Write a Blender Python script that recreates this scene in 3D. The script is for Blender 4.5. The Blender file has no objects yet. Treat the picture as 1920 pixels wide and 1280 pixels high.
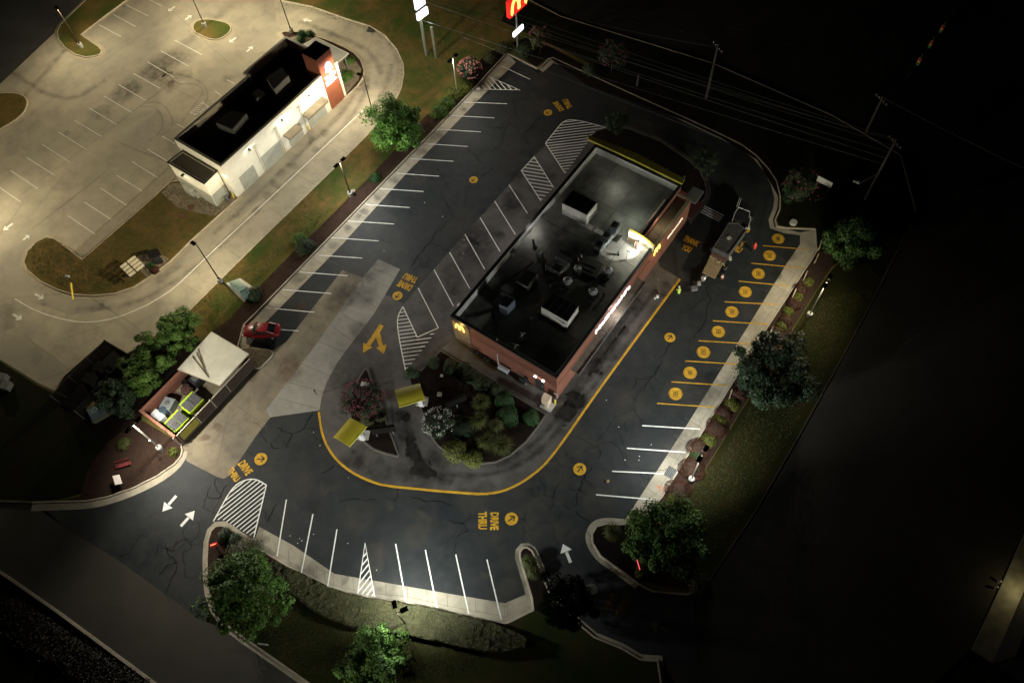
import bpy, math, random
from mathutils import Vector, Matrix, noise
from math import sin, cos, pi, radians
random.seed(7)
C = bpy.context.scene.collection
sc = bpy.context.scene
# ---------------------------------------------------------------- camera (solved from the building lines and lamp poles)
F, PIT, ROL, YAW, H = 1493.0, 1.0550718404, -0.0912627317, -0.6904115989, 80.0
cp, sp, cy, sy = cos(PIT), sin(PIT), cos(YAW), sin(YAW)
FW = Vector((cp*sy, cp*cy, -sp)); R0 = Vector((cy, -sy, 0)); U0 = R0.cross(FW)
RT = cos(ROL)*R0 + sin(ROL)*U0; UP = -sin(ROL)*R0 + cos(ROL)*U0
cam = bpy.data.objects.new('camera', bpy.data.cameras.new('camera')); C.objects.link(cam)
cam.data.sensor_width = 36; cam.data.lens = F/1920*36; cam.data.clip_end = 3000; cam.data.clip_start = 0.5
m = Matrix((RT, UP, -FW)).transposed().to_4x4(); m.translation = (0, 0, H); cam.matrix_world = m
sc.camera = cam
sc.view_settings.view_transform = 'Standard'; sc.view_settings.look = 'None'
sc.view_settings.exposure = 0; sc.view_settings.gamma = 1
sc.cycles.use_denoising = True; sc.cycles.max_bounces = 4; sc.cycles.diffuse_bounces = 2; sc.cycles.glossy_bounces = 2
sc.cycles.transmission_bounces = 3; sc.cycles.transparent_max_bounces = 6; sc.cycles.caustics_reflective = False; sc.cycles.caustics_refractive = False
sc.cycles.sample_clamp_indirect = 4; sc.cycles.use_light_tree = True

def P(x, y, z=0.0):
    """point of the survey drawing (1920 x 1280 plan sheet) on the level z metres"""
    d = FW*F + RT*(x-960) - UP*(y-640); t = (z-H)/d.z
    return Vector((d.x*t, d.y*t, z))
def PL(pts, z=0.0): return [P(x, y, z) for x, y in pts]

# ---------------------------------------------------------------- materials
MATS = {}
def nt(name):
    m = bpy.data.materials.new(name); m.use_nodes = True; t = m.node_tree
    return m, t, t.nodes['Principled BSDF']
def N(t, k, **kw):
    n = t.nodes.new(k)
    for a, v in kw.items():
        if a in n.inputs: n.inputs[a].default_value = v
        else: setattr(n, a, v)
    return n
def mat(name, c1, c2=None, scale=1.0, rough=.85, metal=0, lo=.35, hi=.65, bump=0, bs=20, c3=None, s3=8, a3=.4, emit=None, es=0, island=0, spec=.3, detail=6, trans=0):
    if name in MATS: return MATS[name]
    m, t, b = nt(name); L = t.links.new
    b.inputs['Roughness'].default_value = rough; b.inputs['Metallic'].default_value = metal
    b.inputs['Specular IOR Level'].default_value = spec
    b.inputs['Base Color'].default_value = (*c1, 1)
    col = None
    tc = N(t, 'ShaderNodeTexCoord')
    if c2:
        if island:
            g = N(t, 'ShaderNodeNewGeometry'); fac = g.outputs['Random Per Island']
            n = N(t, 'ShaderNodeTexNoise', Scale=scale, Detail=2.0); L(tc.outputs['Object'], n.inputs['Vector'])
            mm = N(t, 'ShaderNodeMath', operation='ADD'); L(fac, mm.inputs[0]); L(n.outputs['Fac'], mm.inputs[1])
            m2 = N(t, 'ShaderNodeMath', operation='MULTIPLY_ADD'); L(mm.outputs[0], m2.inputs[0]); m2.inputs[1].default_value = .8; m2.inputs[2].default_value = -.3
            fac = m2.outputs[0]
        else:
            n = N(t, 'ShaderNodeTexNoise', Scale=scale, Detail=float(detail), Roughness=.6); L(tc.outputs['Object'], n.inputs['Vector'])
            r = N(t, 'ShaderNodeMapRange'); r.inputs[1].default_value = lo; r.inputs[2].default_value = hi
            L(n.outputs['Fac'], r.inputs[0]); fac = r.outputs[0]
        mx = N(t, 'ShaderNodeMix', data_type='RGBA'); mx.inputs[6].default_value = (*c1, 1); mx.inputs[7].default_value = (*c2, 1)
        L(fac, mx.inputs[0]); col = mx.outputs[2]
    if c3:
        n = N(t, 'ShaderNodeTexNoise', Scale=s3, Detail=8.0, Roughness=.7); L(tc.outputs['Object'], n.inputs['Vector'])
        r = N(t, 'ShaderNodeMapRange'); r.inputs[1].default_value = .45; r.inputs[2].default_value = .7; r.inputs[4].default_value = a3
        L(n.outputs['Fac'], r.inputs[0])
        mx = N(t, 'ShaderNodeMix', data_type='RGBA'); mx.inputs[7].default_value = (*c3, 1); L(r.outputs[0], mx.inputs[0])
        if col: L(col, mx.inputs[6])
        else: mx.inputs[6].default_value = (*c1, 1)
        col = mx.outputs[2]
    if col: L(col, b.inputs['Base Color'])
    if bump:
        n = N(t, 'ShaderNodeTexNoise', Scale=bs, Detail=4.0); L(tc.outputs['Object'], n.inputs['Vector'])
        bp = N(t, 'ShaderNodeBump', Strength=bump, Distance=.05); L(n.outputs['Fac'], bp.inputs['Height']); L(bp.outputs[0], b.inputs['Normal'])
    if emit:
        b.inputs['Emission Color'].default_value = (*emit, 1); b.inputs['Emission Strength'].default_value = es
    if trans: b.inputs['Transmission Weight'].default_value = trans
    MATS[name] = m; return m
def brick(name, c1, c2, mortar, scale=1.0, bw=.4, bh=.13, seam=.012, rough=.9):
    m, t, b = nt(name); L = t.links.new
    tc = N(t, 'ShaderNodeTexCoord'); g = N(t, 'ShaderNodeNewGeometry')
    sx = N(t, 'ShaderNodeSeparateXYZ'); L(tc.outputs['Object'], sx.inputs[0])
    ad = N(t, 'ShaderNodeMath', operation='ADD'); L(sx.outputs[0], ad.inputs[0]); L(sx.outputs[1], ad.inputs[1])
    cb = N(t, 'ShaderNodeCombineXYZ'); L(ad.outputs[0], cb.inputs[0]); L(sx.outputs[2], cb.inputs[1])
    bt = N(t, 'ShaderNodeTexBrick'); bt.inputs['Scale'].default_value = scale; bt.inputs['Brick Width'].default_value = bw
    bt.inputs['Row Height'].default_value = bh; bt.inputs['Mortar Size'].default_value = seam
    bt.inputs['Color1'].default_value = (*c1, 1); bt.inputs['Color2'].default_value = (*c2, 1); bt.inputs['Mortar'].default_value = (*mortar, 1)
    L(cb.outputs[0], bt.inputs['Vector'])
    n = N(t, 'ShaderNodeTexNoise', Scale=.8, Detail=6.0); L(tc.outputs['Object'], n.inputs['Vector'])
    mx = N(t, 'ShaderNodeMix', data_type='RGBA', blend_type='MULTIPLY'); mx.inputs[0].default_value = .5
    L(bt.outputs[0], mx.inputs[6]); L(n.outputs['Fac'], mx.inputs[7]); L(mx.outputs[2], b.inputs['Base Color'])
    b.inputs['Roughness'].default_value = rough
    bp = N(t, 'ShaderNodeBump', Strength=.5, Distance=.02); L(bt.outputs['Fac'], bp.inputs['Height']); bp.invert = True; L(bp.outputs[0], b.inputs['Normal'])
    MATS[name] = m; return m
def stainmat(name, c, k=.7):
    m, t, b = nt(name); L = t.links.new
    b.inputs['Base Color'].default_value = (*c, 1); b.inputs['Roughness'].default_value = .7
    at = N(t, 'ShaderNodeAttribute', attribute_name='a'); tc = N(t, 'ShaderNodeTexCoord')
    n = N(t, 'ShaderNodeTexNoise', Scale=1.1, Detail=4.0, Roughness=.5); L(tc.outputs['Object'], n.inputs['Vector'])
    r = N(t, 'ShaderNodeMapRange'); r.inputs[1].default_value = .15; r.inputs[2].default_value = .95; L(n.outputs['Fac'], r.inputs[0])
    mm = N(t, 'ShaderNodeMath', operation='MULTIPLY'); L(at.outputs['Fac'], mm.inputs[0]); L(r.outputs[0], mm.inputs[1])
    m2 = N(t, 'ShaderNodeMath', operation='MULTIPLY'); L(mm.outputs[0], m2.inputs[0]); m2.inputs[1].default_value = k
    m2.use_clamp = True; L(m2.outputs[0], b.inputs['Alpha'])
    MATS[name] = m; return m

asphalt = mat('asphalt_sealed', (.012,.0158,.0182), (.023,.0262,.0275), scale=.16, rough=.65, c3=(.05,.047,.043), s3=.8, a3=.4, bump=.3, bs=30)
asph_dark = mat('asphalt_road', (.025,.022,.018), (.016,.015,.013), scale=.2, c3=(.04,.036,.03), s3=3, a3=.4, bump=.3, bs=25)
old_conc = mat('old_concrete', (.24,.20,.14), (.155,.135,.10), scale=.25, c3=(.055,.048,.042), s3=.9, a3=.4, bump=.15)
inner_conc = mat('lane_concrete', (.125,.115,.105), (.08,.074,.07), scale=.22, c3=(.035,.031,.03), s3=.7, a3=.5, bump=.15)
new_conc = mat('pale_concrete', (.30,.285,.25), (.235,.225,.20), scale=.3, c3=(.14,.13,.11), s3=1.4, a3=.35, bump=.15)
gut_conc = mat('gutter_concrete', (.42,.375,.29), (.32,.285,.22), scale=.35, c3=(.15,.13,.10), s3=1.2, a3=.4, bump=.15)
kerb_m = mat('kerb_concrete', (.50,.44,.34), (.36,.31,.24), scale=.6, c3=(.15,.13,.10), s3=3, a3=.4)
lot_conc = mat('lot_concrete', (.40,.35,.26), (.27,.245,.19), scale=.07, lo=.38, hi=.62, c3=(.14,.128,.11), s3=.2, a3=.6, bump=.12)
lane_conc = mat('lane2_concrete', (.40,.355,.265), (.29,.26,.20), scale=.15, c3=(.11,.10,.088), s3=.5, a3=.4, bump=.12)
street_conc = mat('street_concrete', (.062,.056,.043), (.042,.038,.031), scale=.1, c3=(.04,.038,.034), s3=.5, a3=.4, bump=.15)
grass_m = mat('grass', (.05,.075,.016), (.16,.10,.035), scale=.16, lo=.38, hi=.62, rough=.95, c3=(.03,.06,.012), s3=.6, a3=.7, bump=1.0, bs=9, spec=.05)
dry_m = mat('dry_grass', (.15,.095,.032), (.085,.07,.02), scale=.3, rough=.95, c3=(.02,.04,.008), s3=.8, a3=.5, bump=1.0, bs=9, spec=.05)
dark_grass = mat('shaded_grass', (.008,.011,.004), (.014,.012,.006), scale=.2, rough=.95, c3=(.01,.016,.006), s3=1, a3=.6, bump=1.0, bs=8, spec=.05)
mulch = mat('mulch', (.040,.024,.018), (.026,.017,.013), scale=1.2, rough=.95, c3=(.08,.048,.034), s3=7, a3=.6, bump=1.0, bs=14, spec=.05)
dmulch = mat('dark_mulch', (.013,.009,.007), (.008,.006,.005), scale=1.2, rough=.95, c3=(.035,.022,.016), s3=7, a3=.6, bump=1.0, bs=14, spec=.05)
rock_m = mat('river_rock', (.20,.16,.11), (.07,.055,.04), scale=5, lo=.42, hi=.58, c3=(.33,.28,.2), s3=7, a3=.9, bump=1.0, bs=8)
white_p = mat('white_paint', (.86,.86,.83), (.72,.71,.67), scale=2.5, rough=.7, c3=(.4,.38,.33), s3=9, a3=.35)
worn_p = mat('worn_paint', (.80,.77,.70), (.66,.63,.56), scale=2.5, rough=.7)
yellow_p = mat('yellow_paint', (.68,.39,.03), (.50,.28,.02), scale=.9, rough=.7, c3=(.16,.09,.02), s3=4, a3=.5)
crack_m = mat('crack_filler', (.007,.0075,.008), rough=.6, spec=.1)
joint_m = mat('joint', (.12,.105,.085), rough=.9)
black_m = mat('black_metal', (.012,.011,.010), rough=.45, metal=.3)
bronze_m = mat('bronze_pole', (.06,.045,.032), rough=.5, metal=.2)
pale_pole = mat('pale_pole', (.45,.42,.36), rough=.5)
conc_m = mat('cast_concrete', (.48,.46,.42), (.36,.35,.32), scale=3)
galv = mat('galvanised', (.35,.36,.36), (.25,.26,.26), scale=2, rough=.45, metal=.6)
unit_m = mat('unit_casing', (.40,.39,.36), (.30,.29,.27), scale=1.5, rough=.6)
grey_m = mat('grey_metal', (.16,.165,.165), (.11,.11,.11), scale=1.5, rough=.5, metal=.2)
dgrey = mat('dark_metal', (.03,.032,.034), (.02,.02,.021), scale=1.5, rough=.5)
lens_m = mat('lamp_lens', (.8,.8,.75), emit=(1,.93,.8), es=12)
stain_m = stainmat('oil_stain', (.02,.017,.015), .75)
rust_m = stainmat('rust_stain', (.09,.04,.015), .8)
dirt_m = stainmat('dirt_film', (.05,.043,.033), .75)

# ---------------------------------------------------------------- mesh builder
class MB:
    def __init__(s): s.v = []; s.f = []; s.a = []; s.mi = []
    def add(s, vs, fs, mi=0):
        o = len(s.v); s.v += [tuple(v) for v in vs]; s.f += [tuple(i+o for i in f) for f in fs]; s.mi += [mi]*len(fs); return s
    def box(s, c, d, rz=0, mi=0, tilt=None):
        c = Vector(c); M = Matrix.Rotation(rz, 3, 'Z')
        if tilt: M = M @ Matrix.Rotation(tilt[1], 3, tilt[0])
        vs = [c + M @ Vector((x*d[0]/2, y*d[1]/2, z*d[2]/2)) for z in (-1,1) for y in (-1,1) for x in (-1,1)]
        return s.add(vs, [(0,2,3,1),(4,5,7,6),(0,1,5,4),(2,6,7,3),(0,4,6,2),(1,3,7,5)], mi)
    def bbox(s, a, b, mi=0):
        return s.box([(a[i]+b[i])/2 for i in range(3)], [abs(b[i]-a[i]) for i in range(3)], 0, mi)
    def prism(s, poly, z0, z1, mi=0):
        poly = [Vector((p[0], p[1], 0)) for p in poly]
        if area(poly) < 0: poly = poly[::-1]
        n = len(poly)
        vs = [(p.x, p.y, z0) for p in poly] + [(p.x, p.y, z1) for p in poly]
        fs = [tuple(range(n-1, -1, -1)), tuple(range(n, 2*n))] + [(i, (i+1) % n, n+(i+1) % n, n+i) for i in range(n)]
        return s.add(vs, fs, mi)
    def sheet(s, poly, z, mi=0):
        poly = [Vector((p[0], p[1], 0)) for p in poly]
        if area(poly) < 0: poly = poly[::-1]
        return s.add([(p.x, p.y, z) for p in poly], [tuple(range(len(poly)))], mi)
    def ribbon(s, pts, w, z, close=False, mi=0, caps=True):
        pts = [Vector((p[0], p[1], 0)) for p in pts]; n = len(pts); vs = []
        for i, p in enumerate(pts):
            a = pts[(i-1) % n] if (close or i) else p; b = pts[(i+1) % n] if (close or i < n-1) else p
            d1 = (p-a); d2 = (b-p)
            if d1.length < 1e-6: d1 = d2
            if d2.length < 1e-6: d2 = d1
            d1.normalize(); d2.normalize(); t = (d1+d2)
            if t.length < 1e-4: t = d1.copy()
            t.normalize(); nn = Vector((-t.y, t.x, 0)); k = min(1.0/max(.35, t.dot(d1)), 2.2)
            ww = w if not hasattr(w, '__len__') else w[i]
            vs += [(p.x+nn.x*ww/2*k, p.y+nn.y*ww/2*k, z), (p.x-nn.x*ww/2*k, p.y-nn.y*ww/2*k, z)]
        fs = []
        for i in range(n if close else n-1):
            j = (i+1) % n; fs.append((2*i, 2*i+1, 2*j+1, 2*j))
        return s.add(vs, fs, mi)
    def tube(s, pts, r, n=8, mi=0, cap=True):
        pts = [Vector(p) for p in pts]; rr = r if hasattr(r, '__len__') else [r]*len(pts); vs = []; fs = []
        ref = Vector((0, 0, 1)) if abs((pts[-1]-pts[0]).normalized().z) < .9 else Vector((1, 0, 0))
        for i, p in enumerate(pts):
            t = (pts[min(i+1, len(pts)-1)] - pts[max(i-1, 0)]).normalized()
            u = t.cross(ref).normalized(); w = t.cross(u)
            vs += [p + (u*cos(2*pi*k/n) + w*sin(2*pi*k/n))*rr[i] for k in range(n)]
        for i in range(len(pts)-1):
            for k in range(n):
                a = i*n+k; b = i*n+(k+1) % n; fs.append((a, b, b+n, a+n))
        if cap: fs += [tuple(range(n-1, -1, -1)), tuple(range((len(pts)-1)*n, len(pts)*n))]
        return s.add(vs, fs, mi)
    def lathe(s, c, prof, n=16, mi=0):
        c = Vector(c); vs = []; fs = []
        for r, z in prof: vs += [c + Vector((r*cos(2*pi*k/n), r*sin(2*pi*k/n), z)) for k in range(n)]
        for i in range(len(prof)-1):
            for k in range(n):
                a = i*n+k; b = i*n+(k+1) % n; fs.append((a, b, b+n, a+n))
        fs += [tuple(range(n-1, -1, -1)), tuple(range((len(prof)-1)*n, len(prof)*n))]
        return s.add(vs, fs, mi)
    def blob(s, c, r, seg=10, rings=6, jit=.1, mi=0):
        c = Vector(c); r = Vector(r); vs = []; fs = []
        for i in range(rings+1):
            th = pi*i/rings
            for k in range(seg):
                ph = 2*pi*k/seg; q = 1+random.uniform(-jit, jit)
                vs.append((c.x+r.x*sin(th)*cos(ph)*q, c.y+r.y*sin(th)*sin(ph)*q, c.z+r.z*cos(th)*q))
        for i in range(rings):
            for k in range(seg):
                a = i*seg+k; b = i*seg+(k+1) % seg; fs.append((a, a+seg, b+seg, b))
        return s.add(vs, fs, mi)
    def stain(s, c, r, z, ang=0, asp=1.0, n=14):
        c = Vector((c[0], c[1], z)); o = len(s.v); vs = [c]; al = [1.0]
        for ring, av in ((.55, .8), (1.0, 0.0)):
            for k in range(n):
                t = 2*pi*k/n; q = r*ring*random.uniform(.8, 1.2); x = q*cos(t)*asp; y = q*sin(t)
                vs.append(c+Vector((x*cos(ang)-y*sin(ang), x*sin(ang)+y*cos(ang), 0))); al.append(av)
        fs = [(0, 1+k, 1+(k+1) % n) for k in range(n)] + [(1+k, 1+n+k, 1+n+(k+1) % n, 1+(k+1) % n) for k in range(n)]
        s.a += [0]*(o-len(s.a)) + al
        return s.add(vs, fs)
    def softrib(s, pts, w, z):
        """ribbon whose attribute a fades at both edges and ends"""
        pts = [Vector((p[0], p[1], 0)) for p in pts]; n = len(pts); o = len(s.v); vs = []; al = []
        for i, p in enumerate(pts):
            t = (pts[min(i+1, n-1)]-pts[max(i-1, 0)]).normalized(); nn = Vector((-t.y, t.x, 0))
            for q, av in ((-1, 0), (0, 1), (1, 0)):
                vs.append((p.x+nn.x*w/2*q, p.y+nn.y*w/2*q, z)); al.append(av*(0 if i in (0, n-1) else 1))
        fs = []
        for i in range(n-1):
            for k in (0, 1): a = 3*i+k; fs.append((a, a+1, a+4, a+3))
        s.a += [0]*(o-len(s.a)) + al
        return s.add(vs, fs)
def area(p): return sum(p[i-1][0]*p[i][1]-p[i][0]*p[i-1][1] for i in range(len(p)))/2
def offset(poly, d):
    """move a closed polygon inwards by d"""
    poly = [Vector((p[0], p[1])) for p in poly]
    if area(poly) < 0: poly = poly[::-1]
    out = []; n = len(poly)
    for i, p in enumerate(poly):
        d1 = (p-poly[i-1]).normalized(); d2 = (poly[(i+1) % n]-p).normalized()
        n1 = Vector((-d1.y, d1.x)); n2 = Vector((-d2.y, d2.x)); b = n1+n2
        b = b.normalized() if b.length > 1e-3 else n1
        out.append(p + b*d*min(1.8, 1/max(.4, b.dot(n1))))
    return out
def smooth(pts, k=2, close=False):
    """Chaikin corner rounding of a pixel or metre list"""
    for _ in range(k):
        q = []; n = len(pts)
        if not close: q.append(pts[0])
        for i in range(n if close else n-1):
            a = pts[i]; b = pts[(i+1) % n]
            q.append(tuple(a[j]*.75+b[j]*.25 for j in range(2))); q.append(tuple(a[j]*.25+b[j]*.75 for j in range(2)))
        if not close: q.append(pts[-1])
        pts = q
    return pts

ORG = {}
def mk(name, mb, m, parent=None, sm=False, **kw):
    me = bpy.data.meshes.new(name); org = ORG.get(parent.name, Vector((0, 0, 0))) if parent else Vector((0, 0, 0))
    if not parent and mb.v and kw.get('origin', True):
        xs = [v[0] for v in mb.v]; ys = [v[1] for v in mb.v]; zs = [v[2] for v in mb.v]
        org = Vector(((min(xs)+max(xs))/2, (min(ys)+max(ys))/2, min(zs)))
    me.from_pydata([(v[0]-org.x, v[1]-org.y, v[2]-org.z) for v in mb.v], [], mb.f)
    ms = m if isinstance(m, (list, tuple)) else [m]
    for q in ms: me.materials.append(q)
    if len(ms) > 1: me.polygons.foreach_set('material_index', mb.mi)
    if mb.a:
        at = me.attributes.new('a', 'FLOAT', 'POINT'); at.data.foreach_set('value', (mb.a+[0]*len(mb.v))[:len(mb.v)])
    if sm: me.polygons.foreach_set('use_smooth', [True]*len(me.polygons))
    me.update()
    o = bpy.data.objects.new(name, me); C.objects.link(o)
    if parent: o.parent = parent; ORG[o.name] = org
    else: o.location = org; ORG[o.name] = org
    return o
def tag(o, label=None, cat=None, group=None, kind=None):
    for k, v in (('label', label), ('category', cat), ('group', group), ('kind', kind)):
        if v: o[k] = v
    return o
def root(name, loc, label, cat, group=None):
    o = bpy.data.objects.new(name, None); C.objects.link(o); o.location = loc; ORG[o.name] = Vector(loc); o.empty_display_size = .3
    return tag(o, label, cat, group)
def struct(name, mb, m, parent=None, **kw):
    o = mk(name, mb, m, parent, **kw)
    if not parent: tag(o, kind='structure')
    return o
def copy_tree(o, parent=None):
    c = o.copy(); C.objects.link(c)
    if parent: c.parent = parent
    for ch in [x for x in bpy.data.objects if x.parent == o]: copy_tree(ch, c)
    return c
def textmesh(body, bold=0.0, extrude=0.0, shear=0.0):
    cu = bpy.data.curves.new('t', 'FONT'); cu.body = body; cu.offset = bold; cu.extrude = extrude; cu.shear = shear; cu.resolution_u = 3
    o = bpy.data.objects.new('t', cu); me = bpy.data.meshes.new_from_object(o)
    vs = [v.co.copy() for v in me.vertices]; fs = [tuple(p.vertices) for p in me.polygons]
    bpy.data.objects.remove(o); bpy.data.curves.remove(cu); bpy.data.meshes.remove(me)
    x0 = min(v.x for v in vs); x1 = max(v.x for v in vs); y0 = min(v.y for v in vs); y1 = max(v.y for v in vs)
    return [Vector(((v.x-x0)/(x1-x0), (v.y-y0)/(y1-y0), v.z)) for v in vs], fs
def lay_text(mb, body, o, r, u, nz=None, bold=.02, ext=0.0, mi=0):
    """map text onto the parallelogram with corner o and edge vectors r (reading direction) and u (letter up)"""
    vs, fs = textmesh(body, bold, ext); nz = nz or Vector((0, 0, 1))
    if r.cross(u).dot(nz) < 0 and ext == 0: fs = [f[::-1] for f in fs]
    mb.add([o + r*v.x + u*v.y + nz*v.z for v in vs], fs, mi)
lot_gut = mat('lot_gutter', (.40,.34,.235), (.33,.28,.195), scale=.4, c3=(.18,.16,.12), s3=1.5, a3=.4)
# ================================================================ THE GROUND
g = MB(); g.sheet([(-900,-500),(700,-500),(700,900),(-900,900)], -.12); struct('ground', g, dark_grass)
def sheet(name, pts, m, z, parent=None, extra=()):
    b = MB(); b.sheet(PL(pts, z), z)
    for e in extra: b.sheet(PL(e, z), z)
    return struct(name, b, m, parent)
def kerb_ring(mb, poly, w, z, dark=None):
    poly = [Vector((p[0], p[1])) for p in poly]
    if area(poly) < 0: poly = poly[::-1]
    inn = offset(poly, w); bev = offset(poly, .03); n = len(poly); o = []
    o += [(p.x, p.y, -.05) for p in poly] + [(p.x, p.y, z-.03) for p in poly] + [(p.x, p.y, z) for p in bev] + [(p.x, p.y, z) for p in inn] + [(p.x, p.y, -.05) for p in inn]
    fs = []
    for i in range(n):
        j = (i+1) % n
        for k in range(4): fs.append((k*n+i, k*n+j, (k+1)*n+j, (k+1)*n+i))
    mb.add(o, fs)
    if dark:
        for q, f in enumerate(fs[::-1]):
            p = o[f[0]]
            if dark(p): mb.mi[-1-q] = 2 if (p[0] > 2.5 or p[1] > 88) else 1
    return inn
def island(name, pts, m, kw=.16, z=.15, gut=.45, gm=None, sm=0, dark=None):
    if sm: pts = smooth(pts, sm, True)
    poly = PL(pts, z); t = MB(); k = MB(); inn = kerb_ring(k, poly, kw, z, dark)
    t.sheet(inn, z-.025); o = struct(name, t, m)
    kb = struct('kerb', k, [kerb_m, mat('shaded_kerb', (.13,.12,.10), (.09,.083,.07), scale=.6), mat('shaded_road_kerb', (.05,.045,.035), (.035,.03,.025), scale=.6)] if dark else kerb_m)  # kerb copies darkened in colour where the kerb lies in shade
    if gut:
        q = MB(); p2 = [Vector((p[0], p[1])) for p in poly]
        if area(p2) < 0: p2 = p2[::-1]
        outp = offset(p2, -gut); n = len(p2)
        q.add([(p.x, p.y, .014) for p in p2]+[(p.x, p.y, .014) for p in outp], [(i, i+n, (i+1) % n+n, (i+1) % n) for i in range(n)])
        struct('gutter', q, gm or gut_conc, kb)
    return o

lot_poly = [(440,640),(470,570),(740,300),(860,180),(950,85),(1010,140),(1035,95),(1180,160),(1300,215),(1400,260),(1455,320),(1475,370),(1470,405),(1550,415),(1550,480),(1420,670),(1250,940),(1210,985),(1150,1000),(1130,1010),(1220,1090),(1300,1120),(1310,1240),(1190,1240),(1020,1150),(950,1180),(700,1140),(560,1090),(470,1035),(395,1130),(385,1170),(375,1160),(225,1052),(120,987),(90,960),(60,945),(200,920),(345,845),(340,820)]
lot = sheet('parking_lot', lot_poly, asphalt, 0.0)
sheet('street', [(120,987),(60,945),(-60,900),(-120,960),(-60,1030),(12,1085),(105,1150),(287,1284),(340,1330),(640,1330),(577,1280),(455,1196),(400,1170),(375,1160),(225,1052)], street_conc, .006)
kb = MB(); kb.prism(PL([(-60,1035),(12,1083),(105,1147),(287,1282),(340,1322),(345,1317),(291,1277),(109,1143),(15,1078),(-57,1030)]), -.05, .13); struct('kerb', kb, kerb_m)
sheet('road', [(1655,530),(1597,640),(1495,825),(1420,955),(1330,1095),(1290,1118),(1202,1240),(1235,1236),(1300,1330),(1700,1330),(2050,1000),(2050,300),(1800,360)], asph_dark, -.02)
sheet('highway', [(880,-60),(1052,27),(1335,115),(1560,210),(1700,290),(1750,330),(1655,530),(1800,360),(2080,250),(2080,-200),(900,-200)], asph_dark, -.03)
sheet('back_road', [(-120,230),(0,157),(112,50),(205,-40),(150,-120),(-200,-100),(-250,150)], mat('back_asphalt', (.05,.05,.052), (.038,.036,.036), scale=.2, c3=(.07,.068,.064), s3=2, a3=.4), -.02)
lot2 = sheet('concrete_lot', [(-120,240),(0,158),(112,52),(200,-40),(700,-60),(800,60),(790,160),(735,210),(690,260),(500,460),(310,640),(240,690),(120,740),(72,717),(0,672),(-80,630),(-140,600)], lot_conc, .002)
# the drive lane of the far lot is a paler pour
sheet('drive_lane', [(130,690),(60,640),(20,575),(45,560),(130,590),(215,580),(300,545),(345,508),(402,455),(470,390),(560,312),(650,225),(665,190),(680,150),(672,120),(640,92),(585,70),(520,52),(512,-5),(585,14),(692,50),(722,68),(743,93),(755,120),(756,140),(751,165),(742,186),(686,256),(621,321),(481,457),(351,586),(298,623),(240,662),(200,640)], lane_conc, .012, lot2)
# concrete pours laid in the asphalt
left_gut = [(952,102),(858,202),(741,322),(481,589),(458,611),(446,650),(462,657),(494,608),(640,460),(766,321),(790,297),(937,147),(967,117)]
sheet('concrete_gutter', left_gut, gut_conc, .010, lot)
right_gut = [(1500,436),(1527,431),(1529,470),(1520,486),(1414,648),(1239,931),(1195,976),(1174,971),(1290,793),(1385,640),(1474,496),(1500,458)]
sheet('concrete_gutter', right_gut, gut_conc, .010, lot)
kl = [(474.5,1020),(517.5,1046),(567.5,1076),(610,1101),(642.5,1111),(685,1121),(765,1128),(840,1146),(947.5,1166),(957.5,1162),(1000,1142)]
sheet('concrete_gutter', kl+[(987,1113),(947,1130),(840,1112),(627,1075),(550,1022),(486,987)], gut_conc, .010, lot)
sheet('concrete_pad', [(709,486),(750.5,504.5),(722,553),(700,590),(660,642),(632,680),(612,718),(603,745),(599,769),(507,782),(498,769),(597,640),(680,521)], new_conc, .014, lot)
sheet('concrete_pad', [(642,506),(680,521),(597,640),(498,769),(507,782),(480,817),(430,891),(420,897),(408,894),(350,864),(343,850),(341,838),(463,664),(480,665),(515,655),(537,640)], old_conc, .008, lot)
yl = smooth([(1275,523),(1200,625),(1140,707),(1100,763),(1078,795),(1062,818),(1040,848),(1020,872),(1000,889),(980,903),(955,916),(932,923),(905,926),(870,924),(800,918),(720,910),(695,902),(670,891),(645,875),(625,855),(610,830),(602,805),(598,772)], 1)
inner = [(728,554),(757,569.5),(835,480),(960,340),(1003,292),(1026,268),(1075,268),(1110,262),(1200,330),(1237,500),(1272,520)]+yl+[(602,745),(612,718),(632,680),(660,642),(700,590),(722,553)]
sheet('drive_lane', inner, inner_conc, .005, lot)
sheet('concrete_gutter', [(1010,130),(1036,108),(1182,173),(1287,220),(1352,250),(1392,270),(1419,290),(1440,318),(1452,342),(1459,372),(1457,392),(1449,412),(1452,425),(1475,430),(1500,436),(1500,441),(1470,437),(1444,428),(1441,412),(1450,390),(1452,372),(1445,345),(1433,322),(1413,298),(1388,279),(1348,259),(1282,228),(1178,182),(1038,118),(1018,136)], gut_conc, .010, lot)

# raised lawns and beds ------------------------------------------------
arc = [(500,-40),(512,-2),(585,13),(650,36),(692.5,49),(720,66),(742.5,92),(755,120),(756,140),(751,165),(742,185),(715,222),(685,255),(620,320),(480,456),(350,585),(297,622),(264,646),(238,661),(130,745),(72,717),(0,672),(-80,630),(-140,640),(-140,935),(60,943),(112,941),(160,940),(200,932.5),(250,915),(295,892.5),(327.5,870),(340,855),(343,843),(340,832),(400,750),(462,662),(447,648.4),(458,608.5),(480,587),(740,320),(857,200),(894,161),(950,100),(987,119),(1007,129),(1016,126),(1029,111),(1036,109),(1180,175),(1285,222),(1350,252),(1390,272),(1417,292),(1440,317),(1455,340),(1462,370),(1461,392),(1452,412),(1456,425),(1475,428),(1527.5,430),(1530,470),(1521,485),(1415,647),(1240,930),(1197,978),(1160,981),(1135,980),(1117.5,985),(1109,1000),(1110,1017.5),(1125,1042.5),(1197.5,1095),(1225,1110),(1290,1115),(1320,1105),(1420,955),(1495,825),(1597,640),(1655,530),(1720,400),(1690,290),(1560,215),(1335,117),(1052,30),(880,-60)]
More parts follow.
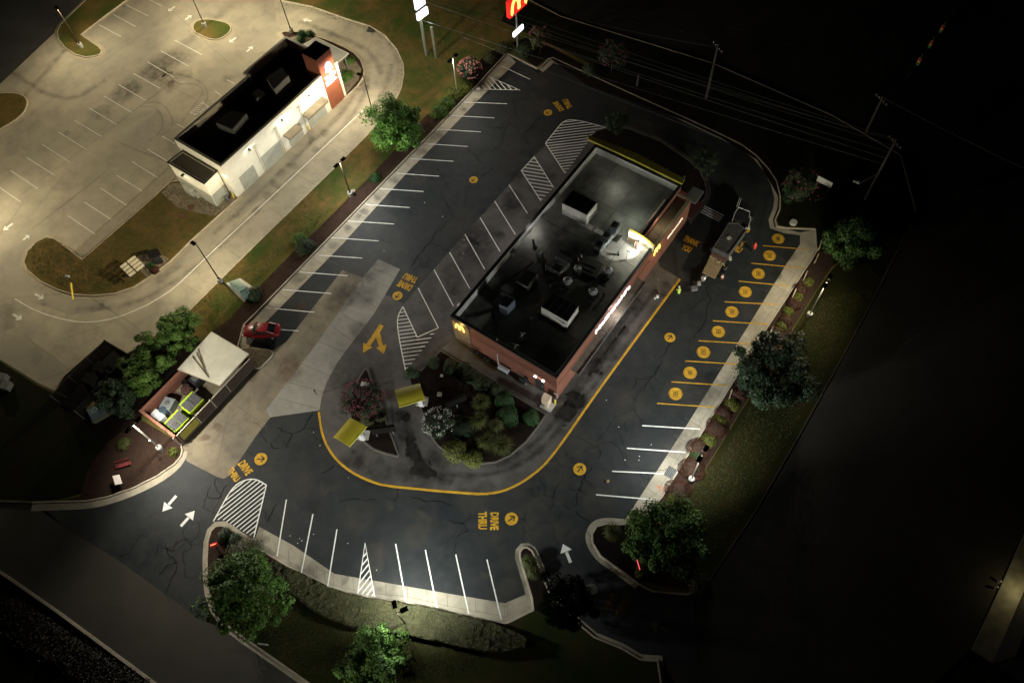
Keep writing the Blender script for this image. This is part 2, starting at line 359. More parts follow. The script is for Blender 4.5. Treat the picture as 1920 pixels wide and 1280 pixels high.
island('lawn', arc, grass_m, gut=0, dark=lambda p: p[0] > 2.5 or p[1] > 88 or (p[0] < -50 and p[1] < 12 and p[0] > -200 and p[0] < -62))
island('lawn', smooth([(250,-12),(242,-3),(200,28),(152.5,64.5)],0)+[(175,80),(186,87),(191,94),(190,100),(185,103.5),(172.5,106),(160,107.5),(140,102.5),(120,88.8),(109,75),(106,60),(112,46),(130,28),(170,-10),(185,-25)], grass_m, gm=lot_gut)
island('lawn', [(360,50),(364,42),(372,37),(390,35),(420,40),(433,47),(434,55),(428,64),(412,74),(397,75),(378,68),(363,60)], grass_m, gm=lot_gut, sm=1)
island('lawn', [(-60,182),(0,174),(15,172.5),(37.5,175),(48,181),(53,193),(45,212),(24,229),(-2,243),(-60,275)], dry_m, gm=lot_gut, sm=1)
island('lawn', [(318,340),(280,375),(154,484.5),(145,478),(112,452),(100,445),(86,443),(68,452),(50,470),(43,491),(49,506),(75,528),(105,543),(135,552.5),(175,555),(215,551),(250,539),(280,520),(320,490),(360,450),(425,391),(448,371),(438,350),(380,330)], dry_m, gm=lot_gut)
island('planting_bed', [(525,62),(533,58),(562,59),(590,66),(620,76),(645,87),(664,98),(677,112),(684,132),(682,145),(672,160),(646,185),(600,160),(560,100)], mulch, gm=lot_gut)
south = [(455,1196),(420,1170),(400,1140),(390,1110),(387,1083),(386,1049),(388,1014),(394,994),(404,984),(417.8,983),(431.6,990),(448.8,1003),(474.5,1019.5),(517.5,1045),(567.5,1075),(610,1100),(642.5,1110),(685,1120),(765,1127),(840,1145),(947.5,1166),(957.5,1162),(998,1142),(996,1122),(980,1067),(973,1044),(974,1032),(980,1025),(989,1024),(998,1030),(1007,1048),(1017,1075),(1030,1107),(1055,1135),(1080,1162),(1115,1192),(1165,1212),(1202,1234),(1235,1236),(1250,1340),(640,1340),(577,1281)]
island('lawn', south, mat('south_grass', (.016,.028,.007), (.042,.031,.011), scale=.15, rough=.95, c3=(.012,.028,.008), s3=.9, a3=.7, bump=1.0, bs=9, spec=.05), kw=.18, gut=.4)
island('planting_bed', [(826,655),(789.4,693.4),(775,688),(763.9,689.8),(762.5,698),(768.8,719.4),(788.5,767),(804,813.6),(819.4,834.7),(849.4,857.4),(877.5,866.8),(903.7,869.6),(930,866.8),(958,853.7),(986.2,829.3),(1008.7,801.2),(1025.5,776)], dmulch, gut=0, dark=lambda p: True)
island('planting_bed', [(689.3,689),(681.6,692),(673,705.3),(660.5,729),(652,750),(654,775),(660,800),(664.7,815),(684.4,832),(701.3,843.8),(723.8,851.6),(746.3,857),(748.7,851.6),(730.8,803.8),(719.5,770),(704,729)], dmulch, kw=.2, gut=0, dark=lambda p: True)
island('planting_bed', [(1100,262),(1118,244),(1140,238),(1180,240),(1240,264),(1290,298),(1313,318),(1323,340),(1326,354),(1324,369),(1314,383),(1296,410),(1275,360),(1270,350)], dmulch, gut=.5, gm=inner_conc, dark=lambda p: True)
def cover(name, pts, m, z=.135, kind='structure'):
    b = MB(); b.sheet(PL(pts, z), z); o = mk(name, b, m); tag(o, kind=kind); return o
# mulch laid over the lawn along the kerbs
cover('planting_bed', [(478,592),(459,611),(448,646),(463,661),(440,660),(400,640),(396,622),(430,598),(478,545),(560,462),(600,425),(690,335),(760,260),(800,215),(853,200),(738,318)], mulch)
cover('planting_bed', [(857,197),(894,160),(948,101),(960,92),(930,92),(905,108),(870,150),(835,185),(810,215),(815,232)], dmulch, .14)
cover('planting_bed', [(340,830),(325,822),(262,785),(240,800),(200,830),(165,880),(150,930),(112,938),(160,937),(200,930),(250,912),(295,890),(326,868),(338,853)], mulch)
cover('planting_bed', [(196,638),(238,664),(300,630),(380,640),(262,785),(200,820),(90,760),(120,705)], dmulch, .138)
cover('planting_bed', [(1528,472),(1520,488),(1414,650),(1239,932),(1200,976),(1255,965),(1300,915),(1340,850),(1385,775),(1440,690),(1470,640),(1497,600),(1530,545),(1560,500),(1570,470)], mulch)
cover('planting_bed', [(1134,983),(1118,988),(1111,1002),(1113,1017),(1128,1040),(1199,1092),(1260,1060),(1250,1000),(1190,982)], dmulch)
cover('planting_bed', [(388,1090),(388,1030),(395,997),(405,987),(418,986),(431,993),(448,1006),(517,1048),(567,1079),(610,1104),(660,1117),(765,1131),(840,1149),(945,1170),(975,1165),(900,1205),(760,1200),(650,1165),(540,1125),(470,1120),(420,1150)], mulch)
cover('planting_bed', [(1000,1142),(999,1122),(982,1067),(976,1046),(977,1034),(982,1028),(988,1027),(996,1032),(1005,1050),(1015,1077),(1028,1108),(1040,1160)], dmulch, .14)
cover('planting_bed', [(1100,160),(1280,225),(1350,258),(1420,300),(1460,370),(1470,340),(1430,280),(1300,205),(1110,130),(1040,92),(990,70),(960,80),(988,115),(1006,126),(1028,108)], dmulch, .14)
cover('gravel_bed', [(318,344),(304,362),(330,388),(375,400),(402,405),(440,375),(425,345)], rock_m)
cover('gravel_bed', [(298,475),(318,485),(290,510),(275,520),(262,505),(240,492),(262,478)], rock_m)
cover('gravel_bed', [(540,72),(560,66),(592,72),(622,86),(648,104),(668,115),(678,130),(672,150),(648,178),(630,170),(600,120)], rock_m)
island('gravel_bed', [(449,652),(470,651),(505,655),(511,658),(513,662),(510,668),(489,689),(482,691.4),(471.5,687),(463,676),(461,668)], rock_m, kw=.14, gut=0, z=.16)
pv = MB(); pv.prism(PL([(827,654),(1025,776),(1046,750),(855,640)]), 0, .15); struct('walkway', pv, inner_conc)
pv = MB(); pv.prism(PL([(470,446),(475,453),(495,437),(1,1)][:3]+[(490,430)]), 0, .15)
pv = MB(); pv.prism(PL([(144,472.5),(154,484.5),(320,341),(338,318),(318,316),(240,386)]), 0, .145); struct('pavement', pv, mat('pavement_concrete', (.29,.25,.18), (.24,.21,.16), scale=.5, c3=(.15,.13,.10), s3=2, a3=.4))
pv = MB(); pv.prism(PL([(1268,352),(1300,372),(1318,384),(1296,412),(1275,400),(1262,380)]), 0, .16); struct('walkway', pv, brick('red_paving', (.20,.05,.035), (.14,.04,.03), (.06,.04,.035), bw=.2, bh=.1))

# ================================================================ PAINT ON THE GROUND
PZ = .028
def line(par, a, b, w=.11, m=None):
    k = MB(); k.ribbon([P(*a, PZ), P(*b, PZ)], w, PZ); return struct('parking_line', k, m or white_p, par)
# angled bays along the left kerb
for a in [((743,325),(823,330.5)),((713.8,353.8),(794,359.2)),((685.5,383.5),(768,389.2)),((651.8,414.2),(739,420)),((621,445.5),(710,451.8)),((599,478.5),(679,483.8)),((562,510),(651.8,516.8)),((529,542.8),(620.8,550.2)),((496.5,576.8),(590,585.2)),((478,614),(560,620.2)),((770,297.5),(850,302.5)),((796,269.5),(876.8,274.8)),((819,242.5),(901.8,247.5)),((846,217),(927,221.2)),((870,191.8),(950.8,194.8)),((940,124),(994,149))]: line(lot, *a)
# centre row against the building
for a in [((954.4,346.5),(989,400)),((927.3,377),(966.3,439.5)),((900,407.7),(937.6,471.3)),((871.8,439.5),(908.8,504.5)),((843,473),(880.9,541)),((813.8,505.5),(850.3,573.6)),((784,539.8),(822,614.4)),((822,614.4),(782.4,632))]: line(lot, *a)
for a in [((537,936),(519.5,1042.5)),((586.8,963),(565,1073.8)),((631.8,991.8),(614.3,1099)),((741.8,1018.8),(760.8,1124.5)),((797.5,1030),(819.5,1139.5)),((854.5,1038.8),(878.8,1150)),((913,1048),(940,1160.8)),((1204,797.5),(1312.5,804)),((1175.5,839.8),(1285,847.5)),((1147.5,883),(1251,887.8)),((1117.5,926.8),(1222.5,935.8))]: line(lot, *a, w=.13)
for a in [((1231.8,755.8),(1340,763)),((1259,715.5),(1366,722.5)),((1285,676.5),(1388.8,682.8)),((1310,638.5),(1415,645)),((1336.8,601.3),(1440,608)),((1359,565.7),(1461,571)),((1385,527),(1480,536)),((1408.8,493.3),(1505,502.5)),((1430.8,460.5),(1518,468))]: line(lot, *a, w=.13, m=yellow_p)
for a in [((1321.2,386.4),(1356.8,404.4)),((1319.2,389.8),(1353.9,408.4)),((1316.4,393.6),(1351.3,411.8)),((1313.8,397.2),(1348.7,415.1))]: line(lot, *a, w=.16)
for a in [((280,0),(304,12)),((236,9.5),(277.5,30)),((212,27.5),(254,50)),((185.5,46.8),(227,69.2)),((328,76),(379,103)),((302,96),(353,124)),((275.5,116),(326,145)),((250,138),(300,166)),((222.5,159),(274,189)),((195,180.5),(247,211)),((167,202.5),(219,234)),((138,225),(190,256)),((109.5,247.5),(161,280)),((79.5,271),(131,304)),((49.5,295),(101.3,328)),((20,320),(70.8,353.8)),((-10,345),(38.8,378.8)),((426,150),(441,158)),((402.5,171),(415.5,179.5)),((332,232.5),(346,240.5)),((304,255.5),(328,269.5)),((276,279.5),(316,304)),((247.5,303),(297,334)),((218.8,328.8),(268.8,360)),((189,353),(240,386.8)),((158,378.8),(210.8,413)),((128,405),(179.5,440))]: line(lot2, *a, w=.10, m=worn_p)
def polyline(par, pts, w, m, name='lane_line', z=PZ, close=False):
    k = MB(); k.ribbon(PL(pts, z), w, z, close); return struct(name, k, m, par)
polyline(lot2, [(680,207.5),(561,320),(480,396),(400,470),(337.5,530),(318,546),(300,557.5),(275,572),(250,583),(228,592),(205,598.5),(182,602.5),(160,603.8),(140,602.5),(120,598.8),(87.5,590),(57.5,577.5),(27.5,560)], .13, worn_p)
polyline(lot, yl, .26, yellow_p, 'kerb_line', z=.032)
def inside(p, poly):
    c = False
    for i in range(len(poly)):
        a, b = poly[i-1], poly[i]
        if (a[1] > p[1]) != (b[1] > p[1]) and p[0] < (b[0]-a[0])*(p[1]-a[1])/(b[1]-a[1])+a[0]: c = not c
    return c
def hatch(pts, d, n, outline=None, w=.12, wo=.13, mm=None, z=PZ, par=None):
    """n stripes along sheet direction d clipped by the polygon; outline = list of sheet points drawn as a line"""
    poly = PL(pts, z); a = P(*pts[0], z); b = P(pts[0][0]+d[0], pts[0][1]+d[1], z); t = (b-a).normalized(); nn = Vector((-t.y, t.x, 0))
    s = [p.dot(nn) for p in poly]; s0, s1 = min(s), max(s); k = MB()
    for i in range(n):
        q = s0+(s1-s0)*(i+.6)/(n+.2); xs = []
        for j in range(len(poly)):
            A, B = poly[j-1], poly[j]; u, v = A.dot(nn)-q, B.dot(nn)-q
            if (u > 0) != (v > 0): xs.append((A+(B-A)*(u/(u-v))).dot(t))
        xs.sort()
        for e in range(0, len(xs)-1, 2):
            if xs[e+1]-xs[e] > .25: k.ribbon([nn*q+t*(xs[e]), nn*q+t*(xs[e+1])], w, z)
    if outline:
        for ol in outline: k.ribbon(PL(ol, z), wo, z+.002)
    return struct('hatched_marking', k, mm or white_p, par or lot)
lens = smooth([(400,977),(418,944),(429.2,924.4),(440.5,910.3),(453,901.9),(467.2,897.7),(478.5,898),(488.3,901.9),(499.5,908.9)], 1)
hatch([p for p in lens]+[(497,925),(478,1000),(467,1003),(450,992),(433,982),(418,974),(404,974)], (58,-46), 14, [lens+[(474,1014.8)]])
hatch([(895,167),(920,145.3),(974.8,169.2)], (30,36), 8, [[(892,167),(974.8,169.2),(917,144)]], w=.14)
hatch([(977.6,320.1),(1001.7,293.9),(1038,351.9),(1014.4,377)], (38,6), 12, [[(1014.4,377),(977.6,320.1),(1001.7,293.9),(1038,351.9)]], w=.14)
big = [(1060,325.6),(1022.7,268.7)]+smooth([(1022.7,268.7),(1047,238),(1053.7,230.5),(1062.5,225.6),(1073.4,224.6),(1091,227.2),(1138,239.6)], 1)
hatch(big+[(1118,248),(1100,270)], (40,-5), 19, [big], w=.14)
tri = [(755.4,574.5),(746.8,590),(744.5,605.5),(748.5,634.7),(752.8,657),(760.2,694)]
hatch([(755.4,574.5),(746.8,590),(744.5,605.5),(748.5,634.7),(752.8,657),(760.2,694),(768,687),(782,668),(800,645),(815,624),(783,633)], (38,-5), 17, [smooth(tri, 1), [(755.4,574.5),(782.4,632)]], w=.10, wo=.11)
hatch([(685,1018),(670.8,1111.8),(702.5,1118)], (-16,20), 9, [[(670.8,1111.8),(684.5,1018),(702.5,1118)]], w=.13)
hatch([(356,212),(380,192),(391,200),(367,216)], (24,-3), 6, [[(356,212),(380,192),(391,200),(367,216),(356,212)]], w=.08, wo=.08, mm=worn_p, par=lot2)
def arrow(par, tail, tip, w=.32, hw=.62, hl=.45, m=None, name='painted_arrow'):
    a, b = P(*tail, PZ), P(*tip, PZ); t = (b-a).normalized(); n = Vector((-t.y, t.x, 0)); L = (b-a).length; c = b-t*L*hl
    k = MB(); k.add([a+n*w/2, a-n*w/2, c-n*w/2, c+n*w/2], [(0,1,2,3)]); c2 = c+t*.06; k.add([c2+n*hw, c2-n*hw, b], [(0,1,2)])
    return struct(name, k, m or white_p, par)
for a in [((330.5,929),(304.5,958.5)),((339,986),(365,957)),((1070,1054),(1055.5,1019))]: arrow(lot, *a)
shaded_p = mat('shaded_paint', (.10,.095,.08), (.05,.048,.04), scale=2); shaded_y = mat('shaded_yellow', (.14,.075,.012), (.05,.03,.008), scale=1.2)  # entrance and highway paint darkened in colour to stand for shade
arrow(lot, (1257,1183), (1217,1166), m=shaded_p)
for a in [((328,12.5),(315,21.8)),((347.5,37.5),(359,28.8)),((442.5,71),(429.5,80)),((462.5,97.5),(474,86.8)),((584,40),(568,36.5)),((23.8,419),(5.5,432.5)),((43,450),(55,441)),((65.5,551),(82,560)),((23.8,589),(41,599))]: arrow(lot2, *a, w=.3, hw=.5, m=worn_p)
k = MB(); q = [(300,742),(348,760),(305,828),(338,972),(380,962),(348,1067),(262,1000),(296,985),(262,888),(200,978),(224,995),(120,1055),(122,946),(156,958),(262,805)]
k.sheet(PL([(660+x/5.818, 480+y/5.818) for x, y in q], PZ), PZ); struct('painted_arrow', k, yellow_p, lot)
def words(txt, bl, br, tl, bold=.048, m=None):
    o, r, u = P(*bl, PZ), P(*br, PZ)-P(*bl, PZ), P(*tl, PZ)-P(*bl, PZ)
    k = MB(); lay_text(k, txt, o, r, u, bold=bold); k.v = [(v[0], v[1], PZ) for v in k.v]; struct('painted_word', k, m or yellow_p, lot)
for t, a in [('DRIVE',((444.7,870.2),(461.3,892),(458.8,861.1))),('THRU',((425.7,882.9),(440.5,904.7),(436.3,873.8))),
             ('DRIVE',((775.5,535.3),(751.1,524.3),(767.4,546.2))),('THRU',((785.8,520.7),(761.4,511.3),(777.7,531.6))),
             ('DRIVE',((1058.5,206),(1045,189.6),(1048.9,209.2))),('THRU',((1074.5,201.4),(1064,185),(1064.2,204.6))),
             ('DRIVE',((919.5,960),(918.5,993),(935.5,960))),('THRU',((896.5,959),(896.5,992),(913,958.5))),
             ('DRIVE',((1366,452.5),(1390.5,463),(1374,443))),('THRU',((1362,464),(1385.7,474.9),(1370,455))),
             ('THANK',((1278.9,450.3),(1306.4,463),(1286.7,441.2))),('YOU',((1275.4,467.2),(1292.3,474.2),(1282.4,457.4))),
             ]: words(t, *a)
for t, a in [('DRIVE',((1146,1147.5),(1158.8,1120),(1134,1136.5))),('THRU',((1167,1160),(1181,1130),(1153,1150)))]: words(t, *a, m=shaded_y)
def disc(mb, c, r, z, n=28): mb.add([c+Vector((r*cos(2*pi*k/n), r*sin(2*pi*k/n), 0)) for k in range(n)], [tuple(range(n))])
blk = mat('black_paint', (.018,.017,.016), rough=.7)
def arrow_disc(c, to, r=.62, m=None):
    p = P(*c, PZ); q = P(*to, PZ); t = (q-p).normalized(); n = Vector((-t.y, t.x, 0)); k = MB(); disc(k, p, r, PZ); o = struct('arrow_disc', k, shaded_p if c == (1109,1105) else yellow_p, lot)
    k = MB(); z = PZ+.004; s = r/.62
    def rb(a, b): k.ribbon([p+t*a[0]*s+n*a[1]*s, p+t*b[0]*s+n*b[1]*s], .11*s, z)
    rb((-.38,0),(.30,0)); z += .002; rb((.36,0),(.02,.30)); z += .002; rb((.36,0),(.02,-.30)); struct('disc_arrow', k, blk, o)
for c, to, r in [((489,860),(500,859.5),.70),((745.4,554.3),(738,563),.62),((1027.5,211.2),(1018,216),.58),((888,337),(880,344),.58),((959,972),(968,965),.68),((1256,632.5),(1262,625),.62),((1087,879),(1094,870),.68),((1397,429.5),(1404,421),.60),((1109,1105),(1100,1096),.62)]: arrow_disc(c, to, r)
for i, c in enumerate([(1459,447.5),(1443,479),(1422,513),(1397.5,547),(1372.5,584.5),(1347,621.5),(1319,660),(1294,698.5),(1266.7,738)]):
    k = MB(); p = P(*c, PZ); r = .76; disc(k, p, r, PZ); o = struct('numbered_disc', k, yellow_p, lot)
    ex = (P(c[0]+10, c[1]+.7, PZ)-p).normalized(); ey = Vector((-ex.y, ex.x, 0)); k = MB()
    for s in (-1, 1):
        k.ribbon([p+ex*-.62+ey*.36*s, p+ex*.62+ey*.36*s], .035, PZ+.004); k.ribbon([p+ex*.66*s+ey*-.36, p+ex*.66*s+ey*.36], .04, PZ+.006)
    for a, b in (((-.2,-.2),(.2,-.2)),((.2,.2),(-.2,.2))): k.ribbon([p+ex*a[0]+ey*a[1], p+ex*b[0]+ey*b[1]], .07, PZ+.004)
    for a, b in (((.2,-.2),(.2,.2)),((-.2,.2),(-.2,-.2))): k.ribbon([p+ex*a[0]+ey*a[1], p+ex*b[0]+ey*b[1]], .07, PZ+.006)
    lay_text(k, str(i+1), p-ex*.09-ey*.13+Vector((0,0,.008)), ex*.18, ey*.26, bold=.03); struct('disc_number', k, blk, o)
k = MB(); lay_text(k, 'MDLT', P(1231,917,PZ), P(1249,923,PZ)-P(1231,917,PZ), P(1233,908,PZ)-P(1231,917,PZ), bold=0); k.v = [(v[0], v[1], PZ) for v in k.v]
k.ribbon(PL([(1240,925),(1246,932),(1241,930)], PZ), .05, PZ); struct('sprayed_mark', k, mat('red_spray', (.5,.12,.07), rough=.9), lot)

# ---------------------------------------------------------------- cracks, joints, stains
def jit(pts, k=3, s=.16):
    pts = [Vector((p[0], p[1], 0)) for p in pts]
    for i in range(k):
        q = [pts[0]]
        for a, b in zip(pts, pts[1:]):
            d = b-a; q += [(a+b)/2+Vector((-d.y, d.x, 0))*random.uniform(-s, s), b]
        pts = q
    return pts
cr = MB()
CR = [[(955,690),(925,715),(917,745),(895,795),(860,885),(853,930),(850,960)]]
def zc(ox, oy, s, L): return [[(ox+x/s, oy+y/s) for x, y in q] for q in L]
CR = zc(960,640,4,[[(1060,260),(990,350),(925,450),(920,510),(870,530),(780,560),(720,650),(650,760),(610,800)],[(925,450),(890,410),(885,370),(930,280)],[(920,510),(945,560),(975,630)],[(610,800),(720,750),(770,770),(830,850),(840,920),(900,950)],[(490,720),(540,740),(620,795)],[(650,800),(665,840),(650,880)],[(520,1000),(470,1000),(380,1040),(330,1110),(310,1170),(240,1150),(160,1160)],[(380,1040),(300,1040),(260,990)],[(540,1010),(590,1070),(640,1130)],[(400,830),(440,880),(480,920)],[(600,940),(550,1000),(520,1080),(480,1160),(490,1210),(460,1240)],[(310,1170),(300,1240),(250,1280)],[(310,1170),(380,1200),(430,1260)],[(805,690),(830,760),(845,780)],[(860,590),(840,640),(850,660)],[(1180,950),(960,990),(1030,1040)],[(420,1090),(520,1120),(560,1140)]])
CR += zc(380,840,7.11,[[(200,395),(165,420),(155,490),(190,560),(240,610),(250,650),(290,710)],[(330,490),(280,530),(255,600),(240,640),(200,740),(150,810),(150,880)],[(110,520),(70,570),(60,620),(90,660),(150,670),(240,650)],[(60,650),(20,700),(30,740),(0,790),(60,810),(130,850)],[(980,740),(930,850),(880,920),(865,980)],[(590,30),(640,70),(690,110)]])
CR += zc(870,120,4.572,[[(415,290),(440,370),(440,430),(380,510),(350,560),(330,660),(250,740),(180,750),(110,800)],[(0,730),(60,760),(110,800),(165,860)],[(110,800),(120,870),(115,930),(60,950)],[(615,480),(580,550),(520,590),(490,640),(590,720)],[(380,510),(430,530),(480,560)],[(250,880),(200,930),(150,980)],[(200,540),(260,550),(340,550)],[(640,290),(590,340),(560,360)],[(620,480),(680,450)],[(700,680),(600,720),(560,800)]])
CR += zc(480,320,4,[[(1480,340),(1390,440),(1310,530),(1240,610),(1200,660),(1160,720)],[(1310,540),(1380,560),(1440,605)],[(1180,750),(1220,715),(1290,720),(1330,740)],[(1480,340),(1440,270),(1400,200)],[(1480,340),(1580,385)],[(930,500),(1030,545)],[(1130,290),(1220,350)],[(1560,280),(1580,170),(1620,120)],[(1450,95),(1400,60),(1380,20)]])
CR += zc(480,640,4,[[(430,530),(380,590),(360,650),(270,695),(240,760),(230,800)],[(360,650),(440,655)],[(110,760),(130,800),(170,800)],[(40,700),(90,760)],[(590,930),(540,960),(490,990)],[(1060,1080),(1060,1130),(1040,1200)],[(620,1200),(760,1180),(900,1180)],[(1160,1170),(1400,1200),(1480,1230)],[(150,640),(200,670),(270,690)]])
CR += zc(0,960,4,[[(1080,160),(1000,250),(960,310),(890,330)],[(1500,70),(1470,190),(1420,230),(1440,260),(1370,300),(1390,400),(1390,490)],[(1420,230),(1380,190),(1370,150),(1400,100)],[(1330,210),(1300,290),(1240,260),(1250,220)],[(1240,260),(1300,340),(1330,380),(1320,450),(1260,560)],[(1330,380),(1240,410),(1190,470)],[(1190,240),(1170,320)]])
CR += zc(840,960,4,[[(570,0),(575,110),(570,230)],[(660,75),(770,80),(800,120),(795,200),(830,240)],[(790,140),(740,190)],[(960,0),(1010,40),(1060,65)],[(860,180),(920,130)],[(840,400),(760,450)],[(58,230),(56,310)],[(0,60),(100,80),(150,140),(60,190)]])
CR += zc(1300,320,4,[[(0,1270),(60,1180),(100,1090),(130,980),(90,880)],[(-40,1040),(30,1000),(100,950)]])+zc(960,640,4,[[(1100,130),(1160,60),(1200,0)],[(930,280),(1010,280),(1060,260)],[(1060,260),(1100,190),(1130,150)]])
for q in CR:
    pp = jit(PL(q), 3, .13); wd = random.uniform(.045, .075)
    cr.ribbon(pp, [wd*random.uniform(.6, 1.3)*(.35 if i in (0, len(pp)-1) else 1) for i in range(len(pp))], .020)
for _ in range(38):   # finer crazing branching off
    q = random.choice(CR); c = P(*random.choice(q)); a = random.uniform(0, 2*pi); L = random.uniform(.8, 2.6)
    pp = jit([c, c+Vector((cos(a), sin(a), 0))*L*.5, c+Vector((cos(a+.5), sin(a+.5), 0))*L], 3, .2); cr.ribbon(pp, .03, .021)
struct('cracks', cr, crack_m, lot)
jn = MB()
for a, b in [((701,503),(741,520)),((690,518),(729,540)),((665,546),(702,575)),((640,587),(678,610)),((622,612),(662,640)),((598,640),(646,661)),((566,682),(622,706)),((539,716),(608,735)),((519,745),(604,768)),((605,765),(652,766)),((612,812),(640,812)),((622,850),(655,846)),((610,484),(680,521)),((440,757),(500,800)),((432,760),(408,868)),((470,740),(400,830)),((530,680),(480,765)),((565,652),(500,735)),((700,700),(640,690)),((746,858),(745,905)),((825,845),(817,915)),((872,868),(868,924)),((935,870),(950,915)),((990,828),(1015,870)),((1020,785),(1060,815)),((1060,735),(1097,760)),((1085,703),(1125,722)),((1115,655),(1160,675)),((1165,580),(1210,608)),((1203,528),(1250,556))]: jn.ribbon(PL([a, b]), .045, .0185)
for t in [.08*i for i in range(1, 13)]:
    a = P(480+(740-480)*t, 589-267*t+2); d = P(766, 321)-P(740, 321); jn.ribbon([a, a+Vector((1.7, 0, 0))], .04, .0135)
for i in range(14):
    t = i/14; a = P(1239+(1520-1239)*t, 931-(931-486)*t); jn.ribbon([a+Vector((-.1, 0, 0)), a+Vector((-2.3, 0, 0))], .035, .0135)
jn.ribbon([P(1227,930)+Vector((0,0,0)), P(1512,478)], .03, .0138)
for i in range(1, len(kl)-2):
    for s in (0, .5):
        a = P(*kl[i])*(1-s)+P(*kl[i+1])*s; jn.ribbon([a, a+(P(kl[i][0]-2, kl[i][1]-36)-P(*kl[i]))*(.9 if i > 2 else .8)], .035, .0135)
pp = [P(*q) for q in kl[:-2]]; jn.ribbon([q+Vector((-.35, .4, 0)) for q in pp], .03, .0138)
struct('joints', jn, joint_m, lot)
jn = MB()
for a, b in [((300,0),(430,120)),((0,260),(330,20)),((20,380),(300,170)),((60,430),(200,320)),((225,268),(375,330)),((340,60),(365,57)),((100,520),(75,545)),((340,530),(375,550)),((420,462),(452,485)),((500,385),(532,408)),((560,330),(594,348)),((620,268),(655,290)),((250,122),(270,136)),((0,440),(45,380)),((80,712),(160,680)),((640,210),(620,228)),((700,60),(690,100)),((744,120),(684,130)),((105,640),(200,610)),((120,330),(60,400)),((270,137),(368,187)),((150,520),(90,480))]: jn.ribbon(jit(PL([a, b]), 2, .01), .035, .0165)
struct('joints', jn, joint_m, lot2)
st = MB()
for x, y, r in [(740,338,.55),(709,368,.6),(683,397,.6),(672,406,.4),(652,429,.65),(622,460,.7),(560,521,.8),(880,164,.7),(905,158,.6),(893,190,.7),(870,205,.6),(820,255,.7),(790,285,.7),(497,1010,.55),(1457,515,.6),(1479,481,.8),(1430,552,.6),(940,441,.8),(914,472,1.0),(880,520,.8),(855,547,.8),(970,330,.9),(1035,330,.8),(1000,355,.8),(960,384,.8),(755,780,.9),(762,782,.6),(660,862,1.2),(672,868,.9),(762,820,.7),(775,850,.9),(790,880,1.0),(1170,530,1.1),(1160,548,.7),(1117,690,1.1),(1110,700,.8),(1150,610,1.2),(1170,622,.8),(1085,745,1.3),(1060,775,1.2),(1078,750,.9),(1150,595,.9),(815,860,.8),(604,825,.4),(590,950,.7),(905,395,.7),(1250,540,1.0),(1455,513,.9)]:
    st.stain(P(x, y), r*random.uniform(1.0, 1.4), .0225+.0001*random.random(), random.uniform(0, 3), random.uniform(.6, 1.3))
for c, r in [((875,470),3.5),((905,440),3),((960,380),3),((850,520),3),((1120,640),4),((1180,560),3.4),((1070,760),3.4),((740,800),4),((800,880),4),((700,880),3.5),((640,560),3)]: st.stain(P(*c), r, .0215, random.uniform(0, 3), .6)
st.softrib(smooth(PL([(752,770),(766,800),(775,850),(800,890),(850,905)]), 2), 1.2, .023)
st.softrib(smooth(PL([(1200,560),(1150,625),(1100,690),(1060,760)]), 2), 1.6, .023)
for pts in ([(1250,545),(1150,680),(1060,790),(1010,850),(940,888),(860,892),(760,880)], [(1235,535),(1135,670),(1045,785),(1000,835),(930,875)]): st.softrib(smooth(PL(pts), 2), .9, .022)
struct('oil_stains', st, stain_m, lot)
st = MB()
for x, y, r in [(404,262,.0),(322,160,1.2),(312,150,1.5),(300,140,1.2),(330,110,2.5),(310,120,2.5),(285,135,1.8),(345,140,1.5),(240,170,2.0),(225,180,2.2),(250,165,1.6),(190,210,1.4),(427,147,.8),(303,430,.0),(125,250,.5),(233,12,.5),(305,520,1.0),(326,505,.9),(189,573,.6),(82,571,.4),(443,405,.4),(583,262,.7),(590,280,.6),(610,250,.6),(480,395,.5),(500,365,.8),(515,345,.9),(530,325,.8),(548,312,.7)]:
    if r: st.stain(P(x, y), r*1.3, .0245+.0002*random.random(), random.uniform(0, 3), random.uniform(.6, 1.3))
for pts in ([(310,130),(330,160),(365,155),(385,170),(362,200),(340,230)],[(270,195),(300,190),(322,215),(325,240),(300,255)],[(262,200),(292,200),(308,225),(300,250),(280,265)],[(335,140),(375,150),(395,180),(370,215)],[(275,190),(310,165)]): st.softrib(smooth(PL(pts), 3), .35, .024)
for pts in ([(690,160),(660,225),(560,320),(420,455),(330,530),(240,575),(140,580)],[(715,140),(700,100),(640,70),(560,40)],[(735,120),(722,170),(690,215)],[(672,165),(640,215),(540,310),(400,440)],[(0,120),(120,200),(200,150)],[(180,20),(110,110),(0,230)]): st.softrib(smooth(PL(pts), 3), 1.3, .0235)
struct('oil_stains', st, stainmat('tyre_dirt', (.07,.062,.052), .5), lot2)
st = MB()
for x, y, r in [(0,0,0),(320,158,.9),(470,690,2.2),(545,690,2.5),(650,1000,0),(565,575,1.2),(400,760,1.6),(408,800,.8),(385,820,.7),(725,740,1.3),(720,560,0),(785,640,1.0),(1060,540,0)]:
    if r: st.stain(P(x, y), r, .0265, random.uniform(0, 3), .7)
struct('rust_stains', st, rust_m, lot)
lt = MB()   # scraps of litter lying about
for x, y in [(796,380),(830,406),(562,1009),(566,1013),(558,1018),(588,1001),(706,1068),(533,1014),(544,1004),(1199,855),(1198,862),(1172,862),(1221,833),(588,810),(600,835),(653,895),(868,475),(1234,525),(1137,750),(870,450),(588,330),(720,470),(652,1018),(1142,590),(1160,800)]:
    c = P(x, y, .03); lt.box(c, (.11*random.uniform(.5,1.2), .07, .02), random.uniform(0, 3))
tag(mk('litter', lt, mat('litter_paper', (.75,.73,.68))), kind='stuff')
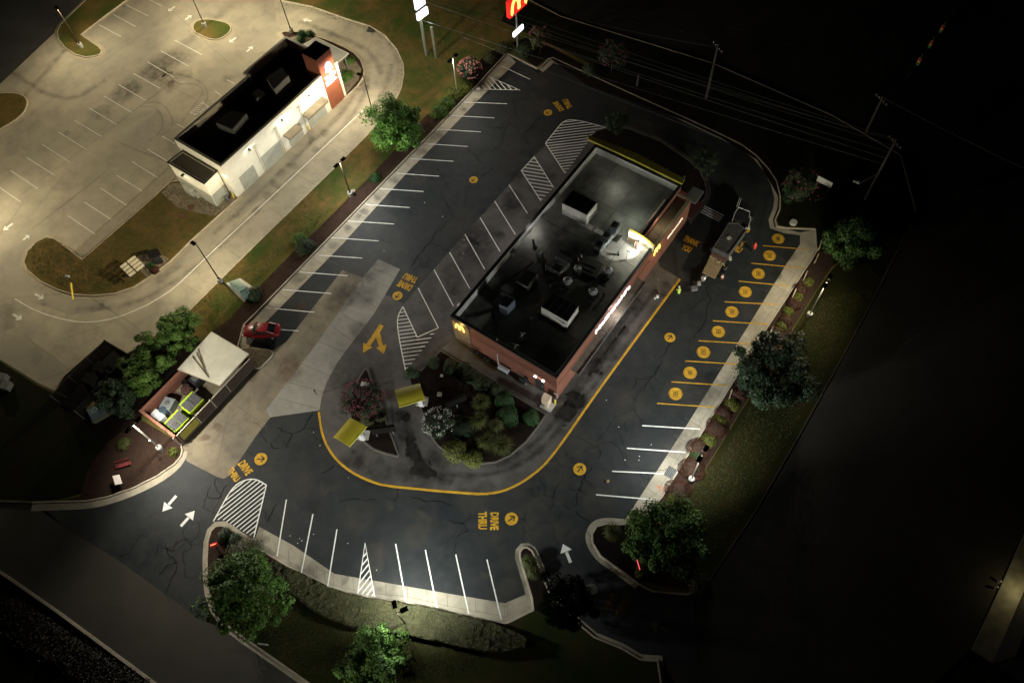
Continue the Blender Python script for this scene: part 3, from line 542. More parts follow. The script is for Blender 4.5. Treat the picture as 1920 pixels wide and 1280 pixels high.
# storm drain grates
def grate(c, name='drain_grate', s=.75, a=0):
    k = MB(); p = P(*c, .035); k.box(p, (s, s, .02), a)
    o = struct('storm_drain', k, dgrey); k = MB()
    for i in range(6): k.box(p+Matrix.Rotation(a, 3, 'Z') @ Vector(((i-2.5)*s/6.5, 0, .014)), (.04, s*.9, .012), a)
    struct('grate_bars', k, galv, o)
grate((697,55), s=1.3, a=.4); grate((1259,886), s=1.15)

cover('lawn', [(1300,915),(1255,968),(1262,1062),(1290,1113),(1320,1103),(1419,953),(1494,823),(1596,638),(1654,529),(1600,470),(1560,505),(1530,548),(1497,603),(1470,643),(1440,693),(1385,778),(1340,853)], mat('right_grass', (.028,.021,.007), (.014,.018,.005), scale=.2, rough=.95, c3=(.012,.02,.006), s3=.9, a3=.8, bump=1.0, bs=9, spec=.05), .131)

cover('verge', [(-80,636),(0,678),(71,723),(130,750),(236,664),(262,785),(205,832),(170,878),(152,925),(112,936),(60,938),(-135,930),(-135,645)], dark_grass, .132)  # dark sheet over the left lawn, shade put into its colour

st = MB()
for _ in range(60):
    st.stain(P(random.uniform(620,1330), random.uniform(140,960)), random.uniform(1.0,3.5), .0200+random.random()*.0008, random.uniform(0,3), random.uniform(.4,1.2))
for _ in range(40): st.stain(P(random.uniform(400,1150), random.uniform(880,1120)), random.uniform(.8,2.6), .0200+random.random()*.0008, random.uniform(0,3), random.uniform(.4,1.2))
o = struct('dust_film', st, stainmat('dust', (.07,.064,.056), .75), lot); o['kind'] = 'stuff'
k = MB()
for i in range(9):
    a = (1142+i*43.5, 17+i*13.6); k.ribbon([P(*a, -.02), P(a[0]+11, a[1]+3.6, -.02)], .15, -.02)
for i in range(8): k.ribbon([P(1100+i*90, -30+i*27, -.02), P(1124+i*90, -23+i*27, -.02)], .15, -.02)
struct('road_marking', k, shaded_p)

k = MB(); gp = smooth([(343,846),(341,858),(328,876),(296,899),(251,921),(201,938.5),(160,946),(112,947),(60,949)], 2); k.ribbon(PL(gp), 1.0, .012); struct('gutter', k, gut_conc)
k = MB(); gp = smooth([(1196,981),(1160,978),(1136,976),(1115,981),(1104,999),(1105,1018),(1121,1045),(1160,1071),(1195,1098)], 2); k.ribbon(PL(gp), .7, .0125); struct('gutter', k, gut_conc)

cover('verge', [(1105,118),(1180,171),(1285,218),(1352,248),(1392,266),(1417,288),(1442,314),(1457,338),(1465,370),(1464,394),(1456,412),(1460,422),(1475,425),(1527,427),(1534,470),(1560,500),(1600,468),(1652,526),(1717,400),(1688,292),(1560,217),(1335,119),(1180,72),(1052,32),(960,-10),(940,40),(1000,68)], dark_grass, .1345)  # dark grass laid over the front lawn as painted shade
# ================================================================ LIGHTS
def shaped_light(name, loc, power, col, fwd=None, back=.3, maxdeg=105, exp=1.25, rad=.12, cut=28, off=.4):
    """a luminaire: intensity rises towards the throw angle, is cut off near the horizontal and is weaker behind the head"""
    ld = bpy.data.lights.new(name, 'POINT'); ld.energy = power; ld.color = col; ld.shadow_soft_size = rad
    ld.use_nodes = True; t = ld.node_tree; L = t.links.new; em = t.nodes['Emission']
    g = N(t, 'ShaderNodeTexCoord'); s = N(t, 'ShaderNodeSeparateXYZ'); L(g.outputs['Normal'], s.inputs[0])
    def M(op, a, b=None, c=None, clamp=False):
        n = N(t, 'ShaderNodeMath', operation=op); n.use_clamp = clamp
        for i, q in enumerate((a, b, c)):
            if q is None: continue
            if isinstance(q, (int, float)): n.inputs[i].default_value = q
            else: L(q, n.inputs[i])
        return n.outputs[0]
    dn = M('MULTIPLY', s.outputs[2], -1.0)           # cosine from straight down
    cc = M('MAXIMUM', dn, cos(radians(70)))
    k = M('POWER', cc, -exp)
    lim = M('MULTIPLY', M('SUBTRACT', dn, cos(radians(maxdeg))), 1/(cos(radians(maxdeg-cut))-cos(radians(maxdeg))), clamp=True)
    k = M('MULTIPLY', k, lim)
    if fwd is not None:
        nd = M('MULTIPLY', M('MAXIMUM', M('SUBTRACT', dn, .55), 0.0), 1.25)
        f = M('ADD', M('MULTIPLY_ADD', s.outputs[0], 1.0, off), nd, clamp=True)
        f = M('MULTIPLY_ADD', f, 1-back, back); k = M('MULTIPLY', k, f)
    L(k, em.inputs['Strength'])
    o = bpy.data.objects.new(name, ld); C.objects.link(o); o.location = loc
    if fwd is not None: o.rotation_euler = (0, 0, math.atan2(fwd[1], fwd[0]))
    return o
WARM = (1, .875, .60); NEUT = (1, .955, .84); COOL = (.93, 1, .93)
def spot(loc, to, power, col, size=120, blend=1.0, rad=.05):
    ld = bpy.data.lights.new('spot_light', 'SPOT'); ld.energy = power*9; ld.color = col; ld.spot_size = radians(size); ld.spot_blend = blend; ld.shadow_soft_size = rad
    o = bpy.data.objects.new('spot_light', ld); C.objects.link(o); o.location = loc
    o.rotation_euler = (Vector(to)-Vector(loc)).to_track_quat('-Z', 'Y').to_euler(); return o

# ================================================================ LAMP POSTS
def lamp_post(base, h, heads, label, group='lamp posts of the parking lots', pole=None, light=None, base_h=.75, cam_at=None):
    """heads = list of (direction, arm); light = (power, colour, forward, back)"""
    b = P(*base); z0 = .12
    r = root('street_lamp', (b.x, b.y, z0), label, 'street lamp', group)
    k = MB(); k.lathe((b.x, b.y, z0), [(.33,-.1),(.33,base_h-.06),(.28,base_h)], 20); mk('concrete_base', k, conc_m, r)
    k = MB(); k.box((b.x, b.y, z0+base_h+.015), (.36,.36,.03)); k.tube([(b.x, b.y, z0+base_h), (b.x, b.y, h)], [.085,.065], 8); mk('pole', k, pole or bronze_m, r)
    for d, arm in heads:
        d = Vector((cos(d), sin(d), 0)); a = Vector((b.x, b.y, h-.12)); e = a+d*arm
        k = MB(); k.tube([a, e], .04, 6); mk('arm', k, pole or bronze_m, r)
        k = MB(); ang = math.atan2(d.y, d.x); c = e+d*.33+Vector((0,0,.04))
        k.box(c, (.72,.44,.10), ang, tilt=('Y', .03)); k.box(c+Vector((0,0,.07)), (.5,.3,.06), ang); hd = mk('lamp_head', k, black_m, r)
        k = MB(); k.box(c-Vector((0,0,.062)), (.5,.32,.015), ang); mk('lens', k, lens_m, hd)
        if light:
            pw, col, fw, bk = light[:4]; of = light[4] if len(light) > 4 else .4
            shaped_light('luminaire', c-Vector((0,0,.13)), pw, col, fw, bk, off=of)
    return r
YP, YM, XP, XM = pi/2, -pi/2, 0, pi
W = 2400
lamp_post((858,178), 6.5, [(YP,.35),(YM,.25)], 'lamp post in the shrubs beside the hatched triangle near the pink tree', light=(W*.26, NEUT, (1,-.1), .55), pole=pale_pole)
lamp_post((658.5,368), 6.5, [(YP,.3),(YM,.3)], 'dark lamp post with two heads on the mulch strip beside a small square planter', light=(W*.62, (.97,.98,.93), (1,-.2), .45))
lamp_post((303,843), 6.9, [(YP,.35),(YM,.35)], 'pale lamp post with a side floodlight beside the brick dumpster yard', light=(W*1.15, (1,.94,.80), (.9,.45), .06, .45), pole=pale_pole)
lamp_post((1515.5,594), 7.3, [(YP,.45),(YM,.2)], 'lamp post on the round white footing where mulch meets lawn', light=(W*.60, (1,.92,.68), (-1,-.3), .14, .35), pole=pale_pole)
lamp_post((1294.7,901.5), 7.4, [(YP,.5),(YM,.15)], 'lamp post rising between round dark red shrubs beside the pale gutter', light=(W*1.15, (.97,1,.94), (-.8,.6), .05, .22), pole=pale_pole)
lamp_post((763.8,1172), 6.3, [(2.5,.45),(1.0,.4)], 'lamp post with two square heads standing in the long clipped hedge', light=(W*1.2, (.96,1,.93), (-.5,.85), .12, .15))
lamp_post((153.6,90), 7.4, [(-.3,.1)], 'leaning-looking tall lamp post on the curved grass island of the far lot', light=(W*1.05, WARM, (1,-.4), .3))
lamp_post((385,51), 7.4, [(YP,.2),(YM,.2)], 'tall lamp post in the small grass oval', light=(W*.78, WARM, None, 1))
lamp_post((547,62), 7.4, [(XM,.2)], 'lamp post in the stone bed behind the flat-roofed white building', light=(W*1.3, WARM, (-.8,.2), .8))
lamp_post((700,215), 6.9, [(XM,.35)], 'lamp post half hidden by the big maple beside the curved drive lane', light=(W*1.35, WARM, (-1,.1), .5))
lamp_post((414.4,529), 7.6, [(XM,.35)], 'lamp post beside the green transformer cabinet', light=(W*1.35, WARM, (-1,0), .5))
lamp_post((-40,420), 7.4, [(XP,.3)], 'unseen added lamp post at the far left edge of the concrete lot', light=(W*1.7, WARM, (1,0), .6))  # added post out of view, standing in for light from the left
lamp_post((575,1420), 8.0, [(YP,.4)], 'unseen added street lamp just below the lower edge of the picture', light=(W*.3, (1,.97,.85), (0,1), .5))  # added post out of view, lights the south lawn and street
k = MB(); bb = ORG['street_lamp.002']; k.tube([(bb.x, bb.y, 3.3), (bb.x+.35, bb.y-.1, 3.35)], .03, 6); k.box((bb.x+.4, bb.y-.1, 3.32), (.2,.2,.22), .5); mk('floodlight', k, galv, bpy.data.objects['street_lamp.002'])

# ================================================================ MAIN RESTAURANT
brick_m = brick('red_brick', (.25,.075,.042), (.19,.055,.032), (.16,.10,.07), bw=.3, bh=.1)
stone_m = brick('stone_veneer', (.30,.22,.12), (.18,.13,.075), (.08,.06,.04), bw=.5, bh=.16, seam=.02)
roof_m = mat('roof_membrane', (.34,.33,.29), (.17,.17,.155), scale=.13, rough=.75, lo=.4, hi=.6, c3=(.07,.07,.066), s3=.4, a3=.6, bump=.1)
par_in = mat('parapet_inner', (.52,.52,.50), (.40,.40,.38), scale=.6, c3=(.12,.12,.11), s3=2, a3=.4)
cope_m = mat('coping', (.045,.045,.045), rough=.35, metal=.4)
yel_m = mat('yellow_fascia', (.34,.29,.03), (.26,.22,.025), scale=1)
x0, x1, y0, y1, ZP, ZR = -34.5, -20.55, 31.66, 61.55, 5.2, 4.1
XB = -22.35                                  # the parapet steps back here over the drive-through wing
YB = 51.2
R = root('restaurant', (x0, y0, 0), 'brick restaurant with a flat dark roof full of units and a lit arch', 'restaurant')
def wallbox(a, b, m=brick_m, name='wall', par=R): k = MB(); k.bbox(a, b); return mk(name, k, m, par)
T = .3
wallbox((x0,y0,0),(x1,y0+T,ZP)); wallbox((x0,y0+T,0),(x0+T,y1-T,ZP)); wallbox((x0,y1-T,0),(XB,y1,ZP))
wallbox((x1-T,y0+T,0),(x1,YB,ZP)); wallbox((XB-T,YB,ZR-1),(XB,y1-T,ZP)); wallbox((XB,YB,ZR-.8),(x1-T,YB+T,ZP-.35), mat('cream_curb', (.55,.53,.45), (.45,.43,.36), scale=1))
wallbox((x1-T-.05,YB+.02,0),(x1-.01,y1-.6,4.35)); wallbox((XB,y1-.9,0),(x1-.31,y1-.6,4.35))
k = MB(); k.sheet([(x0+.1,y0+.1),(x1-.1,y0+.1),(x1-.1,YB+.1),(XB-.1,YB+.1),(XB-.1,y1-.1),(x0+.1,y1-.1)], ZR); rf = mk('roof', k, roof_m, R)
k = MB(); k.sheet([(XB,YB+T),(x1-.3,YB+T),(x1-.3,y1-.9),(XB,y1-.9)], 3.75); mk('roof', k, mat('low_roof', (.22,.19,.13), (.16,.14,.10), scale=1, c3=(.08,.07,.055), s3=1, a3=.5), R)
# inner parapet faces and copings
k = MB(); w = .035
k.bbox((x0+T,y0+T,ZR),(x0+T+w,y1-T,ZP-.02)); k.bbox((x0+T+w,y1-T-w,ZR),(XB-T,y1-T,ZP-.02)); k.bbox((XB-T-w,YB,ZR),(XB-T,y1-T-w,ZP-.02)); k.bbox((x0+T+w,y0+T,ZR),(x1-T,y0+T+w,ZP-.02)); k.bbox((x1-T-w,y0+T+w,ZR),(x1-T,YB,ZP-.02))
mk('parapet_lining', k, par_in, R)
k = MB(); z0, z1 = ZP, ZP+.06; e = .05
k.bbox((x0-e,y0-e,z0),(x1+e,y0+T+e,z1)); k.bbox((x0-e,y0+T+e,z0),(x0+T+e,y1+e,z1)); k.bbox((x0+T+e,y1-T-e,z0),(XB+e,y1+e,z1)); k.bbox((XB-T-e,YB+T,z0),(XB+e,y1-T-e,z1)); k.bbox((x1-T-e,y0+T+e,z0),(x1+e,YB+T,z1))
mk('coping', k, cope_m, R); k = MB(); k.bbox((x1-T-.1,YB+T+.02,4.35),(x1+.05,y1-.55,4.41)); k.bbox((XB,y1-.95,4.35),(x1-T-.1,y1-.55,4.41))
mk('coping', k, mat('tan_coping', (.26,.22,.15), rough=.5), R)
k = MB(); z = ZP+.075
k.ribbon([(x0,y0),(x1,y0),(x1,YB)], .04, z); k.ribbon([(x0+T,y0+T),(x1-T,y0+T),(x1-T,YB)], .04, z); mk('coping_edge', k, galv, R)
# stone corner panel, band courses, door, mural
wallbox((x0-.05,y0-.06,0),(x0+2.35,y0-.003,4.5), stone_m, 'stone_panel'); wallbox((x0-.06,y0-.06,0),(x0-.003,y0+3,4.5), stone_m, 'stone_panel')
wallbox((x0-.08,y0-.09,4.5),(x0+2.42,y0-.003,ZP-.02), dgrey, 'fascia')
k = MB(); k.bbox((x0+2.35,y0-.04,3.2),(x1+.04,y0-.002,3.3)); k.bbox((x0+2.35,y0-.035,3.75),(x1+.03,y0-.002,3.8)); k.bbox((x1+.002,y0,3.2),(x1+.05,YB,3.3)); mk('band_course', k, mat('band', (.12,.04,.025)), R)
k = MB(); k.bbox((-23.3,y0-.05,.15),(-22.2,y0-.003,2.35)); dr = mk('door', k, dgrey, R); k = MB(); k.bbox((-22.4,y0-.1,1.1),(-22.3,y0-.05,1.35)); mk('handle', k, galv, dr)
k = MB()
for i in range(5): k.bbox((x0-.03,y0+5+i*4.4,.9),(x0-.004,y0+7.8+i*4.4,2.6))
glass_m = mat('window_glass', (.02,.022,.025), rough=.08, spec=.8)
for i in range(5):
    k = MB(); k.bbox((x0-.05,y0+5+i*4.4,.9),(x0-.004,y0+7.8+i*4.4,2.6)); f = mk('window_frame', k, dgrey, R); k = MB(); k.bbox((x0-.06,y0+5.1+i*4.4,1.0),(x0-.051,y0+7.7+i*4.4,2.5)); mk('window', k, glass_m, f)
# glowing arch signs
def arch(mb, o, r, u, n, t=.09, dep=.08, seg=10):
    """double arch letter on the frame o + r*x + u*y, x,y in 0..1, thickness out along n"""
    for cx in (.27, .73):
        pts = []
        for i in range(seg+1):
            a = pi*i/seg; x = cx-cos(a)*.25; y = sin(a)
            pts.append((x, y))
        pts = [(cx-.25-.02, 0)]*(cx < .5)+pts+[(cx+.25+.02, 0)]*(cx > .5)
        for (xa, ya), (xb, yb) in zip(pts, pts[1:]):
            A = o+r*xa+u*ya; B = o+r*xb+u*yb; d = (B-A)
            if d.length < 1e-4: continue
            s = n.cross(d).normalized()*t/2; q = n*dep
            mb.add([A-s, A+s, B+s, B-s, A-s+q, A+s+q, B+s+q, B-s+q], [(0,1,2,3),(7,6,5,4),(0,4,5,1),(2,6,7,3),(1,5,6,2),(3,7,4,0)])
arch_m = mat('arch_light', (.9,.6,.1), emit=(1,.62,.12), es=3.0)
S = Vector((0,-1,0)); E = Vector((1,0,0)); Z = Vector((0,0,1))
k = MB(); arch(k, Vector((x0+.45,y0-.07,3.25)), Vector((1.2,0,0)), Z*.95, S, t=.13); mk('arch_sign', k, arch_m, R)
k = MB(); arch(k, Vector((x1+.02,52.2,3.2)), Vector((0,1.3,0)), Z*1.0, E, t=.14); mk('arch_sign', k, arch_m, R)
def lamp(o, pw, col, rad=.1):
    pw *= 5; ld = bpy.data.lights.new('sign_and_fill_glow', 'POINT'); ld.energy = pw; ld.color = col; ld.shadow_soft_size = rad; q = bpy.data.objects.new('sign_and_fill_glow', ld); C.objects.link(q); q.location = o; return q
lamp((x0+1.0,y0-.5,3.6), 22, (1,.6,.15)); lamp((x1+.5,52.8,3.6), 22, (1,.55,.15))
# lit name over the drive-through side
k = MB(); lay_text(k, "McDonald's", Vector((x1+.10,39.3,3.55)), Vector((0,7.3,0)), Z*.7, E, bold=.0, ext=.06); mk('lit_lettering', k, mat('white_letters', (.9,.9,.9), emit=(1,.93,.95), es=1.9), R)
lamp((x1+.6,43,3.7), 30, (1,.9,.85), .3)
k = MB(); lay_text(k, "McDonald's", Vector((x1+.04,55.6,2.5)), Vector((0,3.6,0)), Z*.55, E, bold=.01, ext=.03); mk('lit_lettering', k, mat('dim_letters', (.8,.75,.6), emit=(1,.85,.6), es=.7), R)
# east awning along the drive-through lane
k = MB(); ya, yb = 34.4, 48.7
k.bbox((x1+.01,ya,2.72),(x1+1.05,yb,2.77)); aw = mk('awning', k, mat('awning_panel', (.17,.15,.12), (.12,.105,.085), scale=1, c3=(.07,.055,.04), s3=1.5, a3=.6), R)
k = MB(); k.bbox((x1+1.05,ya,2.70),(x1+1.12,yb,2.86))
for i in range(8): yy = ya+(yb-ya)*i/7; k.bbox((x1+.02,yy-.03,2.775),(x1+1.05,yy+.03,2.80))
mk('awning_frame', k, grey_m, aw)
k = MB(); k.bbox((x1+.002,36.4,.9),(x1+.08,38.0,2.2)); f = mk('service_window', k, dgrey, R); k = MB(); k.bbox((x1+.005,44.4,.9),(x1+.08,46.0,2.2)); mk('service_window', k, dgrey, R)
# raised sign wall crossing the roof, floodlit on its south face
k = MB(); n = 12; top = [(-23.9+3.3*i/n, 6.15-.75*(i/n)**2.6) for i in range(n+1)]
vs = [(x, YB+.55, z) for x, z in [(-23.9,4.15)]+top+[(-20.62,4.15)]]; vs2 = [(x, YB+.85, z) for x, _, z in vs]; m_ = len(vs)
k.add(vs+vs2, [tuple(range(m_)), tuple(range(2*m_-1, m_-1, -1))]+[(i, i+m_, (i+1)%m_+m_, (i+1)%m_) for i in range(m_)])
sw = mk('sign_wall', k, mat('cream_stucco', (.62,.58,.42), (.5,.46,.32), scale=1), R)
k = MB(); k.bbox((-23.8,YB+.5,4.15),(-22.4,YB+.545,4.95)); k.bbox((-22.4,YB+.5,4.9),(-21.3,YB+.545,5.0)); mk('stone_panel', k, stone_m, R)
k = MB(); pts = [(x, YB+.7, z+.03) for x, z in top]; k.tube(pts, .07, 6); mk('yellow_fascia', k, mat('lit_yellow', (.75,.6,.06)), sw)
spot((-22.3,YB-1.5,6.6), (-22.3,YB+.6,5.2), 60, (1,.98,.80), 120); spot((-20.7,YB-.35,6.3), (-24.2,YB-.5,4.1), 200, (1,.99,.88), 64, .35)
lamp((-22.2,YB-1.3,6.2), 40, (1,1,.86), .15); lamp((-24.6,54.5,5.9), 26, (.9,1,.8), .3); lamp((-29,57.5,5.9), 16, (1,1,.86), .1); lamp((-22.0,55.5,5.2), 14, (1,.85,.6), .2)  # lamps over the north deck are added fill for the roof
k = MB(); k.tube([(-22.6,YB-1.9,ZR),(-22.6,YB-1.9,5.3),(-22.6,YB-1.6,5.45)], .03, 6); k.box((-22.6,YB-1.5,5.45), (.4,.2,.16)); mk('roof_floodlight', k, galv, R)
# pale back of the street-side sign seen over the low wing
k = MB(); k.bbox((XB-.62,52.6,4.95),(XB-.52,58.4,5.5)); sg = mk('sign_back', k, mat('sign_back', (.30,.21,.18), (.22,.16,.14), scale=2), R)
k = MB(); pts = [(XB-.64,52.9+.25*i,5.05+(.35 if i % 2 else 0)) for i in range(21)]; k.tube(pts, .025, 5); mk('sign_bracing', k, dgrey, sg)
k = MB(); k.bbox((XB-.9,52.1,ZR),(XB-.45,52.6,5.3)); mk('control_box', k, dgrey, R)
# yellow blade canopy on the street front
k = MB(); a, b = P(1101,253,5.7), P(1284,336,5.7); a2, b2 = P(1104,262,5.7), P(1279,345,5.7)
k.prism([a, (a+b)/2+Vector((0,.5,0)), b, b2, (a2+b2)/2+Vector((0,.1,0)), a2], 5.52, 5.78); mk('yellow_fascia', k, yel_m, R)
k = MB(); k.bbox((x0+1.2,y1+.0,5.4),(XB-.3,y1+.25,5.46)); 
for i in range(6): k.bbox((x0+.8+i*2.2,y1-.1,5.52),(x0+.95+i*2.2,y1+1.2,5.58))
mk('canopy_bracket', k, unit_m, R)
k = MB(); k.bbox((x1-.9,y1-.6,3.9),(x1+.6,y1+1.6,4.02)); mk('canopy', k, mat('glass_canopy', (.16,.17,.165), rough=.3), R)
k = MB(); k.bbox((-24.9,61.55,4.9),(-24.4,61.75,5.05)); mk('front_light', k, mat('front_glow', (1,1,1), emit=(.9,.85,1), es=14), R)
# west wall light with yellow band
k = MB(); k.bbox((x0-.12,y0+14.4,4.2),(x0-.002,y0+24,4.36)); mk('light_band', k, mat('band_glow', (.8,.75,.4), emit=(1,.9,.55), es=.9), R)
fl = P(976,427,4.2); k = MB(); k.box((x0-.2,fl.y,4.2), (.36,.42,.26)); mk('wall_floodlight', k, mat('flood_glow', (1,1,1), emit=(1,1,.98), es=60), R)
shaped_light('wall_light', (x0-.62, fl.y, 4.0), 150, (1,.98,.95), (-1,0), .5, maxdeg=92, cut=20, exp=1.2); lamp((x0+.5, fl.y, ZP+.5), 16, (1,.97,.92))
shaped_light('wall_light', (x0-.5, y0+2, 4.3), 110, (.95,.93,1), (-1,0), .5, maxdeg=92, cut=20, exp=1.2)
shaped_light('wall_light', (-22.7, y0-.35, 2.9), 26, (1,.86,.82), (0,-1), .6, maxdeg=92, cut=20, exp=1.0, rad=.05)
for q in (-23.4,-22.4): k = MB(); k.bbox((q,y0-.16,2.75),(q+.28,y0-.005,2.9)); mk('door_light', k, mat('door_glow', (1,.9,.85), emit=(1,.82,.75), es=10), R)
for yy, pw in ((37.5,60),(44,110)): shaped_light('awning_light', (x1+1.3, yy, 2.65), pw, (1,.93,.9), (1,0), .2, maxdeg=92, cut=20, exp=1.2)
k = MB(); c = Vector((-20.25,31.2,2.6)); k.tube([c, c+Vector((.25,-.25,.1))], .04, 6); k.box(c+Vector((.3,-.3,.05)), (.16,.16,.2)); k.box(c+Vector((-.1,-.2,.3)), (.22,.1,.12)); k.box(c+Vector((0,0,-.2)), (.16,.14,.2)); mk('camera_bracket', k, unit_m, R)
k = MB(); k.tube([(-28.3,y0-.15,.2),(-28.3,y0-.15,2.7),(-28.1,y0-.15,2.9)], .06, 8); mk('downpipe', k, unit_m, R)
# west and north coping glow strip under the eaves is left to the lamps

# ---- rooftop equipment (each stands on the roof and can be lifted away)
def px_box(mb, pts, zt, zb, mi=0, inset=0): 
    q = PL(pts, zt); q = offset(q, inset) if inset else q; mb.prism(q, zb, zt, mi)
def roof_unit(pts, zt, label, louvre=4, name='air_conditioner'):
    c = sum((P(*p, zt) for p in pts), Vector((0,0,0)))/len(pts); r = root(name, (c.x, c.y, ZR), label, 'air conditioner', 'large units on the restaurant roof')
    k = MB(); px_box(k, pts, zt-.06, ZR+.25); bd = mk('casing', k, unit_m, r)
    k = MB(); px_box(k, pts, ZR+.25, ZR+.002, inset=.2); mk('curb', k, grey_m, r)
    q = [P(*p, zt) for p in pts]; k = MB(); k.prism(offset(q, .05), zt-.055, zt-.01); mk('top_panel', k, dgrey, bd)
    k = MB()
    for i in range(louvre+1):
        t = i/louvre; A = q[0]+(q[3]-q[0])*t; B = q[1]+(q[2]-q[1])*t; k.ribbon([A, B], .05, zt+.004)
    k.ribbon([q[0], q[3]], .05, zt+.007); mk('ribs', k, galv, bd)
    return r
roof_unit([(1054.2,381),(1074,356),(1119.8,379.4),(1100,402.8)], 6.4, 'pale boxy air conditioner near the front of the restaurant roof')
u = roof_unit([(1015,575),(1036,547),(1085,573),(1064,603)], 6.3, 'pale boxy air conditioner with a side duct among the mushroom fans')
k = MB(); px_box(k, [(1031,589),(1034,585),(1062,601),(1059,608)], 5.7, 5.05); mk('duct', k, unit_m, u)
def small_unit(pts, zt, label, plat=None, m=grey_m, ribs=True):
    c = sum((P(*p, zt) for p in pts), Vector((0,0,0)))/len(pts); r = root('roof_unit', (c.x, c.y, ZR), label, 'roof unit')
    k = MB(); px_box(k, pts, zt, ZR+.12); mk('casing', k, m, r)
    if plat: k = MB(); px_box(k, plat, ZR+.14, ZR+.003); mk('platform', k, galv, r)
    if ribs:
        q = [P(*p, zt+.012) for p in pts]; k = MB(); k.prism(offset(q, .12), zt, zt+.02); mk('lid', k, dgrey, r)
    return r
small_unit([(935.4,570.2),(946.6,553),(965.5,561.6),(950.9,577)], 5.75, 'small dark rooftop unit on a wide flat platform near the west corner', [(923,566),(941,546),(973,565),(949,596)], mat('blue_grey', (.10,.11,.135), rough=.4))
small_unit([(969,527),(984,503),(1008,512),(989,538)], 5.35, 'long low make-up air unit on the middle of the restaurant roof')
for i, (pts, lb) in enumerate([([(1114,461),(1123,447),(1134,452),(1125,467)], 'dark condenser nearest the rooftop hatch side of the row'), ([(1127,444),(1136,430),(1149,437),(1140,451)], 'middle dark condenser of the row beside the floodlit roof strip'), ([(1143,426),(1151,413),(1163,418),(1155,432)], 'dark condenser at the street end of the row by the floodlit strip')]):
    c = sum((P(*p, 5.6) for p in pts), Vector((0,0,0)))/4; r = root('condenser', (c.x, c.y, ZR), lb, 'condenser', 'row of condensers on the restaurant roof')
    k = MB(); px_box(k, pts, 5.6, ZR+.2); mk('casing', k, mat('condenser_casing', (.07,.08,.085), rough=.35, metal=.3), r)
    k = MB(); k.lathe((c.x, c.y, 5.605), [(.36,0),(.36,.06),(.28,.07)], 16); mk('fan_guard', k, black_m, r)
    k = MB()
    for dx, dy in ((-.35,-.35),(.35,-.35),(.35,.35),(-.35,.35)): k.box((c.x+dx, c.y+dy, ZR+.1), (.1,.1,.2))
    mk('feet', k, galv, r)
k = MB(); a, b = P(1124,474,5.0), P(1168,424,5.0)
for t in (0,.5,1): q = a+(b-a)*t; k.tube([(q.x,q.y,ZR),(q.x,q.y,5.35)], .03, 6)
for z in (4.95,5.35): k.tube([(a.x,a.y,z),(b.x,b.y,z)], .03, 6)
tag(mk('guard_rail', k, galv), 'short galvanised pipe rail beside the row of rooftop condensers', 'rail')
k = MB()
for i in range(7): a, b = P(1150+i*2.8, 436+i*1.0, ZR+.12), P(1139+i*2.8, 448+i*1.0, ZR+.12); k.tube([a, b], .05, 6)
tag(mk('refrigerant_pipes', k, black_m), 'bundle of black refrigerant pipes crossing the floodlit strip of the roof', 'pipes')
def fan(c, s, label, skirt=True):
    p = P(*c, ZR+1.1); r = root('exhaust_fan', (p.x, p.y, ZR), label, 'exhaust fan', 'mushroom exhaust fans on the restaurant roof')
    k = MB(); k.box((p.x, p.y, ZR+.2), (1.0*s, 1.0*s, .4)); mk('curb', k, grey_m, r)
    k = MB(); k.lathe((p.x, p.y, ZR+.4), [(.30*s,0),(.26*s,.45*s),(.34*s,.5*s),(.48*s,.62*s),(.50*s,.72*s),(.42*s,.78*s)], 20); mk('housing', k, galv, r, sm=False)
    k = MB(); k.lathe((p.x, p.y, ZR+.4+.78*s), [(.34*s,0),(.34*s,.16*s),(.26*s,.26*s),(.08*s,.3*s)], 20); mk('cap', k, grey_m, r)
    if skirt: k = MB(); k.tube([(p.x-.55*s, p.y-.75*s, ZR+.3), (p.x+.75*s, p.y-.75*s, ZR+.3)], .04, 6); mk('grease_tray', k, galv, r)
fan((1140,506), 1.0, 'mushroom fan closest to the lit drive-through wall'); fan((1112,546), 1.0, 'mushroom fan just off the corner of the ducted air conditioner')
fan((1064.5,526), 1.05, 'mushroom fan behind the ducted air conditioner'); fan((1083.5,502), .9, 'mushroom fan next to the two curved vent pipes', False); fan((1011,468), .6, 'small lone mushroom fan on the west side of the roof', False)
for c, lb in (((1084,484),'curved white vent pipe on the roof, the one nearer the mushroom fans'),((1089.5,477),'curved white vent pipe on the roof, the one farther from the fans')):
    p = P(*c, ZR+.5); k = MB(); k.tube([(p.x,p.y,ZR),(p.x,p.y,ZR+.55),(p.x+.06,p.y-.1,ZR+.72),(p.x+.2,p.y-.25,ZR+.74),(p.x+.3,p.y-.36,ZR+.6)], .06, 8); tag(mk('vent_pipe', k, unit_m), lb, 'vent pipe', 'curved vent pipes')
p = P(1044,506,ZR); r = root('roof_hatch', p, 'dark roof hatch inside a thin pipe guard rail', 'roof hatch')
k = MB(); k.box(p+Vector((0,0,.2)), (.9,1.1,.4)); mk('lid', k, dgrey, r)
k = MB(); c4 = [p+Vector((x,y,0)) for x, y in ((-1,-.8),(.9,-.8),(1.1,.9),(-.8,.9))]
for z in (.55,1.0):
    for i in range(3): k.tube([c4[i]+Z*z, c4[i+1]+Z*z], .022, 5)
for q in c4: k.tube([q, q+Z*1.0], .025, 5)
mk('guard_rail', k, galv, r)
r = root('equipment_platform', P(1112,497,ZR), 'low dark equipment platform between the mushroom fans on the roof', 'platform'); k = MB(); px_box(k, [(1094,478),(1131,494),(1117,521),(1083,506)], ZR+.35, ZR+.004); mk('deck', k, mat('platform_dark', (.09,.09,.08), (.06,.06,.055), scale=1), r)
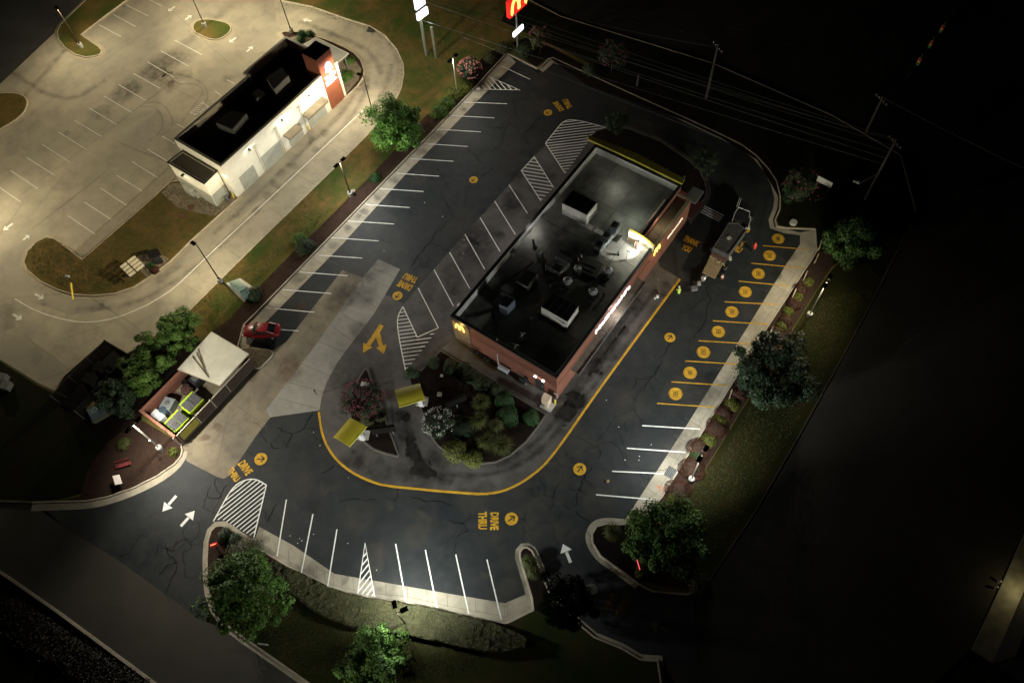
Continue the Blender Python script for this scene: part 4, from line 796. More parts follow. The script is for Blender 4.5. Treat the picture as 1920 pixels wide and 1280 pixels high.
k = MB(); [k.tube([P(x,y,ZR+.42), P(x+22,y+10,ZR+.42)], .05, 6) for x, y in ((1092,500),(1097,492))]; mk('pipe_run', k, galv, r)
for i, (c, h_, lb) in enumerate([((1000,455),.5,'short vent stub on the roof beside the lone small fan'),((1052,470),.4,'short vent stub on the roof above the pipe-railed hatch'),((1160,478),.5,'short vent stub in the floodlit part of the roof'),((1132,555),.45,'short vent stub near the eastern parapet of the roof'),((1030,540),.5,'short vent stub behind the ducted air conditioner'),((995,600),.4,'short vent stub south of the ducted air conditioner')]):
    p = P(*c, ZR); k = MB(); k.lathe(p, [(.12,0),(.10,h_),(.17,h_+.02),(.15,h_+.12),(.03,h_+.16)], 10); tag(mk('vent_stub', k, grey_m), lb, 'vent')
k = MB()
for yy_ in (37.2, 43.1, 49.0, 54.9): k.ribbon([(x0+.4,yy_),(x1-.4 if yy_ < YB else XB-.4,yy_)], .06, ZR+.006)
for xx_ in (-31, -27.4, -24): k.ribbon([(xx_,y0+.4),(xx_,YB if xx_ > -22 else y1-.4)], .05, ZR+.008)
tag(mk('membrane_seams', k, mat('seam', (.06,.06,.055)), rf), kind='stuff')
def aerial(c, label, h=1.0, dish=False):
    p = P(*c, ZR); r = root('aerial', p, label, 'aerial', 'aerials on the restaurant roof'); k = MB(); k.tube([p, p+Z*h], .03, 6); k.box(p+Z*.05, (.6,.6,.1)); mk('mast', k, galv, r)
    k = MB()
    if dish: k.lathe(p+Z*h, [(.05,0),(.3,.12),(.42,.28),(.40,.28),(.28,.14)], 18)
    else: k.tube([p+Z*h+Vector((-.35,0,0)), p+Z*h+Vector((.35,.2,.1))], .03, 6); k.tube([p+Z*h*.8+Vector((0,-.3,0)), p+Z*h*.8+Vector((.1,.35,0))], .03, 6)
    mk('antenna', k, unit_m, r)
aerial((979,634), 'crossed aerial on the roof, the one farther in from the eave'); aerial((967,655), 'crossed aerial almost at the south eave of the roof', .9); aerial((960,478), 'thin wire dish by the west parapet of the roof', .6, True)
k = MB(); p = P(932,637,ZP); k.box(p+Z*.05, (.14,.3,.1), .4); tag(mk('security_camera', k, unit_m), 'small white camera on the south parapet coping of the restaurant', 'camera')
k = MB(); pts = jit([P(*q, ZR) for q in ((943,580),(930,582),(905,590),(875,592),(862,594))], 2, .05); k.tube([q+Z*(ZR+.03) for q in pts], .035, 5); k.tube([q+Z*(ZR+.03) for q in jit([P(*w_, ZR) for w_ in ((926,582),(928,605),(931,632))], 2, .03)], .03, 5)
k.tube([q+Z*(ZR+.03) for q in jit([P(*w_, ZR) for w_ in ((945,530),(930,550),(918,565))], 2, .06)], .035, 5); k.tube([q+Z*(ZR+.03) for q in jit([P(*w_, ZR) for w_ in ((1000,490),(960,520),(925,545))], 3, .06)], .03, 5)
tag(mk('roof_cables', k, black_m), 'black cables snaking over the south end of the restaurant roof', 'cables')
sheet_b = MB()
for c, r_ in [((900,560),2.5),((880,585),2),((1130,500),3),((1100,350),4),((1040,440),3),((1020,640),4),((1080,480),2.5),((950,520),2.4)]: sheet_b.stain(P(*c, ZR+.01), r_, ZR+.012, random.uniform(0,3), .7)
tag(mk('roof_stains', sheet_b, MATS['dirt_film'], R), kind='stuff')
# items along the south wall
p = P(947,690,.6); k = MB(); k.tube([(p.x-.65,y0-.45,.75),(p.x+.65,y0-.45,.75)], .32, 16); r = root('storage_tank', (p.x,y0-.45,.15), 'silver horizontal tank on legs against the brick wall by the walkway', 'tank'); mk('tank_body', k, mat('tank_steel', (.5,.52,.55), rough=.35, metal=.5), r)
k = MB(); [k.box((p.x+dx,y0-.45,.3), (.08,.5,.35)) for dx in (-.45,.45)]; mk('cradle', k, dgrey, r)
p = P(983,710,.5); r = root('gas_meter', (p.x,y0-.35,.15), 'dark meter cluster with pipes at the foot of the brick wall', 'meter'); k = MB(); k.box((p.x,y0-.3,.7), (.9,.4,.7)); k.box((p.x+.3,y0-.35,1.15), (.3,.25,.25)); mk('casing', k, dgrey, r); k = MB(); k.tube([(p.x-.6,y0-.2,.15),(p.x-.6,y0-.2,1.3),(p.x,y0-.2,1.3)], .04, 6); k.box((p.x+.5,y0-.55,.45),(.18,.14,.3)); mk('pipes', k, galv, r)
p = P(905,672,.4); k = MB(); 
for i in range(6): k.blob((p.x-1.4+i*.5,y0-.3,.3), (.26,.2,.28), 8, 5, .2)
tag(mk('black_bags', k, mat('black_plastic', (.012,.012,.013), rough=.3)), 'row of low black lumps lying against the south brick wall', 'bags')
p = P(1029,758,1); r = root('utility_cabinet', (p.x,p.y,.15), 'lit tan utility cabinet on a slab at the restaurant corner', 'cabinet')
k = MB(); px_box(k, [(1015,746),(1021,735),(1034,742),(1027,754)], 1.9, .3); mk('casing', k, mat('tan_cabinet', (.55,.45,.33), (.45,.37,.27), scale=2), r)
k = MB(); px_box(k, [(1012,762),(1020,748),(1042,758),(1032,772)], .3, .155); mk('slab', k, conc_m, r)
def bollard(c, label, h=1.05, group='yellow steel bollards'):
    p = P(*c); k = MB(); k.lathe((p.x,p.y,0), [(.1,0),(.1,h-.08),(.07,h-.02),(.02,h)], 12); return tag(mk('bollard', k, mat('bollard_yellow', (.68,.52,.05), rough=.5)), label, 'bollard', group)
bollard((1041,757), 'yellow bollard between the tan cabinet and the restaurant corner')

# ================================================================ WHITE RESTAURANT ACROSS THE LANE
cream = mat('cream_render', (.70,.67,.57), (.62,.59,.49), scale=.6, c3=(.4,.37,.28), s3=2, a3=.2)
rust = mat('rust_panel', (.24,.075,.035), (.19,.06,.03), scale=.8)
T2 = root('restaurant', (-80,33,0), 'white restaurant with a black flat roof and a tall rust-brown sign tower', 'restaurant')
ax, bx, ya, yb, ZT = -79.9, -71.35, 32.75, 54.75, 6.0
yj = 46.3
def wb(a, b, m=cream, name='wall'): k = MB(); k.bbox(a, b); return mk(name, k, m, T2)
wb((ax,ya,0),(bx,ya+.25,ZT)); wb((bx-.25,ya+.25,0),(bx,yb-.25,ZT)); wb((ax,ya+.25,0),(ax+.25,yj,ZT)); wb((ax-.9,yj,0),(ax-.65,yb,ZT)); wb((ax-.65,yb-.25,0),(bx,yb,ZT)); wb((ax-.65,yj,0),(ax+.25,yj+.25,ZT))
k = MB(); k.sheet([(ax+.2,ya+.2),(bx-.2,ya+.2),(bx-.2,yb-.2),(ax-.7,yb-.2),(ax-.7,yj+.2),(ax+.2,yj+.2)], 4.8); mk('roof', k, mat('black_roof', (.014,.014,.014), (.02,.02,.019), scale=.4, rough=.8), T2)
k = MB(); lin = .04
for a, b in (((ax+.25,ya+.25),(ax+.25+lin,yj)),((ax-.65,yj+.25),(ax-.65+lin,yb-.25)),((ax-.65+lin,yb-.25-lin),(bx-.25,yb-.25))): k.bbox((*a,4.8),(*b,ZT-.03))
mk('parapet_lining', k, mat('parapet_grey', (.38,.34,.26), (.28,.25,.2), scale=.7), T2)
k = MB(); e = .04
for a, b in (((ax-e,ya-e),(bx+e,ya+.3)),((bx-.3,ya+.3),(bx+e,yb+e)),((ax-e,ya+.3),(ax+.3,yj)),((ax-.94,yj-e),(ax-.6,yb+e)),((ax-.6,yb-.3),(bx-.3,yb+e)),((ax-.6,yj-e),(ax-e,yj+.3))): k.bbox((*a,ZT),(*b,ZT+.05))
mk('coping', k, mat('coping_grey', (.30,.28,.22), rough=.5), T2)
k = MB()
for yy, wd in ((34.2,2.6),(38.3,3.6),(43.2,2.6),(47.2,3.4)): k.bbox((bx+.003,yy,0.1),(bx+.05,yy+wd,2.5))
mk('wall_panel', k, mat('grey_render', (.33,.33,.28), (.28,.28,.24), scale=1), T2)
# front annex
pts = [(315,304.4),(343,283.3),(407,321.3),(383,344.5)]; k = MB(); px_box(k, pts, 4.6, .1); an = mk('annex', k, cream, T2)
q = offset(PL(pts, 4.6), .25); k = MB(); k.prism(q, 4.602, 4.606); mk('annex_roof', k, mat('annex_roof', (.07,.06,.045), (.05,.042,.032), scale=.6), an)
k = MB(); q2 = [tuple(v) for v in offset(PL(pts, 4.6), 0)]; k.ribbon(q2, .28, 4.66, True); mk('coping', k, mat('coping_brown', (.05,.042,.035), rough=.5), an)
qq = PL(pts, 4.6); k = MB(); zc_ = [min(v.x for v in qq), max(v.x for v in qq), min(v.y for v in qq), max(v.y for v in qq)]
k.bbox((zc_[0]+.05,zc_[2]-.03,.1),(zc_[1]-.05,zc_[2]-.004,2.2)); k.bbox((zc_[1]+.004,zc_[2]+.1,.1),(zc_[1]+.03,zc_[3]-.1,2.2)); mk('wall_panel', k, MATS['grey_render'], an)
k = MB(); k.box((zc_[0]+2.2,zc_[2]-.35,.9), (1.5,.5,1.3)); k.box((zc_[0]+3.4,zc_[2]-.25,.7), (.5,.4,.9)); mk('service_box', k, MATS['grey_render'], an)
k = MB(); c = Vector((zc_[1]+.6,zc_[2]+1.2,.1)); k.tube([c, c+Z*.9, c+Vector((0,.8,.9))], .09, 8); k.tube([c+Vector((.3,.2,0)), c+Vector((.3,.2,.8))], .07, 8); k.box(c+Vector((-.2,.3,.5)), (.4,.3,.5)); mk('meter_pipes', k, grey_m, an)
# sign tower
zt = 8.6; tw = (-73.9,51.55,-71.3,54.3); k = MB(); k.bbox((tw[0],tw[1],0),(tw[2],tw[3],zt)); tow = mk('sign_tower', k, rust, T2)
k = MB(); k.bbox((tw[0]-.03,tw[1]-.03,zt),(tw[2]+.03,tw[3]+.03,zt+.08)); mk('coping', k, black_m, tow)
k = MB(); cc = Vector((tw[2]+.02, 53.05, 6.3)); sc_ = 1.0
bell = [(-.95,-.35),(-.75,.0),(-.68,.45),(-.45,.85),(0,1.0),(.45,.85),(.68,.45),(.75,.0),(.95,-.35),(.35,-.52),(0,-.75),(-.35,-.52)]
vs = [cc+Vector((0, x*.78, z*.95)) for x, z in bell]; v2 = [v+E*.12 for v in vs]; n = len(vs); k.add(vs+v2, [tuple(range(n-1,-1,-1)), tuple(range(n, 2*n))]+[(i,(i+1)%n,(i+1)%n+n,i+n) for i in range(n)]); mk('bell_sign', k, mat('bell_light', (.9,.6,.9), emit=(1,.62,1), es=3.2), tow)
k = MB()
for s, z in (('TACO',4.75),('BELL',3.95)): lay_text(k, s, Vector((tw[2]+.03,51.9,z)), Vector((0,2.0,0)), Z*.6, E, bold=.01, ext=.08)
mk('lit_lettering', k, mat('tower_letters', (.95,.9,1), emit=(1,.93,1), es=3), tow)
lamp((tw[2]+.8,53.0,6.2), 7, (.75,.3,1), .3); lamp((tw[2]+1.0,52.8,4.2), 3, (1,.8,1), .3)
k = MB(); pts = [(570.6,83.6),(592.5,70.3),(653.4,100.8),(632.3,118)]; k.prism(PL(pts, 3.3), 3.15, 3.3); cn = mk('canopy', k, mat('grey_canopy', (.26,.26,.24), (.22,.22,.205), scale=1), T2)
k = MB(); k.ribbon([tuple(v) for v in PL(pts, 3.3)], .12, 3.31, True); mk('canopy_edge', k, mat('canopy_edge', (.45,.43,.38)), cn)
k = MB(); 
for q in pts[1:3]: v = offset(PL(pts, 3.3), .5); 
for v in offset(PL(pts, 3.3), .45)[:]: k.box((v.x, v.y, 1.6), (.14,.14,3.1))
mk('canopy_post', k, grey_m, cn)
# awnings, downpipes, lamps on the lane side
k = MB(); k.box((bx+.62,48.6,2.95), (1.15,3.9,.35)); k.box((bx+.62,48.6,3.16), (1.22,3.96,.05)); mk('awning', k, mat('brown_awning', (.20,.165,.115), (.15,.125,.09), scale=1.2), T2)
k = MB(); k.box((bx+.65,43.9,2.6), (1.25,2.4,.3)); mk('awning', k, MATS['brown_awning'], T2)
for yy in (38.0,42.1,46.6):
    k = MB(); k.tube([(bx+.09,yy,0),(bx+.09,yy,4.7)], .06, 6); k.box((bx+.14,yy,4.75), (.26,.3,.24)); mk('downpipe', k, mat('downpipe_paint', (.40,.37,.29)), T2)
for yy, pw in ((37.2,12),(43.3,55),(48.5,95)):
    k = MB(); k.box((bx+.22,yy,5.1), (.36,.22,.18)); mk('wall_lamp', k, black_m, T2)
    shaped_light('wall_wash', (bx+.62, yy, 5.35), pw*4.2, (1,.95,.74), None, 1, maxdeg=100, exp=.3, rad=.06)
k = MB(); k.box((zc_[0]+2.5,zc_[2]-.22,3.9), (.24,.4,.2)); mk('wall_lamp', k, black_m, T2); shaped_light('wall_wash', (zc_[0]+2.5,zc_[2]-.7,3.9), 40, (1,.92,.62), None, 1, maxdeg=100, exp=.3); shaped_light('wall_wash', (zc_[1]+.8,zc_[2]+2.5,4.2), 45, (1,.92,.62), None, 1, maxdeg=100, exp=.3)
for c, lb in (((440,372),'yellow bollard at the near corner of the white restaurant'),((491,326),'yellow bollard at the first downpipe of the white restaurant'),((535,286),'yellow bollard under the small brown awning'),((580,245),'yellow bollard between the two brown awnings'),((622,204),'yellow bollard at the foot of the rust-brown sign tower')): bollard(c, lb, .95)
def tb(pts, zt, zb, name, label, m, cat='roof unit'):
    k = MB(); px_box(k, pts, zt, zb); c = sum((P(*p, zt) for p in pts), Vector((0,0,0)))/4; r = root(name, (c.x,c.y,zb), label, cat, 'units on the black roof'); mk('casing', k, m, r)
    k = MB(); q = offset(PL(pts, zt), .1); k.prism(q, zt, zt+.03); mk('lid', k, MATS['black_roof'], r); return r
rm = mat('roof_unit_grey', (.055,.055,.05), (.04,.04,.036), scale=2)
tb([(404,230),(432,207),(462,213),(436,243)], 6.5, 4.82, 'roof_unit', 'squat grey unit nearest the camera on the black roof', rm)
tb([(499,146),(528,126),(541,142),(514,168)], 6.6, 4.82, 'roof_unit', 'grey louvred unit in the middle of the black roof', rm)
tb([(470,178),(484,166),(494,172),(481,186)], 5.8, 4.82, 'roof_unit', 'low unit beside the louvred one on the black roof', rm)

# ---------------------------------------------------------------- menu boards and order point of the far lane
r = root('menu_board', P(262,506), 'cream slatted menu board on a frame in the dry grass by the drive lane', 'menu board')
c = P(250,502,1.5); ex = (P(262,489,1.5)-P(237,508,1.5)); ex.z = 0; ex.normalize(); ey = Vector((-ex.y, ex.x, 0))
for i in range(4):
    k = MB(); zz = 2.25-.0*i; o = c+(-ey)*(-.75+.48*i)
    for s, w_ in ((-.62,.85),(.55,1.15)): k.box(Vector((o.x,o.y,2.0-.14*i))+ex*s, (w_,.34,.12), math.atan2(ex.y, ex.x), tilt=('X',.25))
    mk('board_panel', k, mat('board_cream', (.58,.52,.38), (.5,.45,.33), scale=2), r)
k = MB(); 
for s in (-.9,-.05,.9): k.box(c+ex*s+Vector((0,0,-.45)), (.12,1.5,.12), math.atan2(ex.y, ex.x)); k.tube([P(262,500)+ex*s*.7, c+ex*s*.7+Vector((0,0,-.5))], .06, 6)
mk('frame', k, dgrey, r)
r = root('menu_board', P(288,478), 'black-topped order screen standing in the stones by the drive lane', 'menu board')
k = MB(); k.prism(PL([(273,471),(295,465),(302,477),(280,485)], 2.0), 1.85, 2.0); mk('cap', k, black_m, r)
k = MB(); k.prism(offset(PL([(273,471),(295,465),(302,477),(280,485)], 2.0), .3), .13, 1.85); mk('screen', k, dgrey, r)
r = root('clearance_sign', P(137,563), 'yellow height bar hanging from a post over the drive lane', 'clearance sign')
k = MB(); k.tube([P(155,548), P(131,521,2.9)], .05, 6)
a = P(154,547); k = MB(); k.tube([(a.x,a.y,.1),(a.x,a.y,2.9)], .06, 8); b_ = P(132,522,2.9); k.tube([(a.x,a.y,2.85),(b_.x,b_.y,2.85)], .05, 6); mk('post', k, bronze_m, r)
k = MB(); u_, v_ = P(133,531,2.6), P(136.5,562,2.6); k.tube([u_, v_], .11, 10); mk('height_bar', k, MATS['bollard_yellow'], r)
k = MB(); p = P(126,518,2.95); k.box(p, (.5,.3,.2), .5); mk('sensor_box', k, unit_m, r)
r = root('transformer', P(455,560), 'pale green transformer cabinet on a concrete pad beside the lamp post', 'transformer')
k = MB(); px_box(k, [(429,529),(446,523),(460,536),(446,543)], 1.5, .2); k.add([], []); mk('casing', k, mat('transformer_green', (.27,.35,.28), (.22,.29,.24), scale=2), r)
k = MB(); px_box(k, [(446,543),(460,536),(468,548),(456,556)], 1.1, .2); mk('front_compartment', k, mat('transformer_teal', (.13,.20,.19)), r)
k = MB(); k.prism(PL([(423,531),(450,521),(482,543),(457,566)], .17), .12, .17); mk('concrete_pad', k, conc_m, r)
for c, lb in (((341,405),'brown round utility cover in the dry grass, the lower one'),((358,389),'brown round utility cover in the dry grass, the upper one')):
    k = MB(); k.lathe(P(*c,.12), [(.42,0),(.42,.06),(.34,.08)], 16); tag(mk('utility_cover', k, mat('brown_cover', (.10,.045,.03))), lb, 'cover', 'round utility covers')
k = MB(); k.lathe(P(664,362,.12), [(.32,0),(.32,.5),(.26,.52)], 4); r = mk('planter', k, mat('planter_tan', (.32,.25,.2))); tag(r, 'small square tan planter beside the foot of the lamp post', 'planter')
k = MB(); k.lathe(P(664,361,.64), [(.18,0),(.18,.02),(.1,.03)], 8); mk('soil', k, dmulch, r)
k = MB(); k.lathe(P(1487,419,.12), [(.45,0),(.45,.35),(.38,.4)], 16); tag(mk('utility_cover', k, conc_m), 'pale round concrete cover in the dark bed behind the numbered bays', 'cover')

# ================================================================ POLE SIGNS, UTILITY POLES, WIRES
def hgt(base, top):
    B = P(*base); d = FW*F+RT*(top[0]-960)-UP*(top[1]-640); s = (B.x*d.x+B.y*d.y)/(d.x*d.x+d.y*d.y); return H+d.z*s
def psign(base, top, r_, label):
    b = P(*base); r = root('pole_sign', (b.x,b.y,.12), label, 'sign'); return b, r
b, r = psign((800,105), None, .2, 'tall twin-post sign with white glowing panels between the two lots')
b2 = P(818,109); k = MB(); k.tube([(b.x,b.y,.1),(b.x,b.y,11.5)], .22, 10); k.tube([(b2.x,b2.y,.1),(b2.x,b2.y,5.4)], .2, 10); mk('post', k, mat('olive_post', (.10,.105,.08)), r)
wh = mat('sign_white', (1,1,1), emit=(.92,.97,1), es=1.5)
k = MB(); q = P(800,23,7.3); d = (P(806,12,7.3)-P(785,37,7.3)); d.z = 0; d.normalize()
d = Vector((.12,1,0)).normalized(); nn = Vector((d.y,-d.x,0))
def slab(mb, c, hw, hh, t, d): 
    n_ = Vector((d.y,-d.x,0)); vs = [c+d*sx*hw+Z*sz*hh+n_*sn*t for sn in (-1,1) for sz in (-1,1) for sx in (-1,1)]
    mb.add(vs, [(0,2,3,1),(4,5,7,6),(0,1,5,4),(2,6,7,3),(0,4,6,2),(1,3,7,5)])
cz = Vector((b.x+.3,b.y+.25,7.2)); slab(k, cz, 1.0, .55, .15, d); mk('lit_panel', k, wh, r)
k = MB(); slab(k, Vector((b.x+.3,b.y+.1,9.5)), .9, 1.1, .15, d); mk('lit_panel', k, wh, r)
k = MB(); slab(k, cz-nn*.2, 1.1, .65, .04, d); mk('frame', k, black_m, r); lamp(cz+nn*1.2-Z*.8, 34, (.9,1,.9), .3)
b, r = psign((971,97), None, .1, 'tall pole with red sign, yellow arches and a white board')
k = MB(); k.tube([(b.x,b.y,.1),(b.x,b.y,11.5)], .12, 10); mk('post', k, galv, r)
k = MB(); hb = hgt((971,97),(970,58)); slab(k, Vector((b.x+.15,b.y+.1,hb)), 1.1, .36, .12, Vector((.05,1,0)).normalized()); mk('lit_panel', k, mat('board_white', (1,1,1), emit=(.94,1,.99), es=2.2), r)
c = Vector((b.x+.1,b.y+.1,hgt((971,97),(966,6)))); dd = Vector((.05,1,0)).normalized(); k = MB(); slab(k, c, 1.9, 1.25, .3, dd); rp = mk('red_panel', k, mat('sign_red', (.7,.02,.02), emit=(1,.03,.02), es=.7), r)
k = MB(); arch(k, c+Vector((.32,0,0))-dd*1.6-Z*.7, dd*3.2, Z*1.9, E, t=.42, dep=.14); mk('arch_sign', k, mat('sign_yellow', (.9,.7,.1), emit=(1,.78,.15), es=2.0), rp)
lamp(Vector((b.x+1.6,b.y,4.4)), 5, (.9,1,1), .3); lamp(c+Vector((1.6,0,-.6)), 8, (1,.3,.15), .4)
wood = mat('pole_wood', (.06,.05,.04), (.04,.033,.027), scale=3)
def upole(base, top, label, arm=True):
    B = P(*base); h = hgt(base, top); r = root('utility_pole', (B.x,B.y,0), label, 'utility pole', 'wooden utility poles'); k = MB(); k.tube([(B.x,B.y,-.1),(B.x,B.y,h)], [.19,.12], 10); mk('pole', k, wood, r)
    if arm: k = MB(); k.box((B.x,B.y,h-.6), (2.2,.12,.12), -.5); mk('crossarm', k, wood, r); k = MB(); [k.lathe((B.x+q*cos(-.5),B.y+q*sin(-.5),h-.54), [(.05,0),(.07,.08),(.04,.16)], 8) for q in (-.95,-.4,.4,.95)]; mk('insulators', k, galv, r)
    return Vector((B.x,B.y,h)), r
t1, up1 = upole((1621,375),(1685,262),'tallest utility pole where all the overhead wires meet'); t2, _ = upole((1324,186),(1345,82),'thin utility pole standing alone in the dark beyond the wires')
t3, _ = upole((1195,162),(1222,143),'short leaning wooden stub under the wires', False)
t4, _ = upole((1624,248),(1652,180),'faint utility pole beyond the junction of the wires')
wire_m = mat('wire', (.11,.11,.10), rough=.5)
k = MB(); k.tube([Vector((t1.x,t1.y,5.0)), P(1610,345,6.2), P(1600,338,6.3)], .05, 6); k.box(P(1606,340,6.25), (.7,.3,.14), .4); mk('lamp_arm', k, unit_m, up1)
def wire(a, za, b, label, sag=.5):
    A = P(*a, za); B = Vector(b); pts = [A+(B-A)*t-Z*sag*4*t*(1-t) for t in [i/16 for i in range(17)]]
    k = MB(); k.tube(pts, .016, 4); tag(mk('overhead_wire', k, wire_m), label, 'wire', 'overhead wires above the front verge')
for i, (a, za, b) in enumerate([((760,-48),9.2,t1-Z*.1),((760,-36),9.0,t1-Z*.5),((760,-28),8.8,t1-Z*.6+Vector((.8,-.4,0))),((760,-16),8.6,t1-Z*.7-Vector((.8,-.4,0))),((740,-15),7.6,t1-Z*2.2),((780,-4),6.6,t1-Z*3.2)]):
    wire(a, za, b, ['topmost overhead wire, highest up the tall utility pole','second overhead wire from the top of the tall pole','third overhead wire from the top, on the crossarm end','fourth overhead wire from the top, on the inner crossarm','fifth overhead wire, first below the crossarm','sixth overhead wire, thick cable low on the tall pole'][i])
wire((790,38), 6.2, t1-Z*4.2, 'lowest overhead cable, passing over the corner of the dark lot', .2)
wire((866,69), 6.4, P(1345,258,6.3), 'short low cable ending above the dark lot', .15)
wire((1100,40), 9.0, t2-Z*.6, 'faint wire reaching the lone thin utility pole', .2)
wire(tuple((1653,182)), 7.0, P(1950,330,7.5), 'faint wire running off to the right from the far pole', .2)
a, b = P(1700,140,6.3), P(1800,10,6.3)
for i, c in enumerate([(1724,114),(1746,82),(1767,53)]):
    p = P(*c, 5.9); r = root('traffic_light', p, ['nearest of the three hanging traffic lights over the junction','middle of the three hanging traffic lights','farthest of the three hanging traffic lights'][i], 'traffic light', 'traffic lights over the junction')
    k = MB(); k.box(p, (.4,.35,1.15)); k.tube([p+Z*.55, p+Z*1.0], .03, 5); mk('housing', k, mat('signal_yellow', (.25,.13,.04)), r)
    for j, q in enumerate(((.5,.02,.01),(.9,.45,.05),(.02,.3,.1))):
        k = MB(); k.tube([p+Vector((0,-.17,.36-.36*j)), p+Vector((0,-.34,.36-.36*j))], .14, 10); mk('signal_visor', k, mat('visor%d' % j, q, emit=q, es=.03), r)
k = MB(); k.tube([P(1700,146,7.0), P(1724,114,6.9), P(1767,53,6.9), P(1800,5,7.2)], .03, 4); tag(mk('span_wire', k, wire_m), 'span wire carrying the three traffic lights', 'wire')
r = root('notice_board', P(1548,362), 'white notice board on two thin legs in the dark verge', 'notice board')
k = MB(); a, b = P(1534.5,335,1.6), P(1558,347,1.6); d = (b-a).normalized(); slab(k, (a+b)/2, 1.0, .45, .04, d); mk('board', k, mat('notice_white', (.6,.6,.52), (.4,.4,.34), scale=3), r)
k = MB(); [k.tube([(a+b)/2+d*s-Z*1.5, (a+b)/2+d*s-Z*.4], .03, 5) for s in (-.8,.8)]; mk('legs', k, galv, r)
k = MB(); k.prism([P(1527,378),P(1552,368),P(1552.5,369),P(1528,379.5)], .13, .3); tag(mk('fallen_plank', k, wood), 'pale plank lying on the dark verge below the notice board', 'plank')
def rail(pts, label):
    k = MB(); q = PL(pts, .75)
    for a, b in zip(q, q[1:]): k.box((a+b)/2, ((b-a).length, .12, .14), math.atan2((b-a).y, (b-a).x))
    r = root('timber_rail', ((q[0]+q[-1])/2)*1.0-Z*.6, label, 'rail', 'timber rail sections in the mulch'); mk('beam', k, mat('rail_timber', (.42,.33,.22), (.3,.24,.16), scale=3), r); k = MB()
    for v in q: k.box((v.x,v.y,.4), (.14,.14,.56))
    mk('post', k, mat('rail_timber', (.4,.3,.2)), r)
for pts, lb in (([(1541,449),(1537,463)],'timber rail section at the top of the mulch bed'),([(1535,476),(1530,487)],'timber rail section beside the kerb corner of the last numbered bay'),([(1514,508),(1509,520)],'timber rail section next to the faint green shrub'),([(1493,542),(1487,555)],'timber rail section between the dark red shrubs'),([(1449,613),(1444,625)],'weathered timber rail section near the green mounds'),([(1373,730),(1368,745)],'timber rail section in the shade of the big dark tree')): rail(pts, lb)
# ================================================================ BRICK DUMPSTER YARD
ex0, ex1, ey0, ey1, eh = -57.3, -51.75, 4.25, 15.9, 1.95
r = root('dumpster_yard', (ex0, ey0, 0), 'brick walled dumpster yard with slatted brown gates', 'enclosure')
k = MB(); k.bbox((ex0,ey0,0),(ex1,ey0+.22,eh)); k.bbox((ex0,ey0+.22,0),(ex0+.22,ey1,eh)); k.bbox((ex0+.22,ey1-.22,0),(ex1,ey1,eh)); mk('wall', k, brick_m, r)
k = MB(); k.bbox((ex0-.04,ey0-.04,eh),(ex1,ey0+.26,eh+.07)); k.bbox((ex0-.04,ey0+.26,eh),(ex0+.26,ey1,eh+.07)); mk('coping', k, mat('brick_cap', (.28,.12,.08), (.2,.09,.06), scale=4), r)
k = MB(); k.sheet([(ex0,ey0),(ex1+.2,ey0),(ex1+.2,ey1),(ex0,ey1)], .16); mk('slab', k, old_conc, r)
gate_m = mat('gate_boards', (.075,.05,.038), (.05,.035,.028), scale=4, rough=.8)
yy = [ey0+.25, 7.3, 9.6, 11.9, ey1]
for i in range(4):
    k = MB(); k.bbox((ex1+.05,yy[i]+.04,.15),(ex1+.11,yy[i+1]-.04,eh)); gt = mk('gate', k, gate_m, r); k = MB()
    n = int((yy[i+1]-yy[i])/.16)
    for j in range(n): k.bbox((ex1+.112,yy[i]+.08+j*.16,.2),(ex1+.135,yy[i]+.17+j*.16,eh-.05))
    mk('slats', k, mat('gate_slats', (.10,.07,.055), (.07,.05,.038), scale=5), gt)
    k = MB(); k.bbox((ex1+.03,yy[i]+.04,eh),(ex1+.14,yy[i+1]-.04,eh+.05)); k.bbox((ex1+.112,yy[i],.1),(ex1+.17,yy[i]+.05,eh)); k.bbox((ex1+.14,yy[i]+.05,.14),(ex1+.17,yy[i+1]-.05,.2)); mk('gate_frame', k, mat('gate_steel', (.36,.33,.27), rough=.5), gt)
k = MB(); k.bbox((ex1+.142,4.75,.45),(ex1+.16,7.15,1.75)); pn = mk('gate_panel', k, mat('yellow_panel', (.42,.36,.04), (.30,.26,.03), scale=1.5, c3=(.6,.55,.4), s3=3, a3=.4), r)
for q in (ey0-.12, 9.6): k = MB(); k.lathe((ex1+.08,q,0), [(.09,0),(.09,eh+.15),(.03,eh+.22)], 10); mk('gate_post', k, mat('gate_steel', (.4,.4,.4)), r)
rz = 2.35; pts = [(332.4,692.4),(396.4,621.3),(466.5,663),(411.6,722.9)]
k = MB(); k.prism(PL(pts, rz), rz-.14, rz); ro = mk('roof', k, mat('white_roof', (.66,.64,.54), (.56,.54,.45), scale=.5, c3=(.4,.37,.28), s3=1.5, a3=.25), r)
k = MB(); q = PL(pts, rz); k.ribbon([tuple(v) for v in q], .07, rz+.006, True); mk('roof_trim', k, mat('roof_trim', (.3,.25,.17)), ro)
k = MB(); [k.tube([(v.x,v.y,.15),(v.x,v.y,rz-.15)], .05, 6) for v in offset(q, .3)]; mk('roof_post', k, grey_m, ro)
for a, b, lb in [((360,668),(390,706),'thin stick lying on the white yard roof, left one'),((368,661),(391,708),'dark pole lying on the white yard roof, middle one'),((371,655),(384,690),'faint rod lying on the white yard roof, right one')]:
    k = MB(); k.tube([P(*a, rz+.05), P(*b, rz+.05)], .035, 6); tag(mk('loose_pole', k, mat('pole_brown', (.16,.12,.08))), lb, 'pole', 'poles lying on the yard roof')
lime = mat('lime_steel', (.42,.62,.02), (.36,.54,.02), scale=2, rough=.5); limeD = mat('lime_dark', (.16,.20,.02), rough=.6)
